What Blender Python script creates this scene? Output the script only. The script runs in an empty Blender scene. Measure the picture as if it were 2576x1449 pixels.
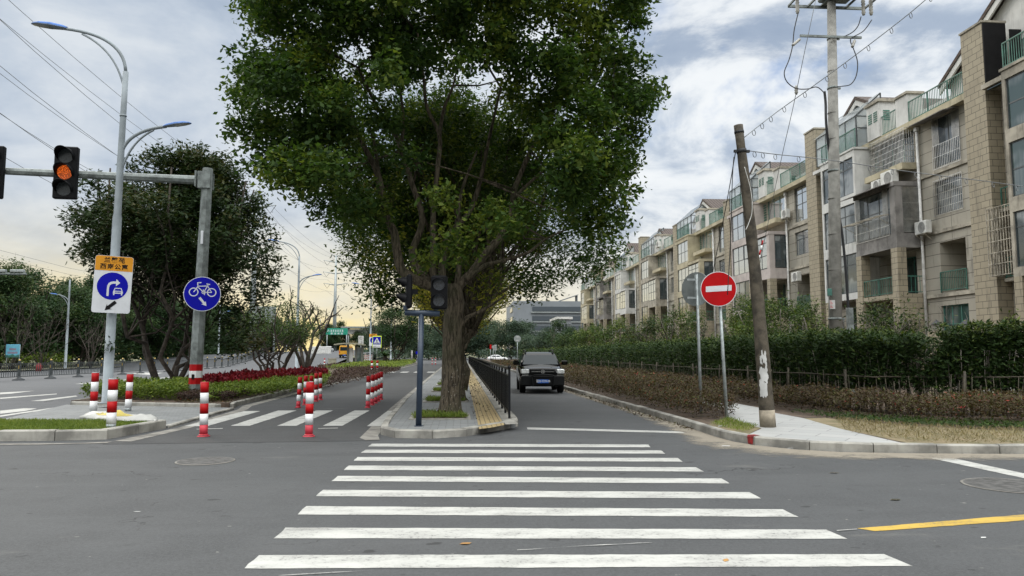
import bpy, math, random
import numpy as np
from mathutils import Vector, Matrix
R = math.radians
scene = bpy.context.scene
COL = scene.collection
# ------------------------------------------------------------------ camera, sky, sun
F, CX, CY, EYE = 1824., 1288., 724.5, 1.6
PIT = math.atan(166 / 1824.); YAW = math.atan(128 * math.cos(PIT) / 1824.)
cam = bpy.data.objects.new('camera', bpy.data.cameras.new('camera')); COL.objects.link(cam)
cam.location = (0, 0, EYE); cam.rotation_euler = (math.pi / 2 + PIT, 0, -YAW)
cam.data.sensor_width = 36; cam.data.lens = 36 * F / 2576; cam.data.clip_start = .05; cam.data.clip_end = 4000
scene.camera = cam
SUN_EL, SUN_AZ = R(28), R(-42)          # azimuth from +Y towards +X
scene.view_settings.view_transform = 'Standard'; scene.view_settings.look = 'None'
scene.view_settings.exposure = 0.0; scene.view_settings.gamma = 1
sl = bpy.data.lights.new('sun', 'SUN'); sl.energy = 1.0; sl.angle = R(18); sl.color = (1, .93, .82)
sun = bpy.data.objects.new('sun', sl); COL.objects.link(sun)
sd = Vector((math.sin(SUN_AZ) * math.cos(SUN_EL), math.cos(SUN_AZ) * math.cos(SUN_EL), math.sin(SUN_EL)))
sun.rotation_euler = sd.to_track_quat('Z', 'Y').to_euler()

class NT:
    def __init__(s, tree): s.t = tree; s.n = tree.nodes; s.l = tree.links
    def new(s, typ, **kw):
        n = s.n.new(typ)
        for k, v in kw.items(): setattr(n, k, v)
        return n
    def set(s, n, i, v):
        if hasattr(v, 'is_linked') or hasattr(v, 'links'): s.l.new(v, n.inputs[i])
        else: n.inputs[i].default_value = v
    def math(s, op, a, b=0., c=None, clamp=False):
        n = s.new('ShaderNodeMath', operation=op, use_clamp=clamp); s.set(n, 0, a); s.set(n, 1, b)
        if c is not None: s.set(n, 2, c)
        return n.outputs[0]
    def vmath(s, op, a, b=(0, 0, 0)):
        n = s.new('ShaderNodeVectorMath', operation=op); s.set(n, 0, a); s.set(n, 1, b); return n.outputs[0]
    def sep(s, v):
        n = s.new('ShaderNodeSeparateXYZ'); s.set(n, 0, v); return n.outputs
    def comb(s, x, y, z=0.):
        n = s.new('ShaderNodeCombineXYZ'); s.set(n, 0, x); s.set(n, 1, y); s.set(n, 2, z); return n.outputs[0]
    def noise(s, vec, scale, detail=4., rough=.55, dist=0.):
        n = s.new('ShaderNodeTexNoise'); s.set(n, 'Vector', vec); n.inputs['Scale'].default_value = scale
        n.inputs['Detail'].default_value = detail; n.inputs['Roughness'].default_value = rough; n.inputs['Distortion'].default_value = dist
        return n.outputs['Fac']
    def ramp(s, fac, stops, interp='LINEAR'):
        n = s.new('ShaderNodeValToRGB'); s.set(n, 0, fac); r = n.color_ramp; r.interpolation = interp
        while len(r.elements) < len(stops): r.elements.new(.5)
        for e, (p, c) in zip(r.elements, stops):
            e.position = p; e.color = (c, c, c, 1) if not hasattr(c, '__len__') else tuple(c) + (1,) * (4 - len(c))
        return n.outputs[0]
    def smooth(s, x, a, b, lo=0., hi=1.):
        n = s.new('ShaderNodeMapRange', interpolation_type='SMOOTHSTEP'); s.set(n, 0, x)
        for i, v in zip((1, 2, 3, 4), (a, b, lo, hi)): n.inputs[i].default_value = v
        return n.outputs[0]
    def mix(s, fac, a, b, mode='MIX'):
        n = s.new('ShaderNodeMix', data_type='RGBA', blend_type=mode); s.set(n, 0, fac)
        for i, v in ((6, a), (7, b)):
            if isinstance(v, (tuple, list)): v = tuple(v) + (1,) * (4 - len(v))
            s.set(n, i, v)
        return n.outputs[2]

world = bpy.data.worlds.new('World'); scene.world = world; world.use_nodes = True
w = NT(world.node_tree)
for n in list(w.n): w.n.remove(n)
tc = w.new('ShaderNodeTexCoord').outputs['Generated']
sky = w.new('ShaderNodeTexSky', sky_type='NISHITA', sun_disc=False, sun_elevation=SUN_EL, sun_rotation=SUN_AZ)
X, Y, Z = w.sep(tc)
zc = w.math('MAXIMUM', Z, 0.0)
inv = w.math('DIVIDE', 1., w.math('ADD', zc, .42))
cv = w.comb(w.math('MULTIPLY', X, inv), w.math('MULTIPLY', Y, inv), w.math('MULTIPLY', Z, 1.2))
big = w.noise(w.vmath('ADD', cv, (1.3, .6, 0)), 1.7, 6., .58, .25)
fine = w.noise(w.vmath('ADD', cv, (4.3, 2.6, 3)), 3.9, 8., .6, .35)
band = w.noise(w.vmath('MULTIPLY', tc, (3., 3., 11.)), 1.1, 6., .6, .3)
dens = w.math('ADD', w.math('MULTIPLY', big, .62), w.math('MULTIPLY', fine, .38))
cloud = w.ramp(dens, [(.36, (.31, .39, .52)), (.47, (.40, .48, .60)), (.53, (.60, .67, .76)), (.62, (.88, .91, .93))])
right = w.smooth(X, -.25, .5)
cloud = w.mix(w.math('MULTIPLY', w.smooth(X, .15, -.35), .5), cloud, w.ramp(dens, [(.38, (.36, .44, .56)), (.62, (.50, .57, .66))]))
cloud = w.mix(w.math('MULTIPLY', right, w.smooth(fine, .40, .58, .0, 1.)), cloud, (.90, .93, .95))
# gaps of clear sky
gapn = w.noise(w.vmath('ADD', cv, (7.7, 1.2, 0)), 1.9, 6., .58, .3)
gap = w.math('MULTIPLY', w.smooth(gapn, .545, .66, 0., .95), w.smooth(X, .05, .45))
blue = w.mix(.5, w.vmath('MULTIPLY', sky.outputs[0], (.10, .10, .10)), (.24, .44, .86))
colr = w.mix(gap, cloud, blue)
# warm glow low on the left, where the sun stands behind the clouds
az = w.math('ADD', w.math('MULTIPLY', X, -.50), w.math('MULTIPLY', Y, .86))
glow = w.math('MULTIPLY', w.smooth(az, .58, .97), w.smooth(Z, .20, .02))
glow = w.math('MULTIPLY', glow, w.smooth(band, .30, .58, .55, 1.))
colr = w.mix(glow, colr, (1.04, .84, .38))
pale = w.math('MULTIPLY', w.smooth(Z, .26, .0), w.smooth(Y, .2, .9))
colr = w.mix(w.math('MULTIPLY', w.math('MULTIPLY', pale, .5), w.math('SUBTRACT', 1., glow)), colr, (.94, .92, .82))
lift = w.math('ADD', 1.04, w.math('MULTIPLY', w.smooth(Z, .46, .82), 2.4))  # sky overhead, out of view, raised to light the ground
back = w.smooth(Y, .15, -.35); lift = w.math('MULTIPLY', lift, w.math('ADD', 1., w.math('MULTIPLY', back, w.smooth(Z, .05, .55, -.45, .9))))  # unseen sky behind the camera: dimmed low, raised high, for the lighting
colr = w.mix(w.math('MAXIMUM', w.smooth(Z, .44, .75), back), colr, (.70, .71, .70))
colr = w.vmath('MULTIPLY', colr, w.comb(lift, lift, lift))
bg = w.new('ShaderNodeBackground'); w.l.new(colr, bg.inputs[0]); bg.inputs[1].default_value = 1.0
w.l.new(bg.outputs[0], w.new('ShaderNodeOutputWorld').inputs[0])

# ------------------------------------------------------------------ picture point -> place (2576-wide picture units)
_cp, _sp, _cy, _sy = math.cos(PIT), math.sin(PIT), math.cos(YAW), math.sin(YAW)
FWD = (_sy * _cp, _cy * _cp, _sp); RGT = (_cy, -_sy, 0); UPV = (-_sy * _sp, -_cy * _sp, _cp)
def ray(u, v):
    a = (u - CX) / F; b = -(v - CY) / F
    return [FWD[i] + a * RGT[i] + b * UPV[i] for i in range(3)]
def G(u, v, z=0.):
    d = ray(u, v); t = (z - EYE) / d[2]; return (d[0] * t, d[1] * t, z)
def A(u, v, y):
    d = ray(u, v); t = y / d[1]; return Vector((d[0] * t, y, EYE + d[2] * t))
def AX(u, v, x):
    d = ray(u, v); t = x / d[0]; return Vector((x, d[1] * t, EYE + d[2] * t))

# ------------------------------------------------------------------ objects
def put(o, parent=None):
    COL.objects.link(o)
    if parent: o.parent = parent
    return o
def tag(o, label, cat, group=None):
    o['label'] = label; o['category'] = cat
    if group: o['group'] = group
    return o
def thing(name, label, cat, loc=(0, 0, 0), rz=0., group=None):
    o = put(bpy.data.objects.new(name, None)); o.location = loc; o.rotation_euler = (0, 0, rz); o.empty_display_size = .2
    return tag(o, label, cat, group)
def struct(o): o['kind'] = 'structure'; return o
def stuff(o): o['kind'] = 'stuff'; return o
def dup(root, loc=None, rz=None, label=None, scale=None):
    def cp(o, par):
        c = o.copy(); COL.objects.link(c)
        if par: c.parent = par
        for ch in o.children: cp(ch, c)
        return c
    r = cp(root, None)
    if loc is not None: r.location = loc
    if rz is not None: r.rotation_euler[2] = rz
    if scale: r.scale = (scale,) * 3
    if label: r['label'] = label
    return r

class MB:
    def __init__(s): s.v = []; s.f = []; s.m = []; s.sm = []
    def add(s, vs, fs, m=0, smooth=False):
        o = len(s.v); s.v += [tuple(p) for p in vs]
        for f in fs: s.f.append(tuple(i + o for i in f)); s.m.append(m); s.sm.append(smooth)
        return s
    def box(s, x0, x1, y0, y1, z0, z1, m=0):
        vs = [(x, y, z) for z in (z0, z1) for x, y in ((x0, y0), (x1, y0), (x1, y1), (x0, y1))]
        return s.add(vs, [(3, 2, 1, 0), (4, 5, 6, 7), (0, 1, 5, 4), (1, 2, 6, 5), (2, 3, 7, 6), (3, 0, 4, 7)], m)
    def rbox(s, x0, x1, y0, y1, z0, z1, b=.02, m=0):
        xs = (x0, x0 + b, x1 - b, x1); ys = (y0, y0 + b, y1 - b, y1)
        pl = [(xs[1], ys[0]), (xs[2], ys[0]), (xs[3], ys[1]), (xs[3], ys[2]), (xs[2], ys[3]), (xs[1], ys[3]), (xs[0], ys[2]), (xs[0], ys[1])]
        pi = [(xs[1], ys[1]), (xs[2], ys[1]), (xs[2], ys[1]), (xs[2], ys[2]), (xs[2], ys[2]), (xs[1], ys[2]), (xs[1], ys[2]), (xs[1], ys[1])]
        vs = [(x, y, z0) for x, y in pi] + [(x, y, z0 + b) for x, y in pl] + [(x, y, z1 - b) for x, y in pl] + [(x, y, z1) for x, y in pi]
        fs = [(r * 8 + i, r * 8 + (i + 1) % 8, r * 8 + 8 + (i + 1) % 8, r * 8 + 8 + i) for r in range(3) for i in range(8)]
        fs += [(6, 4, 2, 0), (24, 26, 28, 30)]
        return s.add(vs, fs, m)
    def ring(s, rings, m=0, smooth=True, cap=True, close=True):
        n = len(rings[0]); vs = [p for r in rings for p in r]; fs = []
        k = n if close else n - 1
        for a in range(len(rings) - 1):
            for i in range(k):
                j = (i + 1) % n; fs.append((a * n + i, a * n + j, a * n + n + j, a * n + n + i))
        s.add(vs, fs, m, smooth)
        if cap:
            o = len(s.v) - len(vs)
            s.f.append(tuple(o + i for i in reversed(range(n)))); s.m.append(m); s.sm.append(False)
            s.f.append(tuple(o + len(vs) - n + i for i in range(n))); s.m.append(m); s.sm.append(False)
        return s
    def tube(s, pts, rad, n=8, m=0, smooth=True, cap=True):
        pts = [Vector(p) for p in pts]
        if not hasattr(rad, '__len__'): rad = [rad] * len(pts)
        rings = []; up = None
        for i, p in enumerate(pts):
            d = (pts[min(i + 1, len(pts) - 1)] - pts[max(i - 1, 0)])
            d = d.normalized() if d.length > 1e-9 else Vector((0, 0, 1))
            if up is None: up = d.orthogonal().normalized()
            up = (up - d * up.dot(d)); up = up.normalized() if up.length > 1e-6 else d.orthogonal().normalized()
            b = d.cross(up)
            rings.append([p + (up * math.cos(2 * math.pi * k / n) + b * math.sin(2 * math.pi * k / n)) * rad[i] for k in range(n)])
        return s.ring(rings, m, smooth, cap)
    def bar(s, a, b, w_, h_, m=0):
        a, b = Vector(a), Vector(b); d = (b - a).normalized()
        sd_ = d.cross(Vector((0, 0, 1))); sd_ = sd_.normalized() if sd_.length > 1e-5 else Vector((1, 0, 0)); up = sd_.cross(d)
        rings = [[p + sd_ * (i * w_ / 2) + up * (j * h_ / 2) for i, j in ((-1, -1), (1, -1), (1, 1), (-1, 1))] for p in (a, b)]
        return s.ring(rings, m, False)
    def lathe(s, prof, c=(0, 0, 0), n=20, m=0, smooth=True):
        return s.ring([[(c[0] + r * math.cos(2 * math.pi * k / n), c[1] + r * math.sin(2 * math.pi * k / n), c[2] + z) for k in range(n)] for r, z in prof], m, smooth)
    def prism(s, poly, z0, z1, m=0, bottom=False):       # xy polygon (counter-clockwise)
        n = len(poly); vs = [(p[0], p[1], z0) for p in poly] + [(p[0], p[1], z1) for p in poly]
        fs = [(i, (i + 1) % n, n + (i + 1) % n, n + i) for i in range(n)] + [tuple(range(n, 2 * n))]
        if bottom: fs.append(tuple(reversed(range(n))))
        return s.add(vs, fs, m)
    def plate(s, poly, y0, y1, m=0):                      # xz polygon pushed from y0 (front) to y1
        n = len(poly); vs = [(p[0], y0, p[1]) for p in poly] + [(p[0], y1, p[1]) for p in poly]
        fs = [((i + 1) % n, i, n + i, n + (i + 1) % n) for i in range(n)] + [tuple(range(n)), tuple(reversed(range(n, 2 * n)))]
        return s.add(vs, fs, m)
    def disc(s, cx, cz, r, y0, y1, m=0, n=32):
        return s.plate([(cx + r * math.cos(2 * math.pi * k / n), cz + r * math.sin(2 * math.pi * k / n)) for k in range(n)], y0, y1, m)
    def build(s, name, mats, parent=None, loc=None):
        me = bpy.data.meshes.new(name); me.from_pydata(s.v, [], s.f)
        for mt in (mats if isinstance(mats, (list, tuple)) else [mats]): me.materials.append(mt)
        me.polygons.foreach_set('material_index', s.m); me.polygons.foreach_set('use_smooth', s.sm); me.update()
        o = put(bpy.data.objects.new(name, me), parent)
        if loc is not None: o.location = loc
        return o
    def build_each(s, name, mats, parent=None):            # every separate piece becomes a part of its own
        par = list(range(len(s.v)))
        def find(i):
            while par[i] != i: par[i] = par[par[i]]; i = par[i]
            return i
        for f in s.f:
            for i in f[1:]: par[find(i)] = find(f[0])
        groups = {}
        for k, f in enumerate(s.f): groups.setdefault(find(f[0]), []).append(k)
        out = []
        for ks in groups.values():
            m_ = MB(); ix = {}
            for k in ks:
                for i in s.f[k]:
                    if i not in ix: ix[i] = len(m_.v); m_.v.append(s.v[i])
                m_.f.append(tuple(ix[i] for i in s.f[k])); m_.m.append(s.m[k]); m_.sm.append(s.sm[k])
            out.append(m_.build(name, mats, parent))
        return out
def arc(p0, p1, p2, n=10):
    p0, p1, p2 = Vector(p0), Vector(p1), Vector(p2)
    return [p0 * (1 - t) ** 2 + p1 * 2 * t * (1 - t) + p2 * t * t for t in [i / n for i in range(n + 1)]]
def spline(pts, k=5):
    pts = [Vector(p) for p in pts]; out = []
    for i in range(len(pts) - 1):
        a, b, c, d = pts[max(i - 1, 0)], pts[i], pts[i + 1], pts[min(i + 2, len(pts) - 1)]
        for j in range(k):
            t = j / k
            out.append(.5 * ((2 * b) + (c - a) * t + (2 * a - 5 * b + 4 * c - d) * t * t + (3 * b - a - 3 * c + d) * t ** 3))
    return out + [pts[-1]]
def text_mesh(name, body, size, mat, parent, loc, rot=(math.pi / 2, 0, 0), bold=0., spacing=1.):
    cu = bpy.data.curves.new(name, 'FONT'); cu.body = body; cu.size = size; cu.align_x = 'CENTER'; cu.align_y = 'CENTER'
    cu.offset = bold; cu.extrude = .001; cu.space_character = spacing; cu.resolution_u = 3
    t = bpy.data.objects.new(name, cu); me = bpy.data.meshes.new_from_object(t); bpy.data.objects.remove(t)
    me.materials.clear(); me.materials.append(mat)
    o = put(bpy.data.objects.new(name, me), parent); o.location = loc; o.rotation_euler = rot
    return o
# ------------------------------------------------------------------ materials
def mat(name, col, rough=.6, metal=0., var=.12, vscale=3., bump=0., bscale=40., spec=.5, coord='Object', dirt=0., col2=None, sub=None):
    m = bpy.data.materials.new(name); m.use_nodes = True; t = NT(m.node_tree); b = t.n['Principled BSDF']
    b.inputs['Roughness'].default_value = rough; b.inputs['Metallic'].default_value = metal; b.inputs['Specular IOR Level'].default_value = spec
    co = t.new('ShaderNodeNewGeometry').outputs['Position'] if coord == 'World' else t.new('ShaderNodeTexCoord').outputs['Object']
    n1 = t.noise(co, vscale, 5., .6)
    c2 = col2 or tuple(c * (1 - var * 2) for c in col)
    c = t.mix(t.smooth(n1, .35, .68), tuple(min(1, x * (1 + var)) for x in col), c2)
    if dirt:
        x, y, z = t.sep(co)
        st = t.noise(t.comb(t.math('MULTIPLY', x, 3.), t.math('MULTIPLY', y, 3.), t.math('MULTIPLY', z, .45)), 1.3, 5., .65)
        c = t.mix(t.math('MULTIPLY', t.smooth(st, .5, .75), dirt), c, (.06, .055, .045))
    t.l.new(c, b.inputs['Base Color'])
    if bump:
        bp = t.new('ShaderNodeBump'); bp.inputs['Strength'].default_value = bump; bp.inputs['Distance'].default_value = .02
        t.l.new(t.noise(co, bscale, 4., .6), bp.inputs['Height']); t.l.new(bp.outputs[0], b.inputs['Normal'])
    return m
def brickmat(name, c1, c2, cm, bw, rh, mort, coord='World', plan=False, rough=.7, offset=.5, dirt=.35, var=.25, bump=.4, rot=0.):
    m = bpy.data.materials.new(name); m.use_nodes = True; t = NT(m.node_tree); b = t.n['Principled BSDF']; b.inputs['Roughness'].default_value = rough
    co = t.new('ShaderNodeNewGeometry').outputs['Position'] if coord == 'World' else t.new('ShaderNodeTexCoord').outputs['Object']
    x, y, z = t.sep(co)
    if plan:
        ca, sa = math.cos(rot), math.sin(rot)
        vec = t.comb(t.math('ADD', t.math('MULTIPLY', x, ca), t.math('MULTIPLY', y, sa)), t.math('SUBTRACT', t.math('MULTIPLY', y, ca), t.math('MULTIPLY', x, sa)))
    else: vec = t.comb(t.math('ADD', x, y), z)
    br = t.new('ShaderNodeTexBrick', offset=offset); t.l.new(vec, br.inputs['Vector'])
    br.inputs['Color1'].default_value = c1 + (1,); br.inputs['Color2'].default_value = c2 + (1,); br.inputs['Mortar'].default_value = cm + (1,)
    br.inputs['Scale'].default_value = 1; br.inputs['Mortar Size'].default_value = mort; br.inputs['Brick Width'].default_value = bw; br.inputs['Row Height'].default_value = rh
    c = br.outputs['Color']
    nz = t.noise(co, .9, 5., .6)
    c = t.mix(t.math('MULTIPLY', t.smooth(nz, .3, .75), var), c, tuple(k * .45 for k in c1))
    if dirt:
        if plan: st = t.noise(co, 2.3, 6., .65)
        else: st = t.noise(t.comb(t.math('MULTIPLY', x, 3.), t.math('MULTIPLY', y, 3.), t.math('MULTIPLY', z, .5)), .8, 5., .65)
        c = t.mix(t.math('MULTIPLY', t.smooth(st, .52, .76), dirt), c, (.07, .062, .05))
    t.l.new(c, b.inputs['Base Color'])
    if bump:
        bp = t.new('ShaderNodeBump', invert=True); bp.inputs['Strength'].default_value = bump; bp.inputs['Distance'].default_value = .01
        t.l.new(br.outputs['Fac'], bp.inputs['Height']); t.l.new(bp.outputs[0], b.inputs['Normal'])
    return m
def leafmat(name, dark, mid, light, trans=.3, rough=.62, spec=.16, odd=None):
    m = bpy.data.materials.new(name); m.use_nodes = True; t = NT(m.node_tree); b = t.n['Principled BSDF']
    at = t.new('ShaderNodeAttribute', attribute_name='tint').outputs['Fac']
    stops = [(.0, dark), (.5, mid), (.93, light)] + ([(1., odd)] if odd else [])
    c = t.ramp(at, stops)
    t.l.new(c, b.inputs['Base Color']); b.inputs['Roughness'].default_value = rough; b.inputs['Specular IOR Level'].default_value = spec
    tr = t.new('ShaderNodeBsdfTranslucent'); t.l.new(t.vmath('MULTIPLY', c, (1.25, 1.3, .55)), tr.inputs[0])
    mx = t.new('ShaderNodeMixShader'); mx.inputs[0].default_value = trans
    t.l.new(b.outputs[0], mx.inputs[1]); t.l.new(tr.outputs[0], mx.inputs[2]); t.l.new(mx.outputs[0], t.n['Material Output'].inputs[0])
    return m
def glassmat(name, col=(.03, .045, .05), rough=.04, ior=1.9, curtain=0.):
    m = bpy.data.materials.new(name); m.use_nodes = True; t = NT(m.node_tree); b = t.n['Principled BSDF']
    co = t.new('ShaderNodeTexCoord').outputs['Object']; x, y, z = t.sep(co)
    n = t.noise(t.comb(t.math('ADD', x, y), 0., 0.), 9., 3., .6)
    big = t.noise(co, .55, 2., .5)
    c = t.mix(t.math('MULTIPLY', t.smooth(big, .47, .58), curtain), col, t.mix(t.smooth(n, .35, .65), (.22, .24, .25), (.34, .36, .36)))
    t.l.new(c, b.inputs['Base Color']); b.inputs['Roughness'].default_value = rough; b.inputs['IOR'].default_value = ior
    bp = t.new('ShaderNodeBump'); bp.inputs['Strength'].default_value = .05; bp.inputs['Distance'].default_value = .02
    t.l.new(t.noise(co, 1.1, 2., .5), bp.inputs['Height']); t.l.new(bp.outputs[0], b.inputs['Normal'])
    return m
def emit(name, col, st):
    m = bpy.data.materials.new(name); m.use_nodes = True; t = NT(m.node_tree); b = t.n['Principled BSDF']
    co = t.new('ShaderNodeTexCoord').outputs['Object']
    vo = t.new('ShaderNodeTexVoronoi'); t.l.new(co, vo.inputs['Vector']); vo.inputs['Scale'].default_value = 26
    k = t.smooth(vo.outputs['Distance'], .55, .15)
    b.inputs['Base Color'].default_value = tuple(c * .1 for c in col) + (1,)
    t.l.new(t.mix(k, tuple(c * .25 for c in col), col), b.inputs['Emission Color']); b.inputs['Emission Strength'].default_value = st
    return m
def asphalt(name, base, patch, scale=1.):
    m = bpy.data.materials.new(name); m.use_nodes = True; t = NT(m.node_tree); b = t.n['Principled BSDF']
    p = t.new('ShaderNodeNewGeometry').outputs['Position']
    grain = t.noise(p, 75., 3., .8); mid = t.noise(p, 6., 5., .65); lg = t.noise(p, .33, 5., .6, .6)
    tr = t.noise(t.vmath('MULTIPLY', p, (.25, 2.2, 1.)), 1., 5., .65)
    c = t.mix(t.smooth(lg, .34, .68), base, patch)
    c = t.mix(t.math('MULTIPLY', t.smooth(tr, .42, .70), .55), c, tuple(x * .66 for x in base))
    px, py, pz = t.sep(p); rut = t.math('SINE', t.math('MULTIPLY', t.math('ADD', py, t.math('MULTIPLY', lg, 1.2)), 3.1)); c = t.mix(t.math('MULTIPLY', t.smooth(rut, .2, 1.), t.smooth(lg, .38, .62, .1, .42)), c, tuple(x * .62 for x in base))
    m2 = t.noise(t.vmath('ADD', p, (3, 7, 0)), 1.3, 6., .68, .3); c = t.mix(t.smooth(m2, .40, .68, 0., .6), c, tuple(x * 1.42 for x in base)); c = t.mix(t.smooth(m2, .50, .30, 0., .5), c, tuple(x * .66 for x in base))
    c = t.mix(t.smooth(mid, .3, .75, 0., .45), c, tuple(x * .8 for x in base))
    mg = t.noise(p, 28., 4., .75); c = t.mix(t.smooth(mg, .42, .66, 0., .65), c, tuple(x * 1.6 for x in base)); c = t.mix(t.smooth(mg, .50, .26, 0., .5), c, tuple(x * .6 for x in base))
    c = t.mix(t.smooth(grain, .34, .72, 0., .75), c, tuple(x * 1.7 for x in base))
    spots = t.noise(t.vmath('MULTIPLY', p, (1., 1.6, 1.)), 3.1, 2., .5)
    c = t.mix(t.smooth(spots, .69, .73, 0., .7), c, (.022, .022, .022)); ws = t.noise(t.vmath('MULTIPLY', p, (1., 1.8, 1.)), 7.3, 2., .5); c = t.mix(t.smooth(ws, .74, .77, 0., .7), c, (.26, .25, .23))
    vo = t.new('ShaderNodeTexVoronoi', feature='DISTANCE_TO_EDGE'); t.l.new(t.vmath('ADD', p, t.vmath('MULTIPLY', t.comb(t.noise(p, 2.2), t.noise(p, 1.7), 0.), (1.3, 1.3, 0))), vo.inputs['Vector']); vo.inputs['Scale'].default_value = .23
    c = t.mix(t.math('MULTIPLY', t.smooth(vo.outputs['Distance'], .0035, .0012), t.smooth(lg, .52, .60, 0., .75)), c, (.02, .02, .02))
    dust = t.noise(t.vmath('ADD', t.vmath('MULTIPLY', p, (.5, 1.4, 1.)), (5, 9, 0)), .8, 6., .7)
    c = t.mix(t.smooth(dust, .60, .80, 0., .5), c, (.20, .19, .17))
    t.l.new(c, b.inputs['Base Color']); b.inputs['Roughness'].default_value = .82; b.inputs['Specular IOR Level'].default_value = .3
    bp = t.new('ShaderNodeBump'); bp.inputs['Strength'].default_value = .5; bp.inputs['Distance'].default_value = .006
    t.l.new(grain, bp.inputs['Height']); t.l.new(bp.outputs[0], b.inputs['Normal'])
    return m
def paint(name, col, under=(.09, .09, .09), wear=.5):
    m = bpy.data.materials.new(name); m.use_nodes = True; t = NT(m.node_tree); b = t.n['Principled BSDF']
    p = t.new('ShaderNodeNewGeometry').outputs['Position']
    n1 = t.noise(p, 22., 6., .75); n2 = t.noise(t.vmath('MULTIPLY', p, (1.5, 4., 1.)), 1.1, 5., .65)
    k = t.math('MULTIPLY', t.smooth(n1, .50, .66), t.smooth(n2, .40, .60, .2, 1.))
    c = t.mix(t.smooth(n2, .35, .7), col, tuple(x * .72 for x in col)); tk = t.noise(t.vmath('MULTIPLY', p, (.35, 3.5, 1.)), 1.3, 4., .6); c = t.mix(t.smooth(tk, .55, .75, 0., .35), c, under)
    c = t.mix(t.math('MULTIPLY', k, wear), c, under)
    t.l.new(c, b.inputs['Base Color']); b.inputs['Roughness'].default_value = .7
    return m
def barkmat():
    m = bpy.data.materials.new('camphor_bark'); m.use_nodes = True; t = NT(m.node_tree); b = t.n['Principled BSDF']; b.inputs['Roughness'].default_value = .95; b.inputs['Specular IOR Level'].default_value = .2
    co = t.new('ShaderNodeTexCoord').outputs['Object']; rid = t.noise(t.vmath('MULTIPLY', co, (1., 1., .16)), 22., 5., .7, .5); bl = t.noise(co, 1.6, 4., .6); x, y, z = t.sep(co)
    c = t.mix(t.smooth(rid, .38, .62), (.024, .020, .014), (.125, .104, .076)); c = t.mix(t.math('MULTIPLY', t.smooth(bl, .4, .7), .6), c, (.045, .048, .026))
    wash = t.math('MULTIPLY', t.smooth(t.noise(t.vmath('MULTIPLY', co, (1., 1., .5)), 30., 3., .7), .62, .68), t.smooth(z, 1.35, 1.0)); c = t.mix(t.math('MULTIPLY', wash, .8), c, (.42, .40, .36))
    t.l.new(c, b.inputs['Base Color']); bp = t.new('ShaderNodeBump'); bp.inputs['Strength'].default_value = 1.; bp.inputs['Distance'].default_value = .03; t.l.new(rid, bp.inputs['Height']); t.l.new(bp.outputs[0], b.inputs['Normal']); return m
M = {}
M['asphalt'] = asphalt('asphalt', (.051, .053, .055), (.076, .0775, .079))
M['newasphalt'] = asphalt('new_asphalt', (.040, .041, .042), (.058, .058, .058))
M['mainasphalt'] = asphalt('main_asphalt', (.062, .065, .070), (.085, .086, .088))
M['white_paint'] = paint('white_road_paint', (.44, .44, .415), wear=.85); M['yellow_paint'] = paint('yellow_road_paint', (.50, .33, .05), wear=.8)
M['kerb'] = mat('kerb_stone', (.30, .29, .26), .8, var=.22, vscale=1.7, bump=.25, bscale=60, coord='World', dirt=.35)
M['gutter'] = mat('gutter_concrete', (.20, .19, .17), .85, var=.22, vscale=2.5, bump=.3, coord='World', dirt=.3)
M['sand'] = mat('sandy_dust', (.30, .26, .20), .9, var=.2, vscale=3, bump=.3, coord='World')
M['soil'] = mat('dark_soil', (.085, .06, .042), .95, var=.3, vscale=4, bump=.8, bscale=25, coord='World')
M['earth'] = mat('earth', (.11, .10, .06), .95, var=.3, vscale=1.2, bump=.8, bscale=15, coord='World', col2=(.06, .08, .03))
M['straw'] = mat('dry_grass_turf', (.19, .15, .09), .95, var=.25, vscale=2.5, bump=.9, bscale=60, coord='World', col2=(.15, .135, .07))
M['turf'] = mat('turf', (.10, .13, .035), .95, var=.3, vscale=3, bump=.9, bscale=60, coord='World')
M['pavers'] = brickmat('grey_pavers', (.215, .225, .225), (.165, .175, .18), (.09, .09, .09), .30, .15, .008, plan=True, dirt=.3, rough=.8)
M['tactile'] = brickmat('yellow_tactile_tiles', (.37, .285, .14), (.33, .25, .12), (.16, .12, .06), .105, .42, .012, plan=True, offset=0, dirt=.35, rough=.8, bump=.8)
M['paleslabs'] = brickmat('pale_slabs', (.36, .36, .35), (.32, .325, .32), (.18, .18, .175), 1.15, .50, .010, plan=True, dirt=.12, var=.12, rough=.75, rot=R(-38))
M['tile'] = brickmat('tan_cladding_tiles', (.35, .305, .22), (.31, .27, .195), (.10, .085, .06), .55, .31, .014, dirt=.55)
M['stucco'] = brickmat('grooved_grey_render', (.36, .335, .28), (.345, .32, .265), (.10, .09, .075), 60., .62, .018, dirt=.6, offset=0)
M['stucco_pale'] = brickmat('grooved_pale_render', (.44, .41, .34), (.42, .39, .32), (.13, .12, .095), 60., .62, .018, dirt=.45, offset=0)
M['cream'] = mat('cream_render', (.42, .375, .26), .8, var=.12, vscale=.8, coord='World', dirt=.45)
M['white_wall'] = mat('white_render', (.56, .56, .54), .8, var=.08, vscale=.8, coord='World', dirt=.35)
M['pink_wall'] = mat('faded_pink_render', (.46, .41, .385), .8, var=.1, vscale=.8, coord='World', dirt=.3)
M['grey_wall'] = mat('dirty_grey_render', (.20, .19, .18), .85, var=.25, vscale=1, coord='World', dirt=.6)
M['manhole'] = mat('manhole_iron', (.085, .083, .08), .7, .2, var=.25, vscale=9, bump=.4, coord='World'); M['kerb_red'] = mat('kerb_red_paint', (.22, .012, .012), .7, var=.3, vscale=12)
M['slab'] = mat('stained_concrete_edge', (.36, .33, .27), .85, var=.2, vscale=1.2, coord='World', dirt=.65)
M['drum_red'] = mat('dull_red', (.20, .02, .02), .7)
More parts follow.
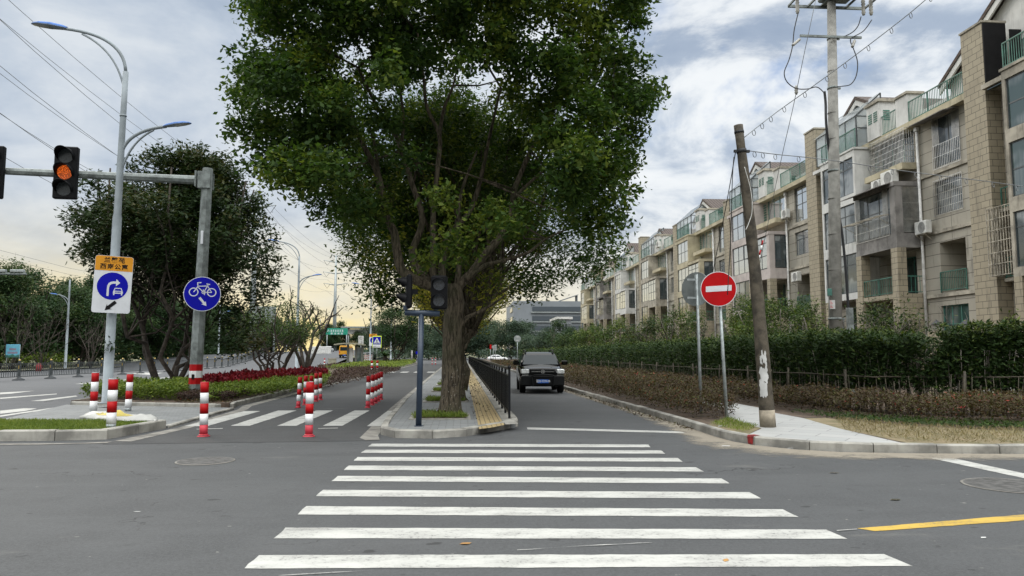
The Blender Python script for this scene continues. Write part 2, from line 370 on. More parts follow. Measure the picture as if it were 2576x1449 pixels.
M['dark_room'] = mat('dark_recess_wall', (.13, .125, .11), .9, coord='World')
M['roof'] = None
M['glass'] = glassmat('window_glass', curtain=.8)
M['glass_green'] = glassmat('green_window_glass', (.03, .06, .055), curtain=.35)
M['glass_sky'] = glassmat('mirror_window_glass', (.62, .65, .66), .05, 2.0); M['glass_sky'].node_tree.nodes['Principled BSDF'].inputs['Metallic'].default_value = .75
M['frame_dark'] = mat('dark_frame', (.05, .06, .065), .45); M['frame_green'] = mat('green_frame', (.05, .16, .13), .5)
M['green_rail'] = mat('green_railing_paint', (.045, .15, .115), .5, var=.2); M['frame_white'] = mat('white_frame', (.6, .6, .58), .5)
M['inox'] = mat('stainless_bars', (.62, .61, .58), .28, .9); M['rust_bars'] = mat('weathered_bars', (.36, .33, .27), .55, .3, var=.3)
M['galv'] = mat('galvanised_steel', (.34, .375, .38), .5, .4, var=.15, vscale=6, bump=.05)
M['mast'] = mat('weathered_galvanised', (.20, .225, .22), .65, .2, var=.22, vscale=4, dirt=.35)
M['lamp_grey'] = mat('pale_grey_paint', (.24, .275, .30), .65, 0., var=.1, vscale=1.5, dirt=.12)
M['lamp_blue'] = mat('blue_lamp_cover', (.07, .17, .46), .6, spec=.2); M['lamp_glass'] = mat('lamp_diffuser', (.35, .34, .31), .3)
M['blue_grey'] = mat('slate_blue_paint', (.028, .045, .075), .4, .1, var=.12, vscale=2)
M['black'] = mat('black_housing', (.006, .0065, .008), .5, spec=.15); M['black_gloss'] = mat('black_gloss_paint', (.0015, .0017, .002), .05, spec=.2)
M['fence_black'] = mat('black_fence_paint', (.004, .005, .007), .3, spec=.3)
M['red_band'] = mat('red_reflective_band', (.36, .004, .006), .5, var=.08, spec=.2); M['white_band'] = mat('white_reflective_band', (.72, .73, .74), .5, var=.06)
M['pink_base'] = mat('faded_red_plastic', (.50, .045, .065), .5, var=.1, spec=.3); M['rubber'] = mat('rubber', (.010, .010, .010), .85, spec=.2)
M['sign_blue'] = mat('sign_blue', (.003, .004, .36), .45, var=.03, spec=.15); M['sign_white'] = mat('sign_white', (.66, .68, .72), .45, var=.04)
M['sign_red'] = mat('sign_red', (.45, .003, .006), .4, var=.05, spec=.2); M['sign_orange'] = mat('sign_orange', (.68, .28, .004), .45, var=.05)
M['sign_black'] = mat('sign_black', (.008, .008, .009), .6, spec=.15); M['sign_lime'] = mat('sign_lime', (.62, .78, .06), .45)
M['sign_back'] = mat('sign_back_alloy', (.34, .37, .37), .4, .5, var=.12); M['sign_green'] = mat('sign_green', (.01, .26, .17), .5)
M['concrete_pole'] = mat('pole_concrete', (.25, .245, .225), .85, var=.15, vscale=3, bump=.2, dirt=.3)
M['wood_pole'] = mat('old_wood', (.075, .063, .046), .9, var=.3, vscale=5, bump=.5, bscale=25, dirt=.4)
M['cable'] = mat('cable_black', (.015, .017, .02), .6); M['wire'] = mat('wire_grey', (.16, .17, .18), .6)
M['porcelain'] = mat('grey_porcelain', (.30, .29, .26), .35)
M['bamboo'] = mat('bamboo', (.055, .045, .028), .7, var=.25, vscale=6)
M['bark'] = barkmat()
M['bark_dark'] = mat('dark_bark', (.055, .045, .036), .95, var=.3, vscale=5, bump=.7, bscale=20)
M['bark_grey'] = mat('grey_bark', (.15, .135, .115), .95, var=.3, vscale=5, bump=.7, bscale=20)
M['paper'] = mat('paper', (.5, .5, .49), .8, var=.1); M['dry_leaf'] = mat('dry_leaf', (.32, .17, .05), .7, var=.3)
M['sack_white'] = mat('woven_sack', (.42, .42, .40), .6, var=.08, bump=.3, bscale=90); M['sack_yellow'] = mat('sack_print', (.42, .34, .06), .6)
M['office'] = mat('office_grey', (.21, .23, .25), .7, var=.05, vscale=.2, coord='World'); M['office_glass'] = glassmat('office_glass', (.05, .065, .08))
M['ac_white'] = mat('ac_casing', (.60, .60, .57), .5, var=.1, dirt=.15); M['ac_grille'] = mat('ac_grille', (.22, .22, .21), .6)
M['chrome'] = mat('chrome', (.7, .7, .7), .12, 1.); M['headlight'] = mat('headlight_lens', (.80, .82, .82), .12, .15, var=.2, vscale=14)
M['car_glass'] = glassmat('car_glass', (.012, .022, .028), .03, 1.30); M['car_white'] = mat('car_white_paint', (.68, .69, .70), .2, var=.03)
M['plate_blue'] = mat('plate_blue', (.02, .13, .52), .5); M['van_yellow'] = mat('van_yellow_paint', (.62, .30, .02), .35)
M['tail_red'] = mat('tail_light', (.4, .02, .02), .3); M['bumper'] = mat('dark_plastic', (.010, .011, .012), .6, spec=.2)
M['amber'] = emit('amber_signal', (1., .17, .02), .95); M['lens_off'] = mat('dark_lens', (.045, .055, .06), .25, var=.2, vscale=20)
M['ped_lens'] = mat('pedestrian_lens', (.05, .06, .075), .3, var=.4, vscale=30, spec=.8)
M['banner_blue'] = mat('banner_blue', (.14, .42, .58), .6, var=.05); M['shelter'] = mat('shelter_grey', (.13, .135, .12), .6)
M['shelter_roof'] = mat('shelter_roof', (.28, .27, .20), .6); M['gold'] = mat('gold_trim', (.45, .32, .10), .4, .5)
M['camphor'] = leafmat('camphor_leaves', (.018, .042, .011), (.050, .092, .019), (.15, .185, .032), .38)
M['camphor2'] = leafmat('backlit_camphor_leaves', (.026, .050, .012), (.062, .095, .017), (.18, .18, .028), .42)  # lighter, yellower copy of the camphor leaves; backlight put into the colour
M['magnolia'] = leafmat('magnolia_leaves', (.014, .029, .011), (.026, .046, .015), (.070, .062, .020), .2, .6)
M['wood'] = leafmat('woodland_leaves', (.020, .044, .018), (.034, .068, .026), (.07, .10, .032), .2)
M['wood_far'] = leafmat('far_woodland_leaves', (.030, .052, .040), (.045, .075, .050), (.07, .10, .055), .2)  # bluer, paler copy of the woodland leaves; distance haze put into the colour
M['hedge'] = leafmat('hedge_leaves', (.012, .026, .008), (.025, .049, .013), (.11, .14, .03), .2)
M['brownshrub'] = leafmat('bronze_shrub_leaves', (.022, .022, .011), (.068, .042, .025), (.085, .10, .03), .22, .6, odd=(.33, .06, .05))
M['lime'] = leafmat('lime_shrub_leaves', (.06, .10, .015), (.12, .17, .025), (.24, .28, .05), .25)
M['crimson'] = leafmat('crimson_leaves', (.055, .004, .008), (.125, .006, .013), (.22, .015, .022), .2)
M['purple'] = leafmat('dark_purple_leaves', (.030, .018, .016), (.055, .030, .026), (.075, .06, .03), .15)
M['grass'] = leafmat('grass_blades', (.06, .10, .015), (.12, .17, .03), (.22, .25, .06), .25)
M['drygrass'] = leafmat('dry_grass_blades', (.10, .085, .04), (.20, .165, .09), (.30, .25, .14), .2)
M['garden'] = leafmat('garden_leaves', (.024, .048, .014), (.052, .090, .022), (.14, .17, .04), .25)
M['yellowing'] = leafmat('yellowing_leaves', (.08, .10, .015), (.20, .19, .03), (.38, .30, .05), .4)
def roofmat():
    m = bpy.data.materials.new('brown_roof_tiles'); m.use_nodes = True; t = NT(m.node_tree); b = t.n['Principled BSDF']; b.inputs['Roughness'].default_value = .75
    p = t.new('ShaderNodeNewGeometry').outputs['Position']; x, y, z = t.sep(p)
    a = t.math('SINE', t.math('MULTIPLY', x, 20.)); c = t.math('FRACT', t.math('MULTIPLY', z, 4.5))
    h = t.math('ADD', t.math('MULTIPLY', a, .5), c)
    t.l.new(t.mix(t.smooth(h, .0, 1.4), (.035, .026, .022), (.135, .10, .085)), b.inputs['Base Color'])
    bp = t.new('ShaderNodeBump'); bp.inputs['Strength'].default_value = 1.; bp.inputs['Distance'].default_value = .06
    t.l.new(h, bp.inputs['Height']); t.l.new(bp.outputs[0], b.inputs['Normal']); return m
M['roof'] = roofmat()

# ------------------------------------------------------------------ foliage
def quads_mesh(name, P, tint, material):
    """P: (n,4,3) array of leaf quads, tint: (n,)"""
    n = len(P); me = bpy.data.meshes.new(name)
    me.vertices.add(n * 4); me.vertices.foreach_set('co', P.reshape(-1).astype(np.float32))
    me.loops.add(n * 4); me.loops.foreach_set('vertex_index', np.arange(n * 4, dtype=np.int32))
    me.polygons.add(n); me.polygons.foreach_set('loop_start', np.arange(0, n * 4, 4, dtype=np.int32))
    me.polygons.foreach_set('loop_total', np.full(n, 4, dtype=np.int32))
    at = me.attributes.new('tint', 'FLOAT', 'FACE'); at.data.foreach_set('value', tint.astype(np.float32))
    me.materials.append(material); me.update(calc_edges=True); return me
def leaves(C, size, rng, droop=.35, up=.3, wid=.42, fold=.12, outward=None):
    """C: (n,3) leaf bases, size scalar or (n,) -> (n,4,3) diamonds"""
    n = len(C); size = np.broadcast_to(np.asarray(size, float), (n,)) * rng.uniform(.5, 1.4, n)
    d = rng.normal(size=(n, 3)); d[:, 2] = d[:, 2] * .5 - droop
    if outward is not None: d += outward
    d /= np.linalg.norm(d, axis=1)[:, None] + 1e-9
    nn = rng.normal(size=(n, 3)); nn[:, 2] = np.abs(nn[:, 2]) + up * 2
    s = np.cross(d, nn); s /= np.linalg.norm(s, axis=1)[:, None] + 1e-9
    nv = np.cross(s, d); L = size[:, None]
    mid = C + d * L * .48 - nv * L * fold
    P = np.stack([C, mid + s * L * wid * .5, C + d * L, mid - s * L * wid * .5], axis=1)
    return P
def crown_points(clumps, per_m3, rng, shell=.55, twig=.16, k=9):
    """clumps: list of (centre, (rx,ry,rz)); leaves gathered in twigs, more of them near each clump's skin"""
    out = []; cl = []
    for ci, (c, r) in enumerate(clumps):
        n = max(3, int(per_m3 * r[0] * r[1] * r[2] * 4.19 / k))
        d = rng.normal(size=(n, 3)); d /= np.linalg.norm(d, axis=1)[:, None]
        rad = rng.uniform(0, 1, n) ** shell * rng.uniform(.82, 1.12, n)
        t = np.asarray(c) + d * rad[:, None] * np.asarray(r)
        p = np.repeat(t, k, axis=0) + rng.normal(size=(n * k, 3)) * twig * np.array([1, 1, .8])
        tw = np.repeat(rng.uniform(-.26, .26, n), k)
        out.append(p); cl.append(tw + rng.uniform(-.2, .2))
    return np.concatenate(out), np.concatenate(cl)
def crown(name, clumps, per_m3, size, material, seed, parent=None, shell=.55, twig=.16, droop=.35, bright=.45, k=9, wid=.42):
    rng = np.random.default_rng(seed)
    C, tw = crown_points(clumps, per_m3, rng, shell, twig, k)
    P = leaves(C, size, rng, droop=droop, wid=wid)
    zmin, zmax = C[:, 2].min(), C[:, 2].max()
    tint = np.clip(bright + tw * 1.15 + rng.normal(size=len(C)) * .09, 0, 1)
    return put(bpy.data.objects.new(name, quads_mesh(name, P, tint, material)), parent)
def inpoly(x, y, poly):
    r = np.zeros(len(x), bool); j = len(poly) - 1
    for i in range(len(poly)):
        xi, yi = poly[i][:2]; xj, yj = poly[j][:2]
        c = ((yi > y) != (yj > y)) & (x < (xj - xi) * (y - yi) / (yj - yi + 1e-12) + xi); r ^= c; j = i
    return r
def leafbed(name, poly, z0, h, n, size, material, seed, bias=1.4, lumps=1.3, up=.6, droop=-.3, bright=.45, zlo=.0, wid=.45, patch=.25):
    rng = np.random.default_rng(seed); xs = [p[0] for p in poly]; ys = [p[1] for p in poly]
    X_, Y_ = [], []; tot = 0; ymin = max(1, min(ys))
    while tot < n:
        x = rng.uniform(min(xs), max(xs), n * 2); y = rng.uniform(min(ys), max(ys), n * 2)
        ok = inpoly(x, y, poly) & (rng.uniform(0, 1, n * 2) < (ymin / y) ** bias)
        X_.append(x[ok]); Y_.append(y[ok]); tot += ok.sum()
    x = np.concatenate(X_)[:n]; y = np.concatenate(Y_)[:n]
    hh = h * (.82 + .16 * np.sin(x * lumps * 2.1 + 1.3 * np.sin(y * lumps)) * np.sin(y * lumps * 1.7 + x) + .10 * np.sin(x * 5.3 + y * 4.1))
    zz = z0 + zlo + (hh - zlo) * rng.uniform(0, 1, n) ** .45
    sz = size * (y / ymin) ** .45
    C = np.stack([x, y, zz], 1)
    P = leaves(C, sz, rng, droop=droop, up=up, wid=wid)
    pt = np.sin(x * 1.9 + np.sin(y * 1.3) * 2) * np.sin(y * 1.5 + 1.1 * x)
    tint = np.clip(bright + patch * pt * .6 + rng.normal(size=n) * .2, 0, 1)
    return stuff(put(bpy.data.objects.new(name, quads_mesh(name, P, tint, material))))
def limb_path(a, b, rng, sag=.12, n=5):
    a, b = Vector(a), Vector(b); L = (b - a).length; out = []
    off = Vector(rng.normal(size=3)) * L * sag
    for i in range(n + 1):
        t = i / n; p = a.lerp(b, t) + off * math.sin(math.pi * t) + Vector((0, 0, -L * .10 * math.sin(math.pi * t)))
        if 0 < i < n: p += Vector(rng.normal(size=3)) * L * .025
        out.append(p)
    return out
def tree(name, label, loc, h, r, material, bark, seed, trunk_r=.16, z0=.3, clumps=26, dens=60, size=.16, stems=1, spread=.25, cat='tree', group=None,
         clump_r=.34, lean=(0, 0), bright=.45, shell=.55, squash=1., twig=.2, droop=.3, top=.72, k=9):
    """h height, r crown radius, z0 height of the crown's bottom / h"""
    rng = np.random.default_rng(seed)
    root = thing(name, label, cat, loc, 0., group)
    cl = []; zc = h * (z0 + 1) / 2; hz = h * (1 - z0) / 2
    for i in range(clumps):
        d = rng.normal(size=3); d /= np.linalg.norm(d); q = rng.uniform(.35, 1.) ** .6
        rr = r * clump_r * rng.uniform(.7, 1.25)
        tz = d[2] * q
        wz = 1. - .28 * max(0, tz) - .10 * max(0, -tz)
        c = (d[0] * q * (r - rr) * wz * 1.12 + lean[0] * (.5 + .5 * tz), d[1] * q * (r - rr) * wz * 1.12 + lean[1] * (.5 + .5 * tz), zc + tz * (hz - rr * .7))
        cl.append((c, (rr, rr, rr * .8 * squash)))
    crown('crown', cl, dens, size, material, seed + 1, root, shell, twig, droop, bright, k)
    mb = MB()
    for s_ in range(stems):
        a = 2 * math.pi * s_ / max(1, stems) + rng.uniform(0, 1); sp = 0 if stems == 1 else spread
        base = Vector((math.cos(a) * sp * .35, math.sin(a) * sp * .35, -.1))
        topp = Vector((math.cos(a) * sp * 3.2 * r * .3 + lean[0] * .6, math.sin(a) * sp * 3.2 * r * .3 + lean[1] * .6, h * top))
        path = limb_path(base, topp, rng, .03, 8)
        rads = [trunk_r * (1.35 if i == 0 else 1.) * (1 - .8 * i / 8) + .012 for i in range(9)]
        mb.tube(path, rads, 7)
        for j in range(s_, len(cl), stems):
            c, rr = cl[j]; c = Vector(c)
            tpos = min(.85, max(.18, (c.z / (h * top)) * .72)); i = int(tpos * 8); a0 = path[i]
            r0 = rads[i] * .5
            pth = limb_path(a0, c, rng, .06, 4); mb.tube(pth, [r0 * (1 - .75 * q / 4) + .006 for q in range(5)], 5)
            for q in range(2):
                e = c + Vector(rng.normal(size=3)) * rr[0] * .6
                mb.tube([pth[3], (pth[3] + e) / 2 + Vector(rng.normal(size=3)) * .05, e], [r0 * .35 + .004, r0 * .2 + .004, .004], 4)
    mb.build('trunk', bark, root)
    return root
# ------------------------------------------------------------------ ground, roads, kerbs, markings
def sheet(name, poly, z, material, kind='structure'):
    mb = MB(); pts = [(p[0], p[1], z) for p in poly]
    area = sum(poly[i][0] * poly[(i + 1) % len(poly)][1] - poly[(i + 1) % len(poly)][0] * poly[i][1] for i in range(len(poly)))
    if area < 0: pts.reverse()
    mb.add(pts, [tuple(range(len(pts)))]); o = mb.build(name, material); o['kind'] = kind; return o
def ccw(poly):
    a = sum(poly[i][0] * poly[(i + 1) % len(poly)][1] - poly[(i + 1) % len(poly)][0] * poly[i][1] for i in range(len(poly)))
    return list(poly) if a > 0 else list(reversed(poly))
def raised(name, poly, z, material, z0=-.05):
    return struct(MB().prism(ccw([p[:2] for p in poly]), z0, z).build(name, material))
def gp(pts, z=0.): return [G(u, v, z)[:2] for u, v in pts]
def kerb(name, pts, h=.15, w=.15, side=1, stone=.98, seed=0, zf=None, rise=0.):
    rng = random.Random(seed); mb = MB()
    P = [Vector((p[0], p[1], 0)) for p in pts]; L = [0]
    for a, b in zip(P, P[1:]): L.append(L[-1] + (b - a).length)
    def at(s):
        for i in range(len(P) - 1):
            if s <= L[i + 1] or i == len(P) - 2: return P[i].lerp(P[i + 1], (s - L[i]) / max(1e-6, L[i + 1] - L[i]))
    n = max(1, round(L[-1] / stone)); st = L[-1] / n
    for k in range(n):
        a, b = at(k * st + .008), at((k + 1) * st - .008); d = (b - a).normalized(); nn = Vector((-d.y, d.x, 0)) * side
        j = rng.uniform(-.006, .006); hh = h + rng.uniform(-.008, .008); c = .022
        prof = [(j, -.05), (j, hh - c), (j + c, hh), (w + j - c * .5, hh), (w + j, hh - c * .5), (w + j, -.05)]
        rings = [[p + nn * x + Vector((0, 0, z)) for x, z in prof] for p in (a, b)]
        if side > 0: rings = [list(reversed(r)) for r in rings]
        mb.ring(rings, 0, False)
    return struct(mb.build(name, M['kerb']))
sheet('ground', [(-1500, -300), (1500, -300), (1500, 2500), (-1500, 2500)], -.06, M['earth'])
sheet('road', [(-75, -40), (75, -40), (75, 320), (-75, 320)], 0, M['asphalt'])
def zr(y): return 0. if y < 88 else (y - 88) * .034 if y < 130 else 1.43 + (y - 130) * .01
def strip(name, rows, material, dz=0.):     # rows: (x0, x1, y)
    mb = MB(); vs = []; fs = []
    for x0, x1, y in rows: vs += [(x0, y, zr(y) + dz), (x1, y, zr(y) + dz)]
    for i in range(len(rows) - 1): fs.append((2 * i, 2 * i + 1, 2 * i + 3, 2 * i + 2))
    mb.add(vs, fs); return struct(mb.build(name, material))
ys = [17.5, 24, 40, 60, 80, 88, 95, 102, 110, 118, 126, 130, 160, 220, 320]
def bed_left(y): return -10.9 - (y - 18) * .22 if y < 23.4 else -12.15 - (y - 23.4) * .0595
strip('main_road', [(-44 + (0 if y < 90 else -(y - 90) * .05), bed_left(y) - .05, y) for y in ys], M['mainasphalt'], .004)
# bicycle lane
LANE = [(-6.35, 13.55), (-1.5, 13.75), (-1.75, 17), (-1.95, 40), (-2.3, 160), (-7.0, 160), (-7.05, 67), (-7.1, 38), (-6.8, 23.2), (-6.5, 21.5), (-6.2, 16.3)]
sheet('bicycle_lane', LANE, .004, M['newasphalt'])
# zebra crossing over the service road: one mesh per bar would be paint, it stays one marking sheet
def marking(name, quads, material, z):
    mb = MB()
    for q in quads:
        c0 = [Vector(G(u, v, z)) for u, v in q]; pts = []; rgj = random.Random(len(mb.v))
        for a_, b_ in zip(c0, c0[1:] + c0[:1]):
            n_ = max(1, int((b_ - a_).length / .12)) if z < .009 or len(quads) < 6 else 1
            for k_ in range(n_): p_ = a_.lerp(b_, k_ / n_); pts.append(p_ + (Vector((rgj.uniform(-.007, .007), rgj.uniform(-.007, .007), 0)) if n_ > 1 else Vector((0, 0, 0))))
        nrm = (c0[1] - c0[0]).cross(c0[2] - c0[0])
        if nrm.z < 0: pts.reverse()
        mb.add(pts, [tuple(range(len(pts)))])
    return struct(mb.build(name, material))
Z9 = [((613, 1430), (2296, 1424), (2223, 1394), (652, 1396)), ((690, 1354), (2133, 1355), (2080, 1332), (720, 1327)),
      ((748, 1294), (2009, 1300), (1968, 1281), (770, 1273)), ((795, 1248), (1915, 1254), (1887, 1238), (812, 1232)),
      ((834, 1210), (1836, 1216), (1815, 1203.5), (850, 1197)), ((865, 1182), (1771, 1186), (1751, 1175.5), (878, 1171)),
      ((889, 1159), (1717, 1161), (1705, 1152), (900, 1149.5)), ((908, 1139), (1673, 1141), (1663, 1133), (920, 1131)),
      ((926, 1123), (1637, 1125), (1630, 1118), (936, 1116))]
marking('zebra_crossing', Z9, M['white_paint'], .004)
marking('lane_zebra', [((463, 1072), (520, 1072), (655, 1034), (614, 1034)), ((580, 1071), (628, 1071), (746, 1032.5), (700, 1032.5)),
      ((697, 1071), (745, 1071), (838, 1032.5), (795, 1032.5)), ((812, 1071), (861, 1071), (930, 1032.5), (892, 1032.5)),
      ((923, 1072), (970, 1072), (1011, 1033.5), (975, 1033.5))], M['white_paint'], .009)
mb = MB()
for x in (-6.4, -5.25, -4.1, -2.95): mb.add([(x, 63, .009), (x + .62, 63, .009), (x + .62, 66.5, .009), (x, 66.5, .009)], [(0, 1, 2, 3)])
struct(mb.build('far_zebra', M['white_paint']))
marking('stop_line', [((1327, 1080), (1728, 1090), (1712, 1085), (1325, 1075))], M['white_paint'], .004)
marking('edge_line', [((2335, 1151), (2576, 1203), (2700, 1231), (2700, 1217), (2576, 1191), (2395, 1152))], M['white_paint'], .004)
marking('yellow_line', [((2156, 1329), (2200, 1336), (2576, 1309), (2800, 1294), (2800, 1278), (2576, 1294))], M['yellow_paint'], .004)
marking('main_road_lines', [((0, 992), (30, 990), (87, 983), (0, 987.5)), ((0, 1003.5), (143, 991.8), (143, 990), (0, 1000.5)),
      ((77, 1008.6), (110, 1008.6), (196, 997), (190, 995)), ((0, 1041), (62, 1034), (93, 1027.5), (60, 1027), (0, 1033)),
      ((0, 1048.5), (150, 1026), (150, 1023), (0, 1045)), ((187, 966), (205, 966), (318, 956.3), (318, 954.8)),
      ((395, 951), (410, 951), (500, 944.5), (500, 943.5)), ((330, 940), (380, 943), (410, 938), (350, 937))], M['white_paint'], .009)
mb = MB()
for y in (48, 62, 76): mb.add([(-18.6 - y * .02, y, .009), (-18.45 - y * .02, y, .009), (-18.45 - y * .02, y + 6, .009), (-18.6 - y * .02, y + 6, .009)], [(0, 1, 2, 3)])
struct(mb.build('lane_dashes', M['white_paint']))
marking('chalk_marks', [((1300, 1383), (1480, 1371.5), (1640, 1364), (1640, 1364.8), (1480, 1372.3), (1300, 1383.6)), ((700, 1447), (930, 1434), (930, 1434.6), (700, 1447.7)),
      ((495, 1079), (560, 1077), (560, 1078.2), (495, 1080)), ((800, 1077), (850, 1076), (850, 1077.2), (800, 1078.2)), ((2105, 1333.5), (2156, 1330), (2156, 1331), (2105, 1335))], M['white_paint'], .0095)
# gutters and dust
sheet('gutter', [(-6.35, 14.0), (-6.12, 16.4), (-6.4, 21.6), (-6.7, 23.1), (-7.0, 38), (-6.95, 120), (-6.65, 120), (-6.7, 38), (-6.42, 23.1), (-6.12, 21.5), (-5.85, 16.4), (-6.0, 13.9)], .008, M['gutter'])
sheet('gutter', [(-1.62, 14.6), (-1.80, 22), (-2.0, 50), (-2.25, 120), (-2.5, 120), (-2.25, 50), (-2.08, 22), (-1.92, 14.2), (-1.75, 13.8), (-1.5, 13.85)], .008, M['gutter'])
sheet('gutter', [(-12, 13.72), (-6.9, 13.72), (-6.35, 13.92), (-6.35, 13.7), (-7.4, 13.55), (-12, 13.58)], .008, M['gutter'])
def dust_mat():
    m = bpy.data.materials.new('dust_film'); m.use_nodes = True; t = NT(m.node_tree); b = t.n['Principled BSDF']; b.inputs['Roughness'].default_value = .95
    p = t.new('ShaderNodeNewGeometry').outputs['Position']; n = t.noise(p, 2.2, 6., .7); a = t.new('ShaderNodeAttribute', attribute_name='edge').outputs['Fac']
    b.inputs['Base Color'].default_value = (.30, .265, .21, 1)
    t.l.new(t.math('MULTIPLY', t.smooth(t.math('ADD', n, t.math('MULTIPLY', a, .6)), .56, 1.0), .75), b.inputs['Alpha']); return m
M['dust'] = dust_mat()
KR = [(4.78, 200), (4.70, 60), (4.66, 33), (4.84, 24.5), (4.96, 19), (4.97, 15.5), (4.94, 14.), (5.0, 13.15), (5.18, 12.6), (5.62, 12.02), (6.2, 11.66), (7.2, 11.43), (9., 11.22), (14, 11.4), (40, 12.7)]
def dust(pts, w_):
    mb = MB(); vs = []; fs = []; ed = []
    for i, p in enumerate(pts):
        a = Vector(pts[max(0, i - 1)]); b = Vector(pts[min(len(pts) - 1, i + 1)]); d = (b - a).normalized(); n = Vector((d.y, -d.x)) if p[0] is None else Vector((d.y, -d.x))
        for k, e in ((.02, 1.), (.5, .6), (1., 0.)):
            q = Vector(p) + n * w_[i] * k; vs.append((q.x, q.y, .0065)); ed.append(e)
    for i in range(len(pts) - 1):
        for k in (0, 1): fs.append((3 * i + k, 3 * i + k + 1, 3 * i + k + 4, 3 * i + k + 3))
    mb.add(vs, fs); o = mb.build('road_dust', M['dust']); at = o.data.attributes.new('edge', 'FLOAT', 'POINT'); at.data.foreach_set('value', ed); return struct(o)
dust([Vector(p) for p in KR[2:]], [.4, .45, .5, .7, .9, 1.1, 1.2, 1.2, 1.2, 1.0, .9, .8, .8])
# raised ground on the right, its pavement and turf
RIGHT = [(x + .10, y) for x, y in KR[:6]] + [(5.04, 14.03), (5.10, 13.19), (5.27, 12.66), (5.69, 12.10), (6.25, 11.75), (7.22, 11.53), (9.0, 11.32), (14, 11.5), (40, 12.8), (90, 14), (90, 200)]
raised('verge', RIGHT, .125, M['soil'])
kerb('kerb_stones', KR, .15, .14, 1, .98, 5)
mb = MB(); p0 = [Vector(G(u, v)) for u, v in ((1866, 1107), (1874, 1107.5))]
sheet('slab_pavement', gp([(1831, 1017), (2021, 1052), (2112, 1078)], .13) + [(7.3, 11.60), (6.29, 11.82), (5.74, 12.17), (5.34, 12.72), (5.20, 13.05)] + gp([(1916, 1078), (1831, 1050)], .13) , .131, M['paleslabs'])
sheet('slab_path', [(7.2, 19.3), (8.2, 18.6), (8.2, 24), (8.3, 120), (7.4, 120), (7.2, 24)], .129, M['paleslabs'])
sheet('turf_patch', [(5.13, 15.0)] + gp([(1833, 1052), (1914, 1077)], .13) + [(5.22, 13.1), (5.14, 13.5)], .133, M['straw'])
sheet('straw_verge', [(8.4, 16.4), (9.2, 14.6), (10.3, 13.6), (12, 13.1), (20, 12.9), (20, 11.9), (14, 11.6), (9.1, 11.40), (7.4, 11.6)] + gp([(2112, 1078), (2021, 1052)], .13), .130, M['straw'])
# island with its pavement
ISL = gp([(1000, 1101), (1040, 1103), (1085, 1103.5), (1130, 1102), (1172, 1098), (1215, 1090), (1260, 1082), (1296, 1076)])
ISLK = [(-2.28, 125), (-2.12, 66), (-2.0, 40), (-1.88, 24), (-1.72, 17), (-1.62, 14.9), (-1.45, 14.25)] + ISL[1:] + [(1.30, 16.4), (1.32, 40), (1.40, 125)]
isl_in = [(-2.2, 125), (-2.05, 66), (-1.93, 40), (-1.8, 24), (-1.64, 17), (-1.53, 15.0), (-1.36, 14.4)] + [(x, y + .12) for x, y in ISL[1:-1]] + [(1.2, 16.05), (1.23, 16.5), (1.25, 40), (1.32, 125)]
raised('island_pavement', isl_in, .14, M['pavers'])
kerb('kerb_stones', ISLK, .155, .15, 1, .75, 8)
y0 = G(1205, 1080, .145)[1]
sheet('tactile_strip', [(.36, y0 + .05), (.62, y0 + .35), (.90, y0 + .85), (.92, 50), (.95, 120), (.42, 120), (.39, 50)], .1445, M['tactile'])
sheet('coping', [(.93, y0 + .95), (1.2, y0 + 1.1), (1.25, 50), (1.3, 120), (.99, 120), (.96, 50)], .1445, M['kerb'])
PITS = [G(1128, 1050, .14)[1]] + [G(1128, v, .14)[1] for v in (1009, 984, 969)] + [39.6, 45.2, 51., 57., 63., 69., 76., 83., 91., 100.]
for i, y in enumerate(PITS[:8]):
    mb = MB(); x0, x1, a, b, q = -1.15, .22, y - .62, y + .75, .09
    for bx in ((x0, x1, a, a + q), (x0, x1, b - q, b), (x0, x0 + q, a + q + .004, b - q - .004), (x1 - q, x1, a + q + .004, b - q - .004)): mb.box(*bx, .1, .168)
    o = struct(mb.build('pit_edging', M['kerb'])); sheet('pit_soil', [(x0 + q, a + q), (x1 - q, a + q), (x1 - q, b - q), (x0 + q, b - q)], .15, M['soil'])
def grassbed(name, poly, z, h, n, seed, size=.09, bias=.6, bright=.45):
    return leafbed(name, poly, z, h, n, size, M['grass'], seed, bias=bias, up=0., droop=-1.3, bright=bright, wid=.12)
for i, y in enumerate(PITS[:8]): grassbed('pit_grass', [(-1.05, y - .52), (.12, y - .52), (.12, y - .25), (-.05, y + .62), (-1.05, y + .62)], .15, .05, 1800 - i * 120, 40 + i, .12)
# left corner: turf patch with its kerb, pavers, planted bed
TURF = [(-11.2, 14.33), (-6.78, 14.33), (-6.50, 16.2), (-7.0, 16.5), (-11.2, 17.0)]
raised('turf_corner', TURF, .155, M['turf'])
kerb('kerb_stones', [(-11.5, 14.18), (-6.66, 14.18), (-6.33, 16.32)], .19, .16, 1, 1.05, 3)
grassbed('grass', [(-11.2, 14.36), (-6.82, 14.36), (-6.56, 16.15), (-7.0, 16.45), (-11.2, 16.95)], .155, .012, 26000, 9, .055, .2, .5)
raised('corner_pavers', [(-7.0, 16.5), (-6.33, 16.36), (-6.55, 21.75), (-12.1, 23.45), (-10.95, 18.4), (-10.8, 16.95)], .05, M['pavers'])
kerb('kerb_stones', [(-6.31, 16.4), (-6.53, 21.7)], .065, .12, 1, 1., 4)
BEDK = [(-12.15, 60), (-12.15, 40)]
BED = [(-12.2, 23.42), (-6.60, 21.75), (-6.86, 23.2), (-7.16, 38.2), (-7.09, 67.7), (-7.05, 125), (-17.9, 125), (-16.4, 95), (-14.35, 60)]
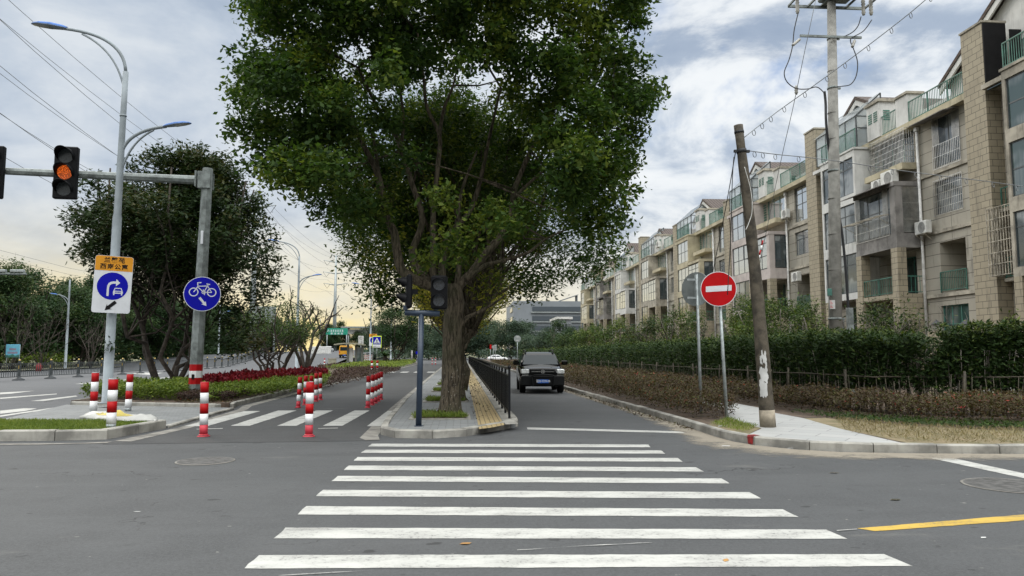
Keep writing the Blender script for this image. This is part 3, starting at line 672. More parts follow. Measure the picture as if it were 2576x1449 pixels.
raised('planted_bed', [(-12.0, 23.5), (-6.75, 21.92), (-7.0, 23.2), (-7.28, 38.2), (-7.22, 67.7), (-7.2, 125), (-17.8, 125), (-16.3, 95), (-14.25, 60)], .17, M['soil'])
kerb('kerb_stones', [(-14.35, 60), (-12.2, 23.42), (-6.62, 21.75), (-6.88, 23.2), (-7.16, 38.2), (-7.09, 67.7), (-7.05, 125)], .15, .14, 1, 1., 6)
kerb('kerb_stones', [(-17.9, 125), (-16.4, 95), (-14.37, 60.1)], .15, .14, 1, 1., 7)
# far side of the main road
raised('far_verge', [(-40, -10), (-40, 60), (-40.5, 90), (-46, 200), (-220, 260), (-220, -10)], .14, M['earth'])
sheet('far_kerb', [(-39.6, -10), (-39.6, 60), (-40.1, 90), (-40.6, 90), (-40.1, 60), (-40.1, -10)], .145, M['kerb'])
# planting of the bed
leafbed('lime_shrub_cover', [(-12.0, 24.0), (-8.75, 23.0), (-8.5, 26.2), (-10.5, 28.5), (-12.6, 29)], .17, .55, 16000, .10, M['lime'], 21, lumps=1.8, bright=.30)
def ib(pts, z): return [G(u, v, z)[:2] for u, v in pts]
leafbed('dark_shrub_cover', [(-8.75, 23.0), (-7.05, 22.6), (-7.3, 30), (-7.4, 40), (-8.4, 40), (-8.6, 27)], .17, .34, 20000, .07, M['purple'], 22, bright=.4)
leafbed('lime_shrub_cover', ib([(520, 985), (760, 962), (825, 950), (832, 938), (700, 950), (545, 966)], .5), .17, .45, 16000, .10, M['lime'], 23, bias=1., bright=.35)
leafbed('crimson_cover', ib([(500, 966), (560, 964), (700, 949.5), (820, 943), (820, 935), (640, 944), (520, 955)], .55), .17, .62, 16000, .15, M['crimson'], 24, bias=1., droop=-1., up=.2)
leafbed('dark_shrub_cover', ib([(820, 962), (900, 948), (985, 932), (1010, 925), (930, 922), (840, 934)], .45), .17, .40, 9000, .10, M['purple'], 25, bias=1.)
leafbed('lime_shrub_cover', ib([(815, 925), (910, 910), (1045, 906), (1045, 909), (1000, 922), (930, 921)], .45), .17, .5, 16000, .14, M['lime'], 26, bias=1., bright=.48)
leafbed('dark_shrub_cover', [(-12.5, 66), (-9, 60), (-8.5, 100), (-16, 118), (-15.5, 80)], .17, .35, 5000, .16, M['purple'], 27)
# bronze shrubs on the right verge
leafbed('bronze_shrub_cover', [(5.17, 16.6), (5.6, 16.0), (6.2, 16.4), (6.8, 17.6), (7.05, 20), (7.2, 26), (7.3, 120), (4.9, 120), (4.84, 33), (5.0, 24.5), (5.12, 19)], .125, .62, 66000, .062, M['brownshrub'], 31, bias=1.5)
leafbed('bronze_shrub_cover', [(8.4, 120), (8.3, 24), (8.35, 18.5), (8.9, 16.5), (9.6, 15.0), (10.6, 14.1), (12, 13.6), (22, 13.5), (22, 15.9), (13, 15.9), (11, 16.2), (9.9, 17.3), (9.6, 20), (9.6, 120)], .125, .70, 70000, .066, M['brownshrub'], 32, bias=1.5)
leafbed('green_ground_cover', [(8.2, 17.9), (8.45, 16.0), (9.1, 14.4), (10.2, 13.5), (12, 12.9), (20, 12.7), (20, 13.7), (12, 13.9), (10.7, 14.4), (9.1, 16.5)], .125, .14, 8000, .06, M['garden'], 33, bright=.25)
leafbed('straw_tufts', [(8.5, 16.2), (9.2, 14.6), (10.3, 13.7), (12, 13.1), (20, 12.9), (20, 11.95), (14, 11.65), (9.1, 11.45), (7.6, 11.65), (7.3, 13.5)], .13, .035, 9000, .09, M['drygrass'], 36, droop=-.9, wid=.10, bright=.5, bias=.3)
leafbed('turf_tufts', [(5.18, 14.9)] + gp([(1833, 1054), (1905, 1075)], .13) + [(5.25, 13.3)], .133, .04, 1500, .07, M['grass'], 34, droop=-1.2, wid=.12, bright=.6, bias=.2)
# ------------------------------------------------------------------ bollards
def bollard(loc, h, r, lane, label, tilt=(0, 0), group='red and white bollards'):
    t = thing('bollard', label, 'bollard', loc, 0, group); t.rotation_euler = (R(tilt[0] + .7 * math.sin(loc[0] * 37)), R(tilt[1] + .9 * math.sin(loc[1] * 23)), loc[0] * 5)
    mb = MB(); n = 20
    if lane: bands = [(.03, .22, 2), (.22, .42, 1), (.42, .61, 0), (.61, .81, 1), (.81, 1., 0)]
    else: bands = [(.0, .09, 3), (.09, .32, 1), (.32, .55, 0), (.55, .78, 1), (.78, 1., 0)]
    for a, b, m_ in bands:
        rr = r * (.97 if m_ in (2, 3) else 1.)
        mb.lathe([(rr, a * h), (rr, b * h)], n=n, m=m_)
    mb.lathe([(r * .99, h), (r * .93, h + .012), (r * .3, h + .014)], n=n, m=2 if lane else 3)
    mb.build('post', [M['red_band'], M['white_band'], M['pink_base'], M['galv']], t)
    if lane: MB().lathe([(r * 1.55, 0), (r * 1.5, .015), (r * 1.15, .022), (r * 1.1, .045), (r * .9, .046)], n=n).build('base', M['pink_base'], t); MB().lathe([(r * 1.25, .0), (r * 1.22, .03), (r * .8, .031)], n=n).build('foot_ring', M['rubber'], t)
    return t
def at_px(u, v, z=.004): return G(u, v, z)
B = [(512, 1098, 1.04, .078, 1, 'bollard standing alone in front of the mast with the bicycle sign', (0, 0)),
     (777, 1098, 1.04, .076, 1, 'red and white bollard with pink foot standing alone on the asphalt before the zebra bars', (0, 0)),
     (750, 1026, .90, .062, 1, 'leaning bollard, the one nearest the kerb in the left cluster of five', (0, 3)),
     (767, 1019, .90, .062, 1, 'bollard second from the kerb in the left cluster of five', (0, 1)),
     (781, 1015, .88, .062, 1, 'bollard in the middle of the left cluster of five, behind the lone bollard', (0, 0)),
     (795, 1010, .94, .062, 1, 'bollard second from last in the left cluster of five', (0, -1)),
     (806, 1006, .94, .062, 1, 'farthest bollard of the left cluster of five', (0, -2)),
     (925, 1026, .93, .062, 1, 'nearest bollard of the row of five in mid lane', (0, 1)),
     (936, 1019, .93, .062, 1, 'second nearest bollard of the row of five in mid lane', (0, 1)),
     (944, 1014.5, .93, .062, 1, 'third bollard of the row of five in mid lane', (0, 1)),
     (951, 1010, .95, .062, 1, 'fourth bollard of the row of five in mid lane', (0, 1)),
     (958, 1005.5, .96, .062, 1, 'farthest bollard of the row of five in mid lane', (0, 1))]
for u, v, h, r, ln, lb, tl in B: bollard(G(u, v, .004), h, r, ln, lb, tl)
bollard(G(279, 1077, .155), .95, .088, 0, 'thick red and white bollard in the corner turf, beside the white sack', (0, 0))
bollard(G(234, 1042, .05), 1.06, .088, 0, 'red and white bollard on the pavers behind the left end of the sack', (0, 0))
bollard(G(322, 1034, .05), 1.0, .085, 0, 'red and white bollard on the pavers nearest the shrub bed kerb', (0, 0))
far = [((-6.75, 56), 'left one of two bollards at the far end of the lime shrubs'), ((-6.35, 56), 'right one of two bollards at the far end of the lime shrubs'),
       ((-16.2, 88), 'small bollard beside the grey utility box'), ((-4.4, 112), 'left one of two tiny bollards far down the service lane'), ((-3.9, 112), 'right one of two tiny bollards far down the service lane')]
for (x, y), lb in far: bollard((x, y, .1 if x < -6 else .004), .98, .085, 1, lb)
# ------------------------------------------------------------------ signs
def face(mb, pts, y, m, cx=0., cz=0., s=1.):
    mb.plate([(cx + p[0] * s, cz + p[1] * s) for p in pts], y - .002, y, m)
ARROW_R = [(-.30, -.78), (-.16, -.78), (-.16, -.15), (-.12, 0.), (-.02, .10), (.12, .14), (.26, .14), (.26, -.05), (.52, .21), (.26, .48), (.26, .30), (.08, .30), (-.10, .25), (-.23, .13), (-.29, -.05), (-.30, -.20)]
def arrow(mb, y, m, c, d, L, wd, hd):
    dx, dz = d; px, pz = -dz, dx
    def q(a, b): return (c[0] + dx * a + px * b, c[1] + dz * a + pz * b)
    mb.plate([q(-L / 2, -wd / 2), q(L / 2 - hd, -wd / 2), q(L / 2 - hd * 1.25, -hd * .75), q(L / 2, 0), q(L / 2 - hd * 1.25, hd * .75), q(L / 2 - hd, wd / 2), q(-L / 2, wd / 2)][::1], y - .002, y, m)
def ringplate(mb, cx, cz, r, wd, y, m, n=28, a0=0., a1=2 * math.pi):
    o = [(cx + r * math.cos(a0 + (a1 - a0) * k / n), cz + r * math.sin(a0 + (a1 - a0) * k / n)) for k in range(n + 1)]
    i = [(cx + (r - wd) * math.cos(a0 + (a1 - a0) * k / n), cz + (r - wd) * math.sin(a0 + (a1 - a0) * k / n)) for k in range(n + 1)]
    for k in range(n): mb.plate([i[k], o[k], o[k + 1], i[k + 1]], y - .002, y, m)
def stroke(mb, a, b, wd, y, m):
    a, b = Vector((a[0], a[1])), Vector((b[0], b[1])); d = (b - a).normalized(); p = Vector((-d.y, d.x)) * wd / 2
    mb.plate([tuple(a - p), tuple(b - p), tuple(b + p), tuple(a + p)], y - .002, y, m)
def roundrect(w_, h_, r, n=5):
    out = []
    for cx, cz, a in ((w_ / 2 - r, h_ / 2 - r, 0), (-w_ / 2 + r, h_ / 2 - r, 90), (-w_ / 2 + r, -h_ / 2 + r, 180), (w_ / 2 - r, -h_ / 2 + r, 270)):
        out += [(cx + r * math.cos(R(a + 90 * k / n)), cz + r * math.sin(R(a + 90 * k / n))) for k in range(n + 1)]
    return out
def lane_sign(loc, rz, label, w_=1.0, h_=1.64, text=True, tilt=0.):
    t = thing('lane_sign', label, 'road sign', loc, rz); t.rotation_euler = (0, R(tilt), rz)
    MB().plate(roundrect(w_, h_, .07), 0, .02, 0).build('panel', M['sign_white'], t)
    k = h_ / 1.64; mb = MB(); zt = h_ / 2
    pp = [p for p in roundrect(w_ * .985, h_ * .99, .065) if p[1] > zt - .40 * k]
    z_ = zt - .43 * k; o = [(w_ * .4925, z_)] + pp + [(-w_ * .4925, z_)]
    mb.plate(o, -.003, -.001, 0); mb.build('name_band', M['sign_orange'], t)
    if text:
        text_mesh('place_name', '兰馨苑', .17, M['sign_black'], t, (0.0, -.0045, zt - .135), bold=.004, spacing=1.2)
        text_mesh('place_name', '西南公寓', .17, M['sign_black'], t, (0.0, -.0045, zt - .325), bold=.004, spacing=1.2)
    mb = MB(); cz = -.05 * k; r = .395 * k
    mb.disc(0, cz, r, -.003, -.001, 0, 40); mb.build('blue_disc', M['sign_blue'], t)
    mb = MB(); face(mb, [(p[0] * 1.0 - .05, p[1] + .05) for p in ARROW_R], -.0035, 0, 0, cz, r)
    cx, cy = .145 * k, cz - .165 * k; q = .125 * k   # small car from the front
    body = [(-1, -.35), (1, -.35), (1, .12), (.86, .3), (-.86, .3), (-1, .12)]
    mb.plate([(cx + a * q, cy + b * q) for a, b in body], -.0055, -.0035, 0)
    for s in (-1, 1):
        mb.plate([(cx + q * (s * .78 - .12), cy - .72 * q), (cx + q * (s * .78 + .12), cy - .72 * q), (cx + q * (s * .78 + .12), cy - .34 * q), (cx + q * (s * .78 - .12), cy - .34 * q)], -.0055, -.0035, 0)
        stroke(mb, (cx + s * .84 * q, cy + .26 * q), (cx + s * .62 * q, cy + .86 * q), .022 * k, -.0035, 0)
    stroke(mb, (cx - .68 * q, cy + .88 * q), (cx + .68 * q, cy + .88 * q), .024 * k, -.0035, 0)
    mb.build('turn_symbol', M['sign_white'], t)
    mb = MB()
    for zz in (-.08, .10): stroke(mb, (cx - .6 * q, cy + zz * q), (cx + .6 * q, cy + zz * q), .012 * k, -.0062, 0)
    mb.build('car_lines', M['sign_blue'], t)
    mb = MB(); arrow(mb, -.003, 0, (-.02 * k, -.62 * k), (-.72, -.69), .37 * k, .095 * k, .13 * k); mb.build('down_arrow', M['sign_black'], t)
    mb = MB(); mb.box(-.22, .22, .022, .06, .35 * k, .40 * k); mb.box(-.22, .22, .022, .06, -.42 * k, -.37 * k); mb.build_each('bracket', M['galv'], t)
    return t
def bicycle_sign(loc, rz, label, r=.56):
    t = thing('bicycle_sign', label, 'road sign', loc, rz)
    mb = MB(); mb.disc(0, 0, r, 0, .02, 0, 48); mb.build('rim', M['sign_white'], t)
    mb = MB(); mb.disc(0, 0, r * .965, -.003, -.0005, 0, 48); mb.build('blue_face', M['sign_blue'], t)
    mb = MB(); k = r; y = -.0035
    for cx in (-.46, .50): ringplate(mb, cx * k, .10 * k, .255 * k, .055 * k, y, 0)
    W1, W2, BB, ST, HD = (-.46, .10), (.50, .10), (.07, .10), (.27, .47), (-.24, .44)
    for a, b, wd in ((W1, HD, .055), (HD, (-.27, .63), .05), ((-.30, .63), (-.06, .66), .055), (HD, ST, .05), ((-.23, .38), BB, .05), (BB, ST, .05), (ST, (.30, .58), .05), ((.20, .59), (.40, .56), .055), (BB, W2, .045), (W2, ST, .045), ((.07, .10), (.13, -.06), .04), ((.02, .26), (.10, .20), .035)):
        stroke(mb, (a[0] * k, a[1] * k), (b[0] * k, b[1] * k), wd * k, y, 0)
    ringplate(mb, BB[0] * k, BB[1] * k, .105 * k, .035 * k, y, 0)
    arrow(mb, y, 0, (.05 * k, -.45 * k), (.62, -.78), .62 * k, .13 * k, .20 * k)
    mb.build('bicycle_symbol', M['sign_white'], t)
    return t
def rnd_bracket(mb, y0, y1, z, w_=.2): mb.box(-w_, w_, y0, y1, z - .025, z + .025)
# ------------------------------------------------------------------ street lamps
def street_lamp(loc, label, h, s=1., rz=0., lean=(0, 0), arm_l=True, arm_r=True, group='double armed street lamps', big=True):
    t = thing('street_lamp', label, 'street lamp', loc, rz, group); t.rotation_euler = (R(lean[0]), R(lean[1]), rz)
    n = 12
    mb = MB(); mb.lathe([(.24 * s, 0), (.24 * s, .02), (.135 * s, .03), (.125 * s, h * .55), (.105 * s, h * .56), (.085 * s, h * .86), (.08 * s, h)], n=n)
    mb.lathe([(.10 * s, h * .86), (.10 * s, h * .865)], n=n); mb.build('pole', M['lamp_grey'], t)
    def head(p, d, up, L):
        d = Vector(d).normalized(); side = d.cross(Vector((0, 0, 1))).normalized(); nz = side.cross(d)
        mt, mb_, mg = MB(), MB(), MB(); p = Vector(p)
        st = [(0, .07, .05), (.12, .12, .075), (.45, .17, .10), (.75, .16, .085), (.93, .10, .05), (1., .02, .012)]
        rt, rb, rg = [], [], []
        for f_, w_, hh in st:
            c = p + d * L * f_; w_ *= L / 1.1; hh *= L / 1.1
            rt.append([c + side * w_ * math.cos(a) + nz * (hh * 1.35 * math.sin(a)) for a in [math.pi * q / 8 for q in range(9)]])
            rb.append([c - side * w_ * math.cos(a) * 1.03 + nz * (.015 - hh * .5 * math.sin(a)) for a in [math.pi * q / 8 for q in range(9)]])
            rg.append([c - side * w_ * .72 * math.cos(a) + nz * (.0 - hh * .56 * math.sin(a)) for a in [math.pi * q / 8 for q in range(9)]])
        o = MB().ring(rb, 0, True, True).build('lamp_head', M['lamp_grey'], t)
        MB().ring(rt, 0, True, True).build('lamp_cover', M['lamp_blue'], o); MB().ring(rg[2:5], 0, True, True).build('diffuser', M['lamp_glass'], o)
    def arm(sgn, z0, dx, dz, L):
        mb = MB(); e = Vector((sgn * dx, 0, z0 + dz)); b = Vector((0, 0, z0))
        p = arc(b, (sgn * dx * .05, 0, z0 + dz * .85), e, 14); mb.tube(p, [.05 * s] * 15, 8)
        p2 = arc((sgn * .02, 0, z0 - .55 * s), (sgn * dx * .16, 0, z0 + dz * .50), tuple(Vector((sgn * dx * .72, 0, z0 + dz * .88))), 14); mb.tube(p2, [.032 * s] * 15, 6)
        mb.build('arm', M['lamp_grey'], t)
        d = (p[-1] - p[-2]); head(e - d.normalized() * .08, d, None, L)
    if arm_l: arm(-1, h, 1.95 * s, 1.35 * s, 1.12 * s)
    if arm_r: arm(1, h * .735, 1.32 * s, .95 * s, .85 * s)
    return t
L1 = G(268, 1014, .17)
lamp = street_lamp(L1, 'tall double armed street lamp carrying the yellow topped lane sign', 10.0, 1.0, R(-4), (0, .45))
s_ = A(286, 716, L1[1] - .16); lane_sign((s_.x, s_.y - .06, s_.z), R(22), 'white lane sign with orange band and blue turn disc on the near lamp post', .99, 1.68, True, 1.5)
# leaf sprig caught on the lamp post
p = A(273, 862, L1[1] - .15); cr = crown('leafy_sprig', [((p.x + .05, p.y, p.z - .05), (.36, .12, .17))], 700, .17, M['magnolia'], 77, None, .8, .08); tag(cr, 'sprig of dark leaves growing against the near lamp post', 'sprig')
for (x, y), h, lb in (((-14.6, 66), 10.2, 'second double armed street lamp, behind the bare tree'),
                      ((-13.3, 108), 10.4, 'third street lamp, standing in the lime shrubs past the bus shelter'), ((-12.6, 132), 11.2, 'fourth street lamp, beyond the pedestrian crossing sign')):
    street_lamp((x, y, .17), lb, h, 1., R(-4))
fl = [(-40.6, 78, 9.3, 'single armed street lamp before the woodland on the far side of the main road'), (-41.5, 128, 9, 'distant street lamp behind the shrubby tree across the main road'),
      (-40, 170, 9.3, 'distant street lamp behind the bare branches across the main road'), (-41, 215, 9.5, 'farthest street lamp, in front of the green road sign')]
for i, (x, y, h, lb) in enumerate(fl):
    street_lamp((x, y, zr(y)), lb, h, .95, math.pi if i == 0 else 0, (0, 0), False, True, 'street lamps across the main road')
# ------------------------------------------------------------------ traffic light mast
MP = G(489, 1000, .2); MY = MP[1]
tm = thing('traffic_light', 'tall octagonal mast with a long arm and an amber traffic light', 'traffic light', (MP[0], MY, .17), 0)
mtop = A(523, 424, MY); hm = mtop.z - .17; ox = mtop.x - MP[0]
def octa(c, r): return [(c[0] + r * math.cos(R(22.5 + 45 * k)), c[1] + r * math.sin(R(22.5 + 45 * k)), c[2]) for k in range(8)]
mb = MB(); mb.ring([octa((ox * f_, 0, hm * f_), .205 - .045 * f_) for f_ in (0, .25, .5, .75, 1.)], 0, False); mb.build('pole', M['mast'], tm)
mb = MB()
for a, b, m_ in ((.061, .088, 0), (.0882, .117, 1), (.1172, .145, 0)):
    mb.ring([octa((ox * f_, 0, hm * f_), .207 - .045 * f_) for f_ in (a - .0, b)], m_, False)
mb.build('red_bands', [M['red_band'], M['white_band']], tm)
MB().rbox(-.045, .045, -.215, -.19, .62, .78, .01).build('access_hatch', M['rubber'], tm)
mb = MB()
for z_, m_ in ((hm * .69, 0), (hm * .43, 0)):
    x_ = ox * z_ / hm; mb.rbox(x_ - .03, x_ + .05, -.215, -.175, z_ - .22, z_ + .22, .012)
mb.build_each('bracket_clamp', M['sign_white'], tm)
zA = A(520, 453, MY).z - .17; xA = ox * zA / hm
mb = MB(); mb.tube([(xA - .12, 0, zA), (xA - .5, 0, zA), (-13.5, 0, zA + .42)], [.15, .145, .085], 8, 0, False)
mb.box(xA - .32, xA - .28, -.26, .26, zA - .26, zA + .26); mb.box(xA - .24, xA + .16, -.2, -.185, zA - .3, zA + .26); mb.box(xA - .24, xA + .16, .185, .2, zA - .3, zA + .26)
mb.box(xA - .24, xA + .14, -.18, .18, zA + .24, zA + .26); mb.box(xA - .24, xA + .14, -.18, .18, zA - .28, zA - .26)
mb.build('arm', M['mast'], tm)
def visor(mb, cx, cz, r, L, y, m=0, n=14, a0=-25, a1=205):
    o = [(cx + r * math.cos(R(a0 + (a1 - a0) * k / n)), cz + r * math.sin(R(a0 + (a1 - a0) * k / n)), math.sin(math.pi * k / n)) for k in range(n + 1)]
    vs = [(x, y, z) for x, z, s in o] + [(x, y - L * (.18 + .82 * s), z - .03 * s) for x, z, s in o] + [(cx + (x - cx) * .94, y, cz + (z - cz) * .94) for x, z, s in o] + [(cx + (x - cx) * .94, y - L * (.18 + .82 * s) , cz + (z - cz) * .94 - .03 * s) for x, z, s in o]
    k = n + 1; fs = []
    for i in range(n): fs += [(i, i + 1, k + i + 1, k + i), (2 * k + i + 1, 2 * k + i, 3 * k + i, 3 * k + i + 1), (k + i, k + i + 1, 3 * k + i + 1, 3 * k + i)]
    mb.add(vs, fs, m, True)
def signal(parent, loc, w_, h_, n, rz, lit=None, lens='lens_off', dep=.2):
    o = MB().rbox(-w_ / 2, w_ / 2, 0, dep, -h_ / 2, h_ / 2, .035).build('signal_head', M['black'], parent, loc); o.rotation_euler = (0, 0, rz)
    st = h_ * .94 / n; r = min(w_ * .37, st * .43)
    for i in range(n):
        cz = h_ * .47 - st * (i + .5)
        mb = MB(); visor(mb, 0, cz, r * 1.12, .32 * w_ / .5, .0); mb.build('visor', M['black'], o)
        mb = MB(); mb.disc(0, cz, r, -.012, .01, 0, 28); mb.build('lens', M['amber'] if lit == i else M[lens], o)
    mb = MB(); mb.box(-.05, .05, dep, dep + .12, -.05, .05); mb.build_each('clamp', M['black'], o)
    return o
for u, v, lt in ((165, 434, 1), (-22, 432, None)):
    q = A(u, v, MY - .36); signal(tm, (q.x - MP[0], -.40, q.z - .17), .70, 1.72, 3, R(6), lt)
b_ = A(511, 740, MY - .23); bicycle_sign((b_.x, b_.y - .08, b_.z), R(17), 'round blue bicycle lane sign with a down arrow on the traffic light mast', .56)
# camera gantry far left
cg = thing('camera_gantry', 'grey camera bar reaching in at the left edge above the trees', 'camera gantry', (-52, 58, 0)); mb = MB(); e = A(66, 689, 58)
mb.tube([(-3, 0, 0), (-3, 0, e.z)], .14, 8); mb.tube([(-3, 0, e.z), (e.x + 52, 0, e.z)], .09, 8); mb.build('pole', M['mast'], cg)
for dx in (-.4, -.9, -1.75):
    mb = MB(); mb.rbox(e.x + 52 + dx - .25, e.x + 52 + dx + .25, -.15, .15, e.z + .12, e.z + .32, .03); mb.box(e.x + 52 + dx - .04, e.x + 52 + dx + .04, -.04, .04, e.z + .05, e.z + .12); mb.build('camera_box', M['sign_back'], cg)
# ------------------------------------------------------------------ pedestrian signal post on the island
TP = G(1053, 1072, .14); TY = TP[1]
ts = thing('pedestrian_signal', 'slate blue T shaped post with two dark pedestrian signals', 'pedestrian signal', TP); tt = A(1060, 788, TY); hx = tt.x - TP[0]; hz = tt.z - .14
mb = MB(); mb.tube([(0, 0, 0), (hx, 0, hz)], [.062, .057], 14); mb.lathe([(.10, 0), (.10, .012), (.07, .014)], n=16); mb.build('post', M['blue_grey'], ts)
xl, xr = A(1018, 786, TY).x - TP[0], A(1106, 788, TY).x - TP[0]
mb = MB(); mb.tube([(xl, 0, hz + .01), (xr, 0, hz - .005)], .062, 12); mb.box(xl - .03, xl + .06, -.05, .05, hz + .07, hz + .16); mb.box(xr - .10, xr - .02, -.05, .05, hz + .07, hz + .12); mb.build('crossbar', M['blue_grey'], ts)
q = A(1104, 735, TY - .1); signal(ts, (q.x - TP[0], -.10, q.z - .14), .335, .70, 2, R(-5), None, 'ped_lens', .16)
q = A(1017, 733, TY); signal(ts, (q.x - TP[0] + .03, .04, q.z - .14), .335, .70, 2, R(-80), None, 'ped_lens', .12)
# ------------------------------------------------------------------ black railing on the island
rl = thing('railing', 'long black metal railing along the island pavement', 'railing', (1.10, 0, .14)); y0r, y1r = G(1280, 1053, .14)[1], 118.
mb = MB(); mb.bar((0, y0r, 1.13), (.1, y1r, 1.13), .05, .05); mb.bar((0, y0r, .97), (.1, y1r, .97), .03, .035); mb.bar((0, y0r, .13), (.1, y1r, .13), .03, .035); mb.build('rails', M['fence_black'], rl)
mb = MB(); y = y0r + .05
while y < y1r:
    x = .1 * (y - y0r) / (y1r - y0r); st = .105 if y < 45 else .21; mb.box(x - .009, x + .009, y - .009, y + .009, .15, .955); y += st
mb.build('balusters', M['fence_black'], rl); y = y0r; k = 0
while y < y1r:
    x = .1 * (y - y0r) / (y1r - y0r); mb = MB(); mb.box(x - .026, x + .026, y - .026, y + .026, 0, 1.105)
    if k == 0: mb.lathe([(.0, -.04), (.036, -.02), (.045, .015), (.03, .045), (.0, .055)], (x, y, 1.15), 12)
    mb.build('fence_post', M['fence_black'], rl); y += 1.5 if y < 60 else 3.; k += 1
# ------------------------------------------------------------------ median fence of the main road
FN = [(-27.2, 40), (-26.9, 46.4), (-26.6, 52.5), (-26.4, 61.5), (-27.0, 75), (-28.1, 90), (-30, 105), (-33, 122), (-37, 140)]
mf = thing('median_fence', 'grey traffic fence with gold capped posts along the middle of the main road', 'fence', (0, 0, 0))
def onfn(y):
    for a, b in zip(FN, FN[1:]):
        if a[1] <= y <= b[1]: return a[0] + (b[0] - a[0]) * (y - a[1]) / (b[1] - a[1])
    return FN[-1][0]
M['fence_grey'] = mat('grey_fence_paint', (.055, .064, .068), .45, .2); M['fence_foot'] = mat('cast_foot', (.03, .035, .04), .6)
ysq = []; y = 40.2
while y < 138: ysq.append(y); y += 3.15
mbp = MB(); mbp.box(-.055, .055, -.055, .055, .16, 1.18); mbp.lathe([(.075, 1.19), (.075, 1.215), (.05, 1.22), (.06, 1.25), (.0, 1.29)], n=10, m=1); mbp.box(-.03, .03, -.062, -.056, .70, .90, 1)
mbp.lathe([(.34, 0), (.34, .04), (.20, .12), (.10, .17), (.055, .25)], n=12, m=2)
post0 = mbp.build('fence_post', [M['fence_grey'], M['gold'], M['fence_foot']], mf)
for i, y in enumerate(ysq):
    o = post0 if i == 0 else post0.copy()
    if i: COL.objects.link(o); o.parent = mf
    o.location = (onfn(y), y, zr(y) + .004)
for a, b in zip(ysq, ysq[1:]):
    pa, pb = Vector((onfn(a), a, zr(a))), Vector((onfn(b), b, zr(b))); mb = MB(); z = Vector((0, 0, 1))
    for hh, q in ((1.02, .045), (.93, .03), (.22, .04)): mb.bar(pa + z * hh, pb + z * hh, .035, q)
    n = 16 if a < 75 else 9
    for k in range(1, n):
        p = pa.lerp(pb, k / n); mb.box(p.x - .014, p.x + .014, p.y - .014, p.y + .014, p.z + .23, p.z + 1.02)
    mb.build('fence_panel', M['fence_grey'], mf)
# ------------------------------------------------------------------ right hand signs and poles
def pole_sign(base, topv, label, cat, name, build, rpole=.038, group=None):
    u0, v0, zb = base; b = Vector(G(u0, v0, zb)); tp = A(topv[0], topv[1], b.y); t = thing(name, label, cat, b, 0, group)
    MB().tube([(0, 0, -.1), tuple(tp - b)], [rpole, rpole * .96], 12).build('pole', M['galv'], t); build(t, tp - b); return t
def noentry(t, top):
    z = A(1807, 727, t.location.y - .06) - t.location; o = MB(); o.disc(0, 0, .405, 0, .018, 0, 48); rim = o.build('rim', M['sign_white'], t, (z.x, -.075, z.z)); rim.rotation_euler = (0, R(2), R(-14))
    MB().disc(0, 0, .389, -.003, -.0005, 0, 48).build('red_face', M['sign_red'], rim)
    mb = MB(); mb.plate([(-.285, -.08), (.29, -.033), (.29, .098), (-.285, .051)], -.0055, -.0032); mb.build('white_bar', M['sign_white'], rim)
    mb = MB(); mb.box(z.x - .12, z.x + .12, -.036, -.02, z.z + .16, z.z + .2); mb.box(z.x - .12, z.x + .12, -.036, -.02, z.z - .2, z.z - .16); mb.build_each('bracket', M['galv'], t)
pole_sign((1829, 1053, .13), (1810, 745), 'round red no entry sign with a white bar on a galvanised post', 'road sign', 'no_entry_sign', noentry)
def backsign(t, top):
    z = A(1751, 727, t.location.y + .05) - t.location; o = MB(); o.disc(0, 0, .43, 0, .02, 0, 40); p = o.build('sign_back', M['sign_back'], t, (z.x - .0, .07, z.z)); p.rotation_euler = (0, 0, R(-52))
    mb = MB()
    for dz in (-.23, .23): mb.bar((z.x - .26, -.03, z.z + dz), (z.x + .26, .04, z.z + dz), .03, .05)
    mb.bar((z.x - .02, .05, z.z - .35), (z.x - .02, .05, z.z + .35), .05, .03); mb.build_each('bracket', M['galv'], t)
pole_sign((1764, 1040, .13), (1752, 690), 'grey back of a round sign on a post left of the no entry sign', 'road sign', 'sign_seen_from_behind', backsign)
# leaning wooden pole
LP = G(1932, 1074, .13); lt = A(1857, 315, LP[1] + .0)
lp = thing('wooden_pole', 'old leaning wooden pole with torn white paper on it', 'utility pole', LP); V = lt - Vector(LP)
def on(v, t_): return Vector((V.x * t_ + .05 * math.sin(t_ * 3.1), 0, V.z * t_))
n = 14; mb = MB(); mb.tube([on(V, i / n) + Vector((0, 0, -.1 if i == 0 else 0)) for i in range(n + 1)], [.150 - .060 * i / n + .006 * math.sin(i * 2.3) for i in range(n + 1)], 16); mb.build('shaft', M['wood_pole'], lp)
mb = MB(); mb.tube([on(V, -.0), on(V, .055)], [.158, .153], 16); mb.build('painted_foot', M['sand'], lp)
def wrap(t0, t1, a0, a1, r_add=.004, jag=0., seed=0):
    rg = random.Random(seed); vs = []; fs = []; nn, kk = 10, 6
    for i in range(kk + 1):
        t_ = t0 + (t1 - t0) * i / kk; c = on(V, t_); rr = .150 - .060 * t_ + r_add + .004
        for j in range(nn + 1):
            a = R(a0 + (a1 - a0) * j / nn + (rg.uniform(-jag, jag) if j in (0, nn) else 0)); vs.append((c.x + rr * math.cos(a), c.y + rr * math.sin(a), c.z + (rg.uniform(-.03, .03) * jag / 6 if i in (0, kk) else 0)))
    for i in range(kk):
        for j in range(nn): fs.append((i * (nn + 1) + j, i * (nn + 1) + j + 1, (i + 1) * (nn + 1) + j + 1, (i + 1) * (nn + 1) + j))
    return MB().add(vs, fs, 0, True)
wrap(.098, .142, 205, 262, jag=5, seed=3).build('torn_paper', M['paper'], lp)
wrap(.142, .192, 212, 275, jag=9, seed=4).build('torn_paper', M['paper'], lp)
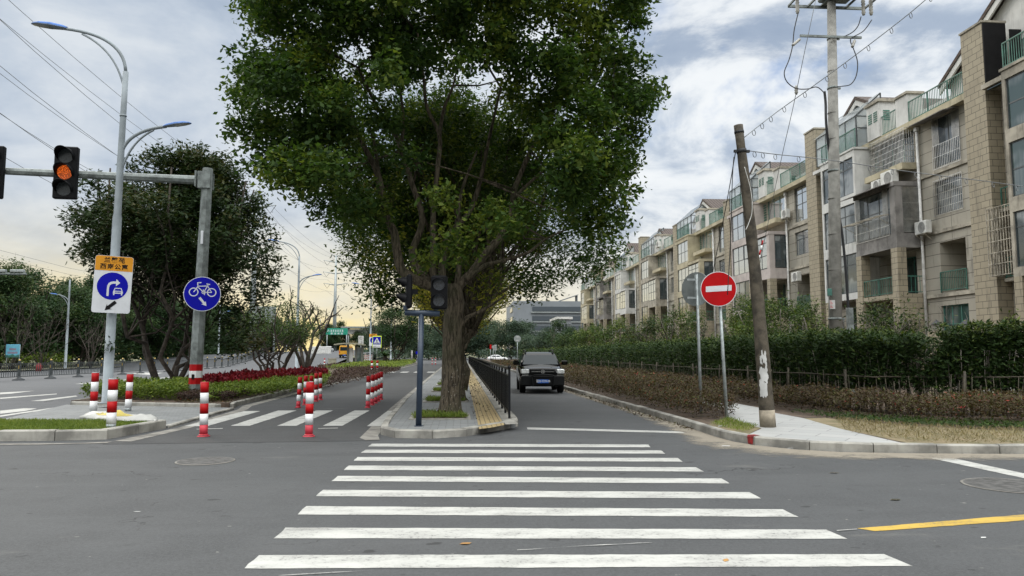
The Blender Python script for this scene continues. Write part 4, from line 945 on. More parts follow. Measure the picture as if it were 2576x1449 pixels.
for k, (t_, a) in enumerate(((.215, 225), (.218, 250), (.205, 262), (.23, 262), (.232, 238))): wrap(t_ - .012, t_ + .015, a, a + 13, jag=4, seed=20 + k).build('white_smear', M['paper'], lp)
def band(o, t0, t1, rr): o.tube([on(V, t0), on(V, t1)], [rr, rr], 16)
mb = MB(); band(mb, .905, .918, .104); band(mb, .972, .98, .10); mb.box(on(V, .91).x - .16, on(V, .91).x + .17, -.03, .03, on(V, .91).z - .02, on(V, .91).z + .03); mb.build_each('clamp', M['cable'], lp)
# ------------------------------------------------------------------ concrete pole
CPY = 24.0; cb = A(2102, 880, CPY); ct = A(2090, -2, CPY)
cpole = thing('concrete_pole', 'tall grey concrete utility pole rising behind the hedge', 'utility pole', (cb.x, CPY, .125)); dx = ct.x - cb.x + .02; zt = ct.z - .125
MB().tube([(-.06, 0, -.2), (dx * .5, 0, zt * .5), (dx, 0, zt)], [.235, .19, .142], 24).build('shaft', M['concrete_pole'], cpole)
def cz(v): return A(2095, v, CPY).z - .125
def cxx(z): return -.06 + (dx + .06) * z / zt
def crr(z): return .235 - .093 * z / zt
mb = MB()
for v in (802, 430, 98, 222):
    z = cz(v); mb.tube([(cxx(z), 0, z - .035), (cxx(z), 0, z + .035)], crr(z) + .012, 24); mb.box(cxx(z) + crr(z), cxx(z) + crr(z) + .13, -.03, .03, z - .03, z + .03)
mb.build_each('steel_band', M['mast'], cpole)
mb = MB()
for v in (180, 285, 350, 500, 590, 680): z = cz(v); mb.tube([(cxx(z), 0, z - .006), (cxx(z), 0, z + .006)], crr(z) + .0035, 24)
mb.build_each('cast_joint', M['grey_wall'], cpole)
z = cz(100); xa, xb = A(2005, 100, CPY).x - cb.x, A(2158, 101, CPY).x - cb.x
mb = MB(); mb.box(xa, xb, -.26, -.20, z - .04, z + .04); mb.build('crossarm', M['mast'], cpole)
def insul(a, b, r=.055): 
    a, b = Vector(a), Vector(b); mb = MB(); pts = [a.lerp(b, k / 8) for k in range(9)]; mb.tube(pts, [r * (1. if k % 2 else .75) for k in range(9)], 10); mb.build('insulator', M['porcelain'], cpole)
def cpt(u, v, dy=0.): q = A(u, v, CPY + dy); return (q.x - cb.x, dy, q.z - .125)
insul(cpt(2012, 99, -.23), cpt(1994, 114, -.5)); insul(cpt(2150, 102, -.23), cpt(2144, 118, -.5)); insul(cpt(2110, 96, .2), cpt(2096, 100, .25))
z = cz(8); xa, xb = A(1996, 8, CPY).x - cb.x, A(2190, 8, CPY).x - cb.x
mb = MB()
for yy in (-.42, .42): mb.box(xa, xb, yy - .03, yy + .03, z, z + .10)
for k in range(5): x = xa + (xb - xa) * k / 4; mb.box(x - .03, x + .03, -.39, .39, z + .01, z + .07)
mb.box(-.2 + dx, .2 + dx, -.39, .39, z + .075, z + .12); mb.build('transformer_frame', M['mast'], cpole)
mb = MB(); mb.rbox(dx - .35, dx + .75, -.35, .35, z + .14, z + 1.0, .05); mb.build('transformer', M['mast'], cpole)
for u in (2008, 2174, 2193):
    mb = MB(); c = cpt(u - 2, 20 if u < 2150 else 24, -.2); mb.lathe([(.02, -.22), (.05, -.2)] + [(.075 if k % 2 else .05, -.16 + .05 * k) for k in range(12)] + [(.03, .46)], c, 12); mb.build('insulator', M['porcelain'], cpole)
mb = MB(); mb.rbox(-.075, .075, -.02, 0, -.12, .12, .006); o = mb.build('number_plate', M['frame_green'], cpole, cpt(2087, 735, -.245)); o.rotation_euler = (0, 0, R(-18))
MB().box(-.05, .05, -.006, -.002, -.09, .09).build('plate_face', M['sign_back'], o)
mb = MB(); mb.box(-.09, .09, -.004, 0, -.15, .15); o = mb.build('paper_notice', M['paper'], cpole, cpt(2094, 766, -.232)); o.rotation_euler = (0, 0, R(-8))
mb = MB()
for k in range(6): mb.box(-.075, -.075 + .05 + .02 * (k % 3), -.0065, -.0045, .11 - .045 * k, .125 - .045 * k)
mb.build('notice_print', M['sign_red'], o)
# power cable drop behind the pole with its guard
def cable(name, label, pts, r, material=None, k=6, group=None):
    o = MB().tube(spline(pts, k), r, 6).build(name, material or M['cable']); return tag(o, label, 'cable', group)
def W(l, y): return [A(u, v, y if not hasattr(y, '__len__') else y[i]) for i, (u, v) in enumerate(l)]
cable('cable', 'black cable looping down left of the concrete pole', W([(2008, 32), (1998, 75), (1994, 114), (1985, 190), (1972, 175), (1974, 190), (1985, 210), (2002, 220), (2030, 224), (2058, 220), (2072, 232)][:3] + [(1985, 150), (1973, 182), (1980, 206), (2002, 222), (2030, 224), (2055, 219), (2074, 234)], CPY - .3), .018)
cable('cable', 'black cable looping down right of the concrete pole', W([(2193, 50), (2172, 78), (2143, 95), (2140, 106), (2146, 120), (2157, 155), (2154, 190), (2140, 212), (2118, 217), (2106, 218)], CPY - .3), .018)
cable('cable', 'short black cable from the middle insulator to the concrete pole', W([(2166, 42), (2158, 66), (2140, 84), (2106, 98)], CPY - .2), .018)
cable('cable', 'thick black cable hanging down the side of the concrete pole', W([(2074, 230), (2077, 260), (2080, 330)], CPY - .1) + W([(2100, 500), (2114, 560), (2124, 640), (2132, 745), (2136, 800)], CPY + .45), .045)
o = MB(); q = A(2138, 800, CPY + .45); o.rbox(q.x - .09, q.x + .09, q.y - .09, q.y + .09, .125, q.z + .35, .01); tag(o.build('cable_guard', M['mast']), 'grey steel cable guard beside the concrete pole, above the hedge', 'cable guard')
cable('stay_wire', 'straight stay wire passing left of the concrete pole', W([(2052, 0), (2022, 140), (1994, 275), (1960, 425), (1906, 690)], [CPY - .5, CPY - .3, CPY + 1, CPY + 3, CPY + 8]), .011, M['wire'], 3)
mb = MB(); q = A(2003, 227, CPY + .4); mb.lathe([(.03, -.16)] + [(.07 if k % 2 else .045, -.12 + .04 * k) for k in range(7)] + [(.02, .18)], q, 10); tag(mb.build('strain_insulator', M['porcelain']), 'dark strain insulator on the stay wire', 'insulator')
# street service wires with hanging rings
def ringed(name, label, pts, step, r=.012):
    p = spline(pts, 8); mb = MB(); mb.tube(p, r, 6); acc = 0.
    for a, b in zip(p, p[1:]):
        acc += (b - a).length
        if acc > step:
            acc = 0.; c = b - Vector((0, 0, .065)); mb.tube([c + Vector((.045 * math.sin(R(20 * k)), .02 * math.sin(R(20 * k)), .06 * math.cos(R(20 * k)))) for k in range(0, 17)], .007, 4)
    return tag(mb.build(name, M['wire']), label, 'cable')
ringed('ring_wire', 'wire with hanging rings from the leaning pole up to the top right corner', W([(1873, 345), (1950, 285), (2052, 212), (2170, 125), (2280, 40), (2345, -15)], [LP[1], 15.4, 15.0, 14.5, 14.0, 13.7]), .42, .010)
ringed('ring_wire', 'wire with hanging rings sagging from the leaning pole across the concrete pole', W([(1874, 378), (1950, 388), (2030, 396), (2120, 407), (2230, 424), (2350, 440), (2480, 456), (2620, 476)], [LP[1], 15.8, 15.9, 16., 16.1, 16.2, 16.3, 16.4]), .55, .010)
cable('cable', 'thin black wire falling from the leaning pole to the ground', W([(1846, 395), (1842, 460), (1838, 600), (1830, 742)], LP[1] - .1), .009)
cable('cable', 'dropped guy wire with a red and white tube left of the leaning pole', W([(1850, 384), (1826, 520), (1790, 700)], [LP[1], 18, 21]), .010)
cable('cable', 'loose grey wire hugging the leaning pole', W([(1873, 420), (1889, 480), (1892, 530), (1884, 560), (1876, 578)], LP[1] - .16), .007, M['frame_white'])
mb = MB(); a_, b2 = A(1919, 605, 19.6), A(1896, 704, 19.6)
for k in range(8): mb.tube([a_.lerp(b2, k / 8), a_.lerp(b2, (k + 1) / 8)], .025, 8, k % 2)
tag(mb.build('guy_marker', [M['red_band'], M['white_band']]), 'thin red and white striped guy wire tube right of the leaning pole', 'guy marker')
# ------------------------------------------------------------------ apartment row on the right
FX = 25.
def wall_open(mb, y0, y1, z0, z1, ops, x, dep=.22, m=0, back=True):
    ysq = sorted({y0, y1} | {v for o in ops for v in o[:2] if y0 < v < y1}); zs = sorted({z0, z1} | {v for o in ops for v in o[2:4] if z0 < v < z1})
    for a, b in zip(ysq, ysq[1:]):
        run = None
        for c, d in zip(zs, zs[1:]):
            if any(o[0] <= a and b <= o[1] and o[2] <= c and d <= o[3] for o in ops): continue
            mb.add([(x, a, c), (x, a, d), (x, b, d), (x, b, c)], [(0, 1, 2, 3)], m)
    for o in ops:
        a, b, c, d = o[:4]; q = x + (o[4] if len(o) > 4 else dep)
        mb.add([(x, a, c), (x, b, c), (x, b, d), (x, a, d), (q, a, c), (q, b, c), (q, b, d), (q, a, d)], [(0, 1, 5, 4), (1, 2, 6, 5), (2, 3, 7, 6), (3, 0, 4, 7), (4, 5, 6, 7)], m)
def window(par, y0, y1, z0, z1, x, nm=2, tr=None, fr='frame_dark', gl='glass', name='window', axis='y', w_=.055):
    """frame lies in the plane x (axis y) or, for side faces, in the plane y=x running along x from y0 to y1"""
    f, g = MB(), MB()
    def bx(mb, a, b, c, d, t0, t1):
        if axis == 'y': mb.box(x + t0, x + t1, a, b, c, d)
        else: mb.box(a, b, x + t0, x + t1, c, d)
    t0, t1 = -.03, .03
    bx(f, y0, y0 + w_, z0, z1, t0, t1); bx(f, y1 - w_, y1, z0, z1, t0, t1); bx(f, y0 + w_, y1 - w_, z0, z0 + w_, t0, t1); bx(f, y0 + w_, y1 - w_, z1 - w_, z1, t0, t1)
    for k in range(1, nm): c = y0 + (y1 - y0) * k / nm; bx(f, c - w_ / 2, c + w_ / 2, z0 + w_, z1 - w_, t0 + .004, t1 - .004)
    for q in (tr or []): z = z0 + (z1 - z0) * q; bx(f, y0 + w_, y1 - w_, z - w_ / 2, z + w_ / 2, t0 + .007, t1 - .007)
    fo = f.build(name, M[fr], par); bx(g, y0 + w_ * .5, y1 - w_ * .5, z0 + w_ * .5, z1 - w_ * .5, -.006, .006); g.build('pane', M[gl], fo); return fo
def railing(par, a, b, z0, h, m='green_rail', st=.13, name='balcony_railing', posts=1.4):
    a, b = Vector(a), Vector(b); L = (b - a).length; mb = MB(); Z1 = Vector((0, 0, 1)); o = Z1 * z0
    mb.bar(a + o + Z1 * h, b + o + Z1 * h, .06, .05); mb.bar(a + o + Z1 * .10, b + o + Z1 * .10, .035, .035)
    n = max(2, int(L / st))
    for k in range(1, n): p = a.lerp(b, k / n) + o; mb.bar(p + Z1 * .12, p + Z1 * (h - .02), .022, .022)
    n = max(1, int(L / posts))
    for k in range(n + 1): p = a.lerp(b, k / n) + o; mb.bar(p, p + Z1 * (h - .02), .045, .045)
    return mb.build(name, M[m], par)
def cage(par, y0, y1, z0, z1, x, dep, m='inox', st=.13, name='window_cage', hz=5, t=.022):
    mb = MB(); n = max(2, int((y1 - y0) / st)); xo = x - dep
    for k in range(n + 1): y = y0 + (y1 - y0) * k / n; mb.box(xo - t / 2, xo + t / 2, y - t / 2, y + t / 2, z0, z1)
    for k in range(hz + 1):
        z = z0 + (z1 - z0) * k / hz; mb.box(xo - t * .8, xo - t / 2 - .001, y0, y1, z - t / 2, z + t / 2)
        if dep > .1: mb.box(xo + .02, x, y0 - t / 2, y0 + t / 2, z - t / 2, z + t / 2); mb.box(xo + .02, x, y1 - t / 2, y1 + t / 2, z - t / 2, z + t / 2)
    if dep > .1:
        n = max(2, int(dep / st))
        for k in range(1, n + 1):
            for y in (y0, y1): xx = xo + (dep) * k / (n + .5); mb.box(xx - t / 2, xx + t / 2, y - t / 2, y + t / 2, z0, z1)
    return mb.build(name, M[m], par)
AC = [0]
def aircon(loc, label, s=1.):
    t = thing('air_conditioner', label, 'air conditioner', loc, 0, 'outdoor air conditioners on the apartment fronts')
    mb = MB(); mb.rbox(-.30 * s, 0, -.42 * s, .42 * s, 0, .60 * s, .025); mb.build('casing', M['ac_white'], t)
    mb = MB(); c = (-.304 * s, -.10 * s, .30 * s); n = 24
    mb.ring([[(c[0] - d, c[1] + r * s * math.cos(2 * math.pi * k / n), c[2] + r * s * math.sin(2 * math.pi * k / n)) for k in range(n)] for r, d in ((.25, 0), (.25, .012), (.22, .014), (.20, .004), (.05, .004), (.04, .016), (.005, .018))], 0, False); mb.build('fan_grille', M['ac_grille'], t)
    for y in (-.3 * s, .3 * s): mb = MB(); mb.box(-.32 * s, .04, y - .02, y + .02, -.04, -.003); mb.bar((-.3 * s, y, -.04), (.03, y, -.3 * s), .03, .03); mb.build('wall_bracket', M['rust_bars'], t)
    return t
def unit(yc, label, bay='white_wall', gl='glass', far=False, o=None, gable=(11.8, 3.6, 17.9, 15.9), cagesB=True, cageA=True, greenhouse=True, pitch=16.2, colH=17.1, seed=0, blank=False):
    o = o or {}; t = thing('apartment_building', label, 'apartment building', (FX, yc, 0), 0, 'terraced apartment blocks behind the hedge')
    P = pitch; rt = 14.35; st = .26 if far else .13; rg = random.Random(seed)
    # main wall with its openings
    mb = MB(); Z = [1.5, 4.7, 7.95, 11.2]
    opA = [(1.5, 3.55, 1.55, 4.1), (1.45, 3.4, 4.78, 7.4, 1.9), (1.5, 3.55, 8.9, 10.65), (1.42, 3.45, 11.4, 14.0)]
    opB = [(5.1, 8.3, 12.2, 14.1), (5.3, 8.2, 8.2, 10.8), (5.4, 8.2, 4.85, 7.2, 1.2)]
    opD = [(13.2, 14.6, 11.3, 13.6), (13.2, 14.6, 8.3, 10.5), (13.2, 14.6, 5.0, 7.2), (13.2, 14.6, 1.6, 4.0)]
    wall_open(mb, 0., P, -.1, rt, opA + opB + opD, 0.)
    mb.add([(0, 0., rt), (11, 0., rt), (11, P, rt), (0, P, rt)], [(0, 1, 2, 3)], 0)
    mb.add([(11, 0, -.1), (11, P, -.1), (11, P, rt), (11, 0, rt)], [(0, 1, 2, 3)], 0)
    mb.add([(0, 0, -.1), (11, 0, -.1), (11, 0, rt), (0, 0, rt)], [(0, 1, 2, 3)], 0)
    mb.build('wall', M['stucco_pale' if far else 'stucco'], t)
    # band courses, parapet
    mb = MB()
    for z in (4.55, 7.9, 11.05): mb.box(-.10, -.003, .005, 4.55, z, z + .18)
    for z in (4.55, 7.9, 11.05): mb.box(-.06, -.003, 13.1, 14.7, z, z + .16)
    mb.build_each('band_course', M['slab'], t)
    mb = MB(); mb.box(-.45, .25, .005, 13.0, rt - .3, rt + .02); mb.box(-.2, .25, 13.0, 14.7, rt - .3, rt + .02); mb.build_each('cornice', M['cream'], t)
    # tile clad column
    mb = MB(); mb.box(-.75, .4, -1.45, -.01, -.1, colH); mb.build('tiled_column', M['tile'], t); mb = MB(); mb.box(-.80, .45, -1.5, .04, colH + .001, colH + .10); mb.build('column_cap', M['slab'], t)
    # drain pipe
    mb = MB(); mb.tube([(-.14, 4.62, 0), (-.14, 4.62, rt - .6)], .075, 10); mb.rbox(-.25, -.03, 4.5, 4.74, rt - .6, rt - .35, .03); mb.build('drain_pipe', M['frame_white'], t)
    # windows of the flat wall
    window(t, 1.5, 3.55, 1.55, 4.1, .14, 3, [.62], 'frame_green', 'glass_green'); window(t, 1.5, 3.55, 8.9, 10.65, .14, 2, [.68], 'frame_dark', gl)
    window(t, 1.42, 3.45, 11.4, 14.0, .14, 2, None if cageA else [.5, .8], 'frame_dark', gl)
    if cageA:
        cage(t, 1.4, 3.6, 8.85, 10.7, -.012, .05, 'inox', st); cage(t, 1.4, 3.5, 11.3, 12.55, -.012, .05, 'inox', st, hz=2)
        for a in (1.42, 2.98): cage(t, a, a + .48, 12.56, 14.0, -.012, .04, 'inox', .075, hz=1, name='folded_grille')
        mb = MB(); mb.add([(-.02, 1.3, 14.05), (-.95, 1.3, 13.82), (-.95, 4.2, 13.82), (-.02, 4.2, 14.05), (-.02, 1.3, 14.09), (-.95, 1.3, 13.86), (-.95, 4.2, 13.86), (-.02, 4.2, 14.09)], [(3, 2, 1, 0), (4, 5, 6, 7), (0, 1, 5, 4), (1, 2, 6, 5), (2, 3, 7, 6), (3, 0, 4, 7)]); mb.build('awning', M['grey_wall'], t)
    railing(t, (-.05, 1.45, 0), (-.05, 3.4, 0), 4.78, 1.05, st=st)
    # projecting balcony bay
    xb = -1.5; mb = MB(); mb.box(xb, -.004, 4.72, 8.75, 7.35, 8.15); mb.box(xb - .05, -.004, 4.7, 8.8, 10.75, 11.0); mb.build_each('bay_slab', M['grey_wall'] if cagesB else M[bay], t)
    mb = MB(); mb.box(xb - .02, xb + .5, 4.72, 5.3, -.1, 7.349); mb.box(xb - .02, xb + .5, 8.25, 8.8, -.1, 7.349); mb.box(xb + .5, -.004, 4.75, 5.25, -.1, 4.6); mb.box(xb, -.004, 4.75, 8.7, 4.6, 4.85); mb.build_each('pillar', M['tile'], t)
    railing(t, (xb + .1, 5.3, 0), (xb + .1, 8.25, 0), 4.85, .95, st=.22); railing(t, (xb + .5, 4.8, 0), (-.02, 4.8, 0), 4.85, .95, st=.22)
    mb = MB(); mb.box(xb, xb + .42, 4.72, 5.22, 8.151, 10.749); mb.build_each('corner_pier', M['grey_wall'] if cagesB else M[bay], t)
    window(t, 5.25, 8.7, 8.2, 10.72, xb + .12, 3, [.55] if cagesB else [.4, .8], 'frame_dark', gl); window(t, xb + .45, -.03, 8.2, 10.72, 4.82, 2, [.25, .8], 'frame_dark', 'glass', axis='x')
    if cagesB:
        cage(t, 5.3, 8.8, 8.1, 9.2, xb + .03, .08, 'inox', st, hz=2); mb = MB()
        n = 12 if far else 16
        for k in range(n + 1): x = xb + .45 + (-.05 - xb - .45) * k / n; mb.box(x - .012, x + .012, 4.71, 4.735, 8.2, 10.7)
        for z in (8.2, 8.9, 9.8, 10.68): mb.box(xb + .45, -.05, 4.70, 4.709, z - .012, z + .012)
        mb.build('window_cage', M['inox'], t)
        for a in (5.4, 8.2): cage(t, a, a + .45, 9.25, 10.7, xb + .03, .05, 'inox', .07, hz=1, name='folded_grille')
        mb = MB()                                          # drying rack
        for k in range(7): mb.box(xb - .12 - k * .12, xb - .10 - k * .12, 5.2, 8.9, 9.26 - .02 * k, 9.28 - .02 * k)
        for y in (5.3, 7.0, 8.7): mb.bar((xb, y, 9.25), (xb - .9, y, 9.1), .03, .03); mb.bar((xb, y, 8.7), (xb - .7, y, 9.1), .02, .02)
        mb.build('drying_rack', M['rust_bars'], t)
        mb = MB(); mb.add([(xb, 5.0, 10.98), (xb - .9, 5.0, 10.68), (xb - .9, 9.1, 10.68), (xb, 9.1, 10.98), (xb, 5.0, 11.02), (xb - .9, 5.0, 10.72), (xb - .9, 9.1, 10.72), (xb, 9.1, 11.02)], [(3, 2, 1, 0), (4, 5, 6, 7), (0, 1, 5, 4), (1, 2, 6, 5), (2, 3, 7, 6), (3, 0, 4, 7)]); mb.build('awning', M['grey_wall'], t)
        cage(t, 5.0, 8.4, 12.15, 14.12, -.004, .62, 'inox', st, hz=6)
    window(t, 5.1, 8.3, 12.2, 14.1, .12, 3, None, 'frame_green', gl); mb = MB(); mb.box(-.9, -.004, 4.9, 8.6, 11.75, 12.1); mb.build('window_ledge', M['cream'], t)
    window(t, 5.4, 8.2, 4.9, 7.2, 1.1, 3, None, 'frame_green', 'glass_green')
    mb = MB()
    for k in range(12): mb.bar((-.05, 8.42, 11.6 + .2 * k), (-.05, 8.86, 11.6 + .2 * k), .03, .09)
    mb.build('louvre', M['green_rail'], t)
    # glazed bay
    xc = -1.3; yb0, yb1 = 8.95, 13.05; mb = MB(); rows = [(8.35, 10.75), (11.35, 13.6)] + [(5.3, 7.7)]
    mb.box(xc, -.004, yb0, yb0 + .18, 4.9, 14.0); mb.box(xc, -.004, yb1 - .18, yb1, 4.9, 14.0)
    zz = [4.9] + [v for r in sorted(rows) for v in r] + [14.0]
    for k in range(0, len(zz), 2): mb.box(xc + .003, -.005, yb0 + .18, yb1 - .18, zz[k], zz[k + 1])
    mb.box(xc - .06, -.006, yb0 - .08, yb1 + .05, 14.001, 14.12); mb.build('bay_wall', M[bay], t)
    for z0, z1 in rows: window(t, yb0 + .18, yb1 - .18, z0, z1, xc + .10, 3, [.72] if rg.random() < .6 else [.5], 'frame_dark', gl if z0 > 6 else 'glass')
    if seed % 2 == 1:
        mb = MB(); mb.box(xc - .42, xc - .38, yb0 + .3, yb0 + .38, 9.4, 10.6); mb.bar((xc - .03, yb0 + .34, 9.43), (xc - .38, yb0 + .34, 9.43), .05, .05); mb.bar((xc - .03, yb0 + .34, 10.57), (xc - .38, yb0 + .34, 10.57), .05, .05); mb.build('open_sash', M['frame_dark'], t)
    mb = MB(); mb.box(xc, xc + .45, yb0, yb0 + .45, -.1, 4.899); mb.box(xc, xc + .45, yb1 - .45, yb1, -.1, 4.899); mb.build_each('pillar', M['tile'], t)
    window(t, yb0 + .5, yb1 - .5, 1.7, 4.5, -.06, 3, [.7], 'frame_dark', gl)
    # recess
    for k, (a, b, c, d) in enumerate(opD): window(t, a, b, c, d, .15, 2, [.7], 'frame_dark', ['glass', gl][k % 2])
    mb = MB(); mb.box(-1.0, -.004, 13.1, 14.7, 13.8, 14.02); mb.build('canopy', M[bay], t)
    for z in (5.0, 8.2): railing(t, (-.35, 13.15, 0), (-.35, 14.66, 0), z, .95, st=.22); mb = MB(); mb.box(-.42, -.004, 13.12, 14.7, z - .14, z + .01); mb.build_each('balcony_slab', M['slab'], t)
    # roof terrace
    railing(t, (-.35, .05, 0), (-.35, 4.9, 0), rt, 1.15, st=st); railing(t, (-.35, 6.0, 0), (-.35, 7.5, 0), rt, 1.15, st=st); railing(t, (xc + .1, 8.9, 0), (xc + .1, 13.0, 0), 14.12, 1.15, st=st)
    mb = MB(); mb.box(-.5, .7, 7.45, 8.75, rt + .021, 16.45); mb.box(-.40, .5, 4.9, 6.0, rt + .021, 16.0); mb.build_each('chimney', M['white_wall'], t)
    mb = MB(); mb.box(-.6, .8, 7.35, 8.85, 16.451, 16.62); mb.box(-.48, .58, 4.82, 6.08, 16.001, 16.14); mb.build_each('chimney_cap', M['slab'], t)
    for x0, x1, y0, y1 in ((-.525, -.503, 7.65, 8.03), (-.525, -.503, 8.2, 8.58), (-.25, .15, 7.425, 7.447)):
        mb = MB()
        for k in range(5): mb.box(x0, x1, y0, y1, 15.35 + .13 * k, 15.42 + .13 * k)
        mb.build('chimney_louvre', M['green_rail'], t)
    # gable roof, ridge running back from the street
    for yc_, hw, zp, ze in (gable,):
        x0, x1 = 1.0, 11.
        mb = MB(); ov = .35; s = (zp - ze) / hw; th = .22
        for sg in (-1, 1):
            a = (yc_, zp + .25); b = (yc_ + sg * (hw + ov), ze - ov * s + .25)
            vs = [(x, y, z + dz) for dz in (0, th) for x in (x0 - .45, x1) for y, z in (a, b)]
            mb.add(vs, [(0, 1, 3, 2), (4, 6, 7, 5), (0, 4, 5, 1), (2, 3, 7, 6), (1, 5, 7, 3), (0, 2, 6, 4)], 0)
        mb.build('roof', M['roof'], t)
        mb = MB()
        for sg in (-1, 1): mb.add([(x, y, z) for x in (x0 - .40, x0 - .30) for y, z in ((yc_, zp + .24), (yc_ + sg * (hw + ov), ze - ov * s + .24), (yc_ + sg * (hw + ov), ze - ov * s - .12), (yc_, zp - .12))], [(0, 1, 2, 3), (7, 6, 5, 4), (0, 4, 5, 1), (3, 2, 6, 7), (1, 5, 6, 2)], 0)
        mb.build('bargeboard', M['white_wall'], t)
        mb = MB(); mb.add([(x0, yc_ - hw, rt), (x0, yc_ + hw, rt), (x0, yc_ + hw, ze + .1), (x0, yc_, zp + .1), (x0, yc_ - hw, ze + .1)], [(0, 1, 2, 3, 4)], 0); mb.box(x0 + .01, x1, yc_ - hw, yc_ + hw, rt, ze); mb.build('attic_wall', M['white_wall'], t)
        window(t, yc_ - 1.6, yc_ + 1.6, rt + .5, ze + .4, x0 - .05, 3, [.6], 'frame_dark', gl, 'attic_window')
    # back terrace wall
    mb = MB(); mb.box(2.2, 2.4, 5.0, gable[0] - gable[1] - .5, rt, 16.0); mb.build('terrace_wall', M['white_wall'], t)
    if greenhouse:                                         # glass house on the bay
        g0, g1, x0, x1 = 9.6, 14.6, -.7, .95
        f, g = MB(), MB(); zf, zb = 16.3, 17.8
        yq = [g0 + (g1 - g0) * k / 4 for k in range(5)]
        for y in yq: f.bar((x0, y, rt), (x0, y, zf), .07, .07); f.bar((x0, y, zf), (x1, y, zb), .06, .08)
        for y in (g0, g1): f.bar((x1, y, rt), (x1, y, zb), .07, .07); f.bar((x0, y, rt + 1.2), (x1, y, rt + 1.2), .05, .05); f.bar((x0, y, zf), (x1, y, zf), .05, .05)
        for z in (rt + 1.2, zf): f.bar((x0, g0, z), (x0, g1, z), .06, .06)
        f.bar((x1, g0, zb), (x1, g1, zb), .06, .06); fo = f.build('glass_house', M['frame_dark'], t)
        g.box(x0 - .008, x0 + .008, g0 + .03, g1 - .03, rt + .05, zf); 
        for y in (g0, g1): g.add([(x0 + .03, y, rt), (x1, y, rt), (x1, y, zb), (x0 + .03, y, zf)], [(0, 1, 2, 3)])
        g.add([(x0 - .2, g0 - .1, zf - .08), (x1, g0 - .1, zb + .06), (x1, g1 + .1, zb + .06), (x0 - .2, g1 + .1, zf - .08)], [(0, 1, 2, 3)]); g.build('pane', M['glass_roof'], fo)
    return t
m_ = bpy.data.materials.new('roof_glazing'); m_.use_nodes = True; t_ = NT(m_.node_tree); b_ = t_.n['Principled BSDF']; b_.inputs['Base Color'].default_value = (.62, .68, .70, 1); b_.inputs['Roughness'].default_value = .08; b_.inputs['Alpha'].default_value = .45; M['glass_roof'] = m_
unit(16.4, 'nearest apartment block, cut off by the right edge of the photo', 'slab', 'glass_green', False, cagesB=True, cageA=True, greenhouse=False, seed=2, gable=(13.5, 6., 19.6, 15.8))
unit(32.6, 'apartment block with barred windows and stained corner pier, right of the concrete pole', 'white_wall', 'glass', seed=4, greenhouse=True)
unit(48.8, 'apartment block with a glazed pink bay behind the leaning pole', 'pink_wall', 'glass_sky', seed=5, cagesB=False, cageA=False)
unit(65.0, 'apartment block with a small green balcony behind the no entry sign', 'cream', 'glass_sky', seed=6, cagesB=False, cageA=False, greenhouse=True, gable=(9.5, 3.2, 17.6, 15.9), colH=15.6)
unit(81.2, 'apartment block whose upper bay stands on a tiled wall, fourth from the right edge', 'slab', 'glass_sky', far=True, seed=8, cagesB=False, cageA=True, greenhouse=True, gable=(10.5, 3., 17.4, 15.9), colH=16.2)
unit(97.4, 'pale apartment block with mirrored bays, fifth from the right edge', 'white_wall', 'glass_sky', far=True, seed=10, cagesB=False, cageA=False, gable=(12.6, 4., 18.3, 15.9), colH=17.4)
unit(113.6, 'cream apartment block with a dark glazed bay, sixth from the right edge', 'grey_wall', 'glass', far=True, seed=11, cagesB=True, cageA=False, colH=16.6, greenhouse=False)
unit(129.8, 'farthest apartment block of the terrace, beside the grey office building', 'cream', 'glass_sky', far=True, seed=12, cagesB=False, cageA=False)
# extra features of the nearest fronts
q = thing('protruding_cage', 'large weathered window cage standing out from the nearest block at the right edge', 'window cage', (FX, 29.0, 0)); cage(q, -1.4, 2.05, 5.1, 8.15, 0, 1.15, 'rust_bars', .16, 'bars', 6, .03)
mb = MB(); mb.box(FX - .74, FX + .38, 31.08, 31.145, 13.9, 17.05); o = mb.build('dark_panel', M['sign_black']); tag(o, 'black sheet covering the side of the near tiled column at its top', 'panel')
mb = MB(); mb.box(FX + .43, FX + 2.6, 30.9, 30.96, 14.4, 16.7); o = mb.build('dark_panel', M['bumper']); tag(o, 'dark grey screen beside the black sheet on the near tiled column', 'panel')
mb = MB(); mb.add([(FX - .9, 27, 13.7), (FX - .9, 30.85, 13.7), (FX + 1.6, 30.85, 14.3), (FX + 1.6, 27, 14.3), (FX - .9, 27, 13.74), (FX - .9, 30.85, 13.74), (FX + 1.6, 30.85, 14.34), (FX + 1.6, 27, 14.34)], [(3, 2, 1, 0), (4, 5, 6, 7), (0, 1, 5, 4), (1, 2, 6, 5), (2, 3, 7, 6), (3, 0, 4, 7)]); tag(mb.build('glass_canopy', M['glass_green']), 'green glass canopy under the dark screen at the top right', 'canopy')
aircon((FX - .75, 38.6, 11.05), 'air conditioner on top of the stained corner pier', 1.35)
aircon((FX - .75, 39.9, 11.05), 'low air conditioner left of the one on the stained corner pier', 1.0)
aircon((FX - .22, 36.7, 7.98), 'air conditioner beside the white drain pipe of the barred block', 1.15)
aircon((FX - .22, 53.0, 11.9), 'air conditioner high on the wall right of the leaning pole', 1.1)
aircon((FX - .3, 51.4, 6.9), 'air conditioner under a drying rack left of the concrete pole', 1.15)
aircon((FX - .3, 50.9, 4.1), 'air conditioner just above the garden bushes left of the concrete pole', 1.2)
aircon((FX - .8, 86.5, 14.6), 'air conditioner on a roof terrace of the fourth block', 1.2)
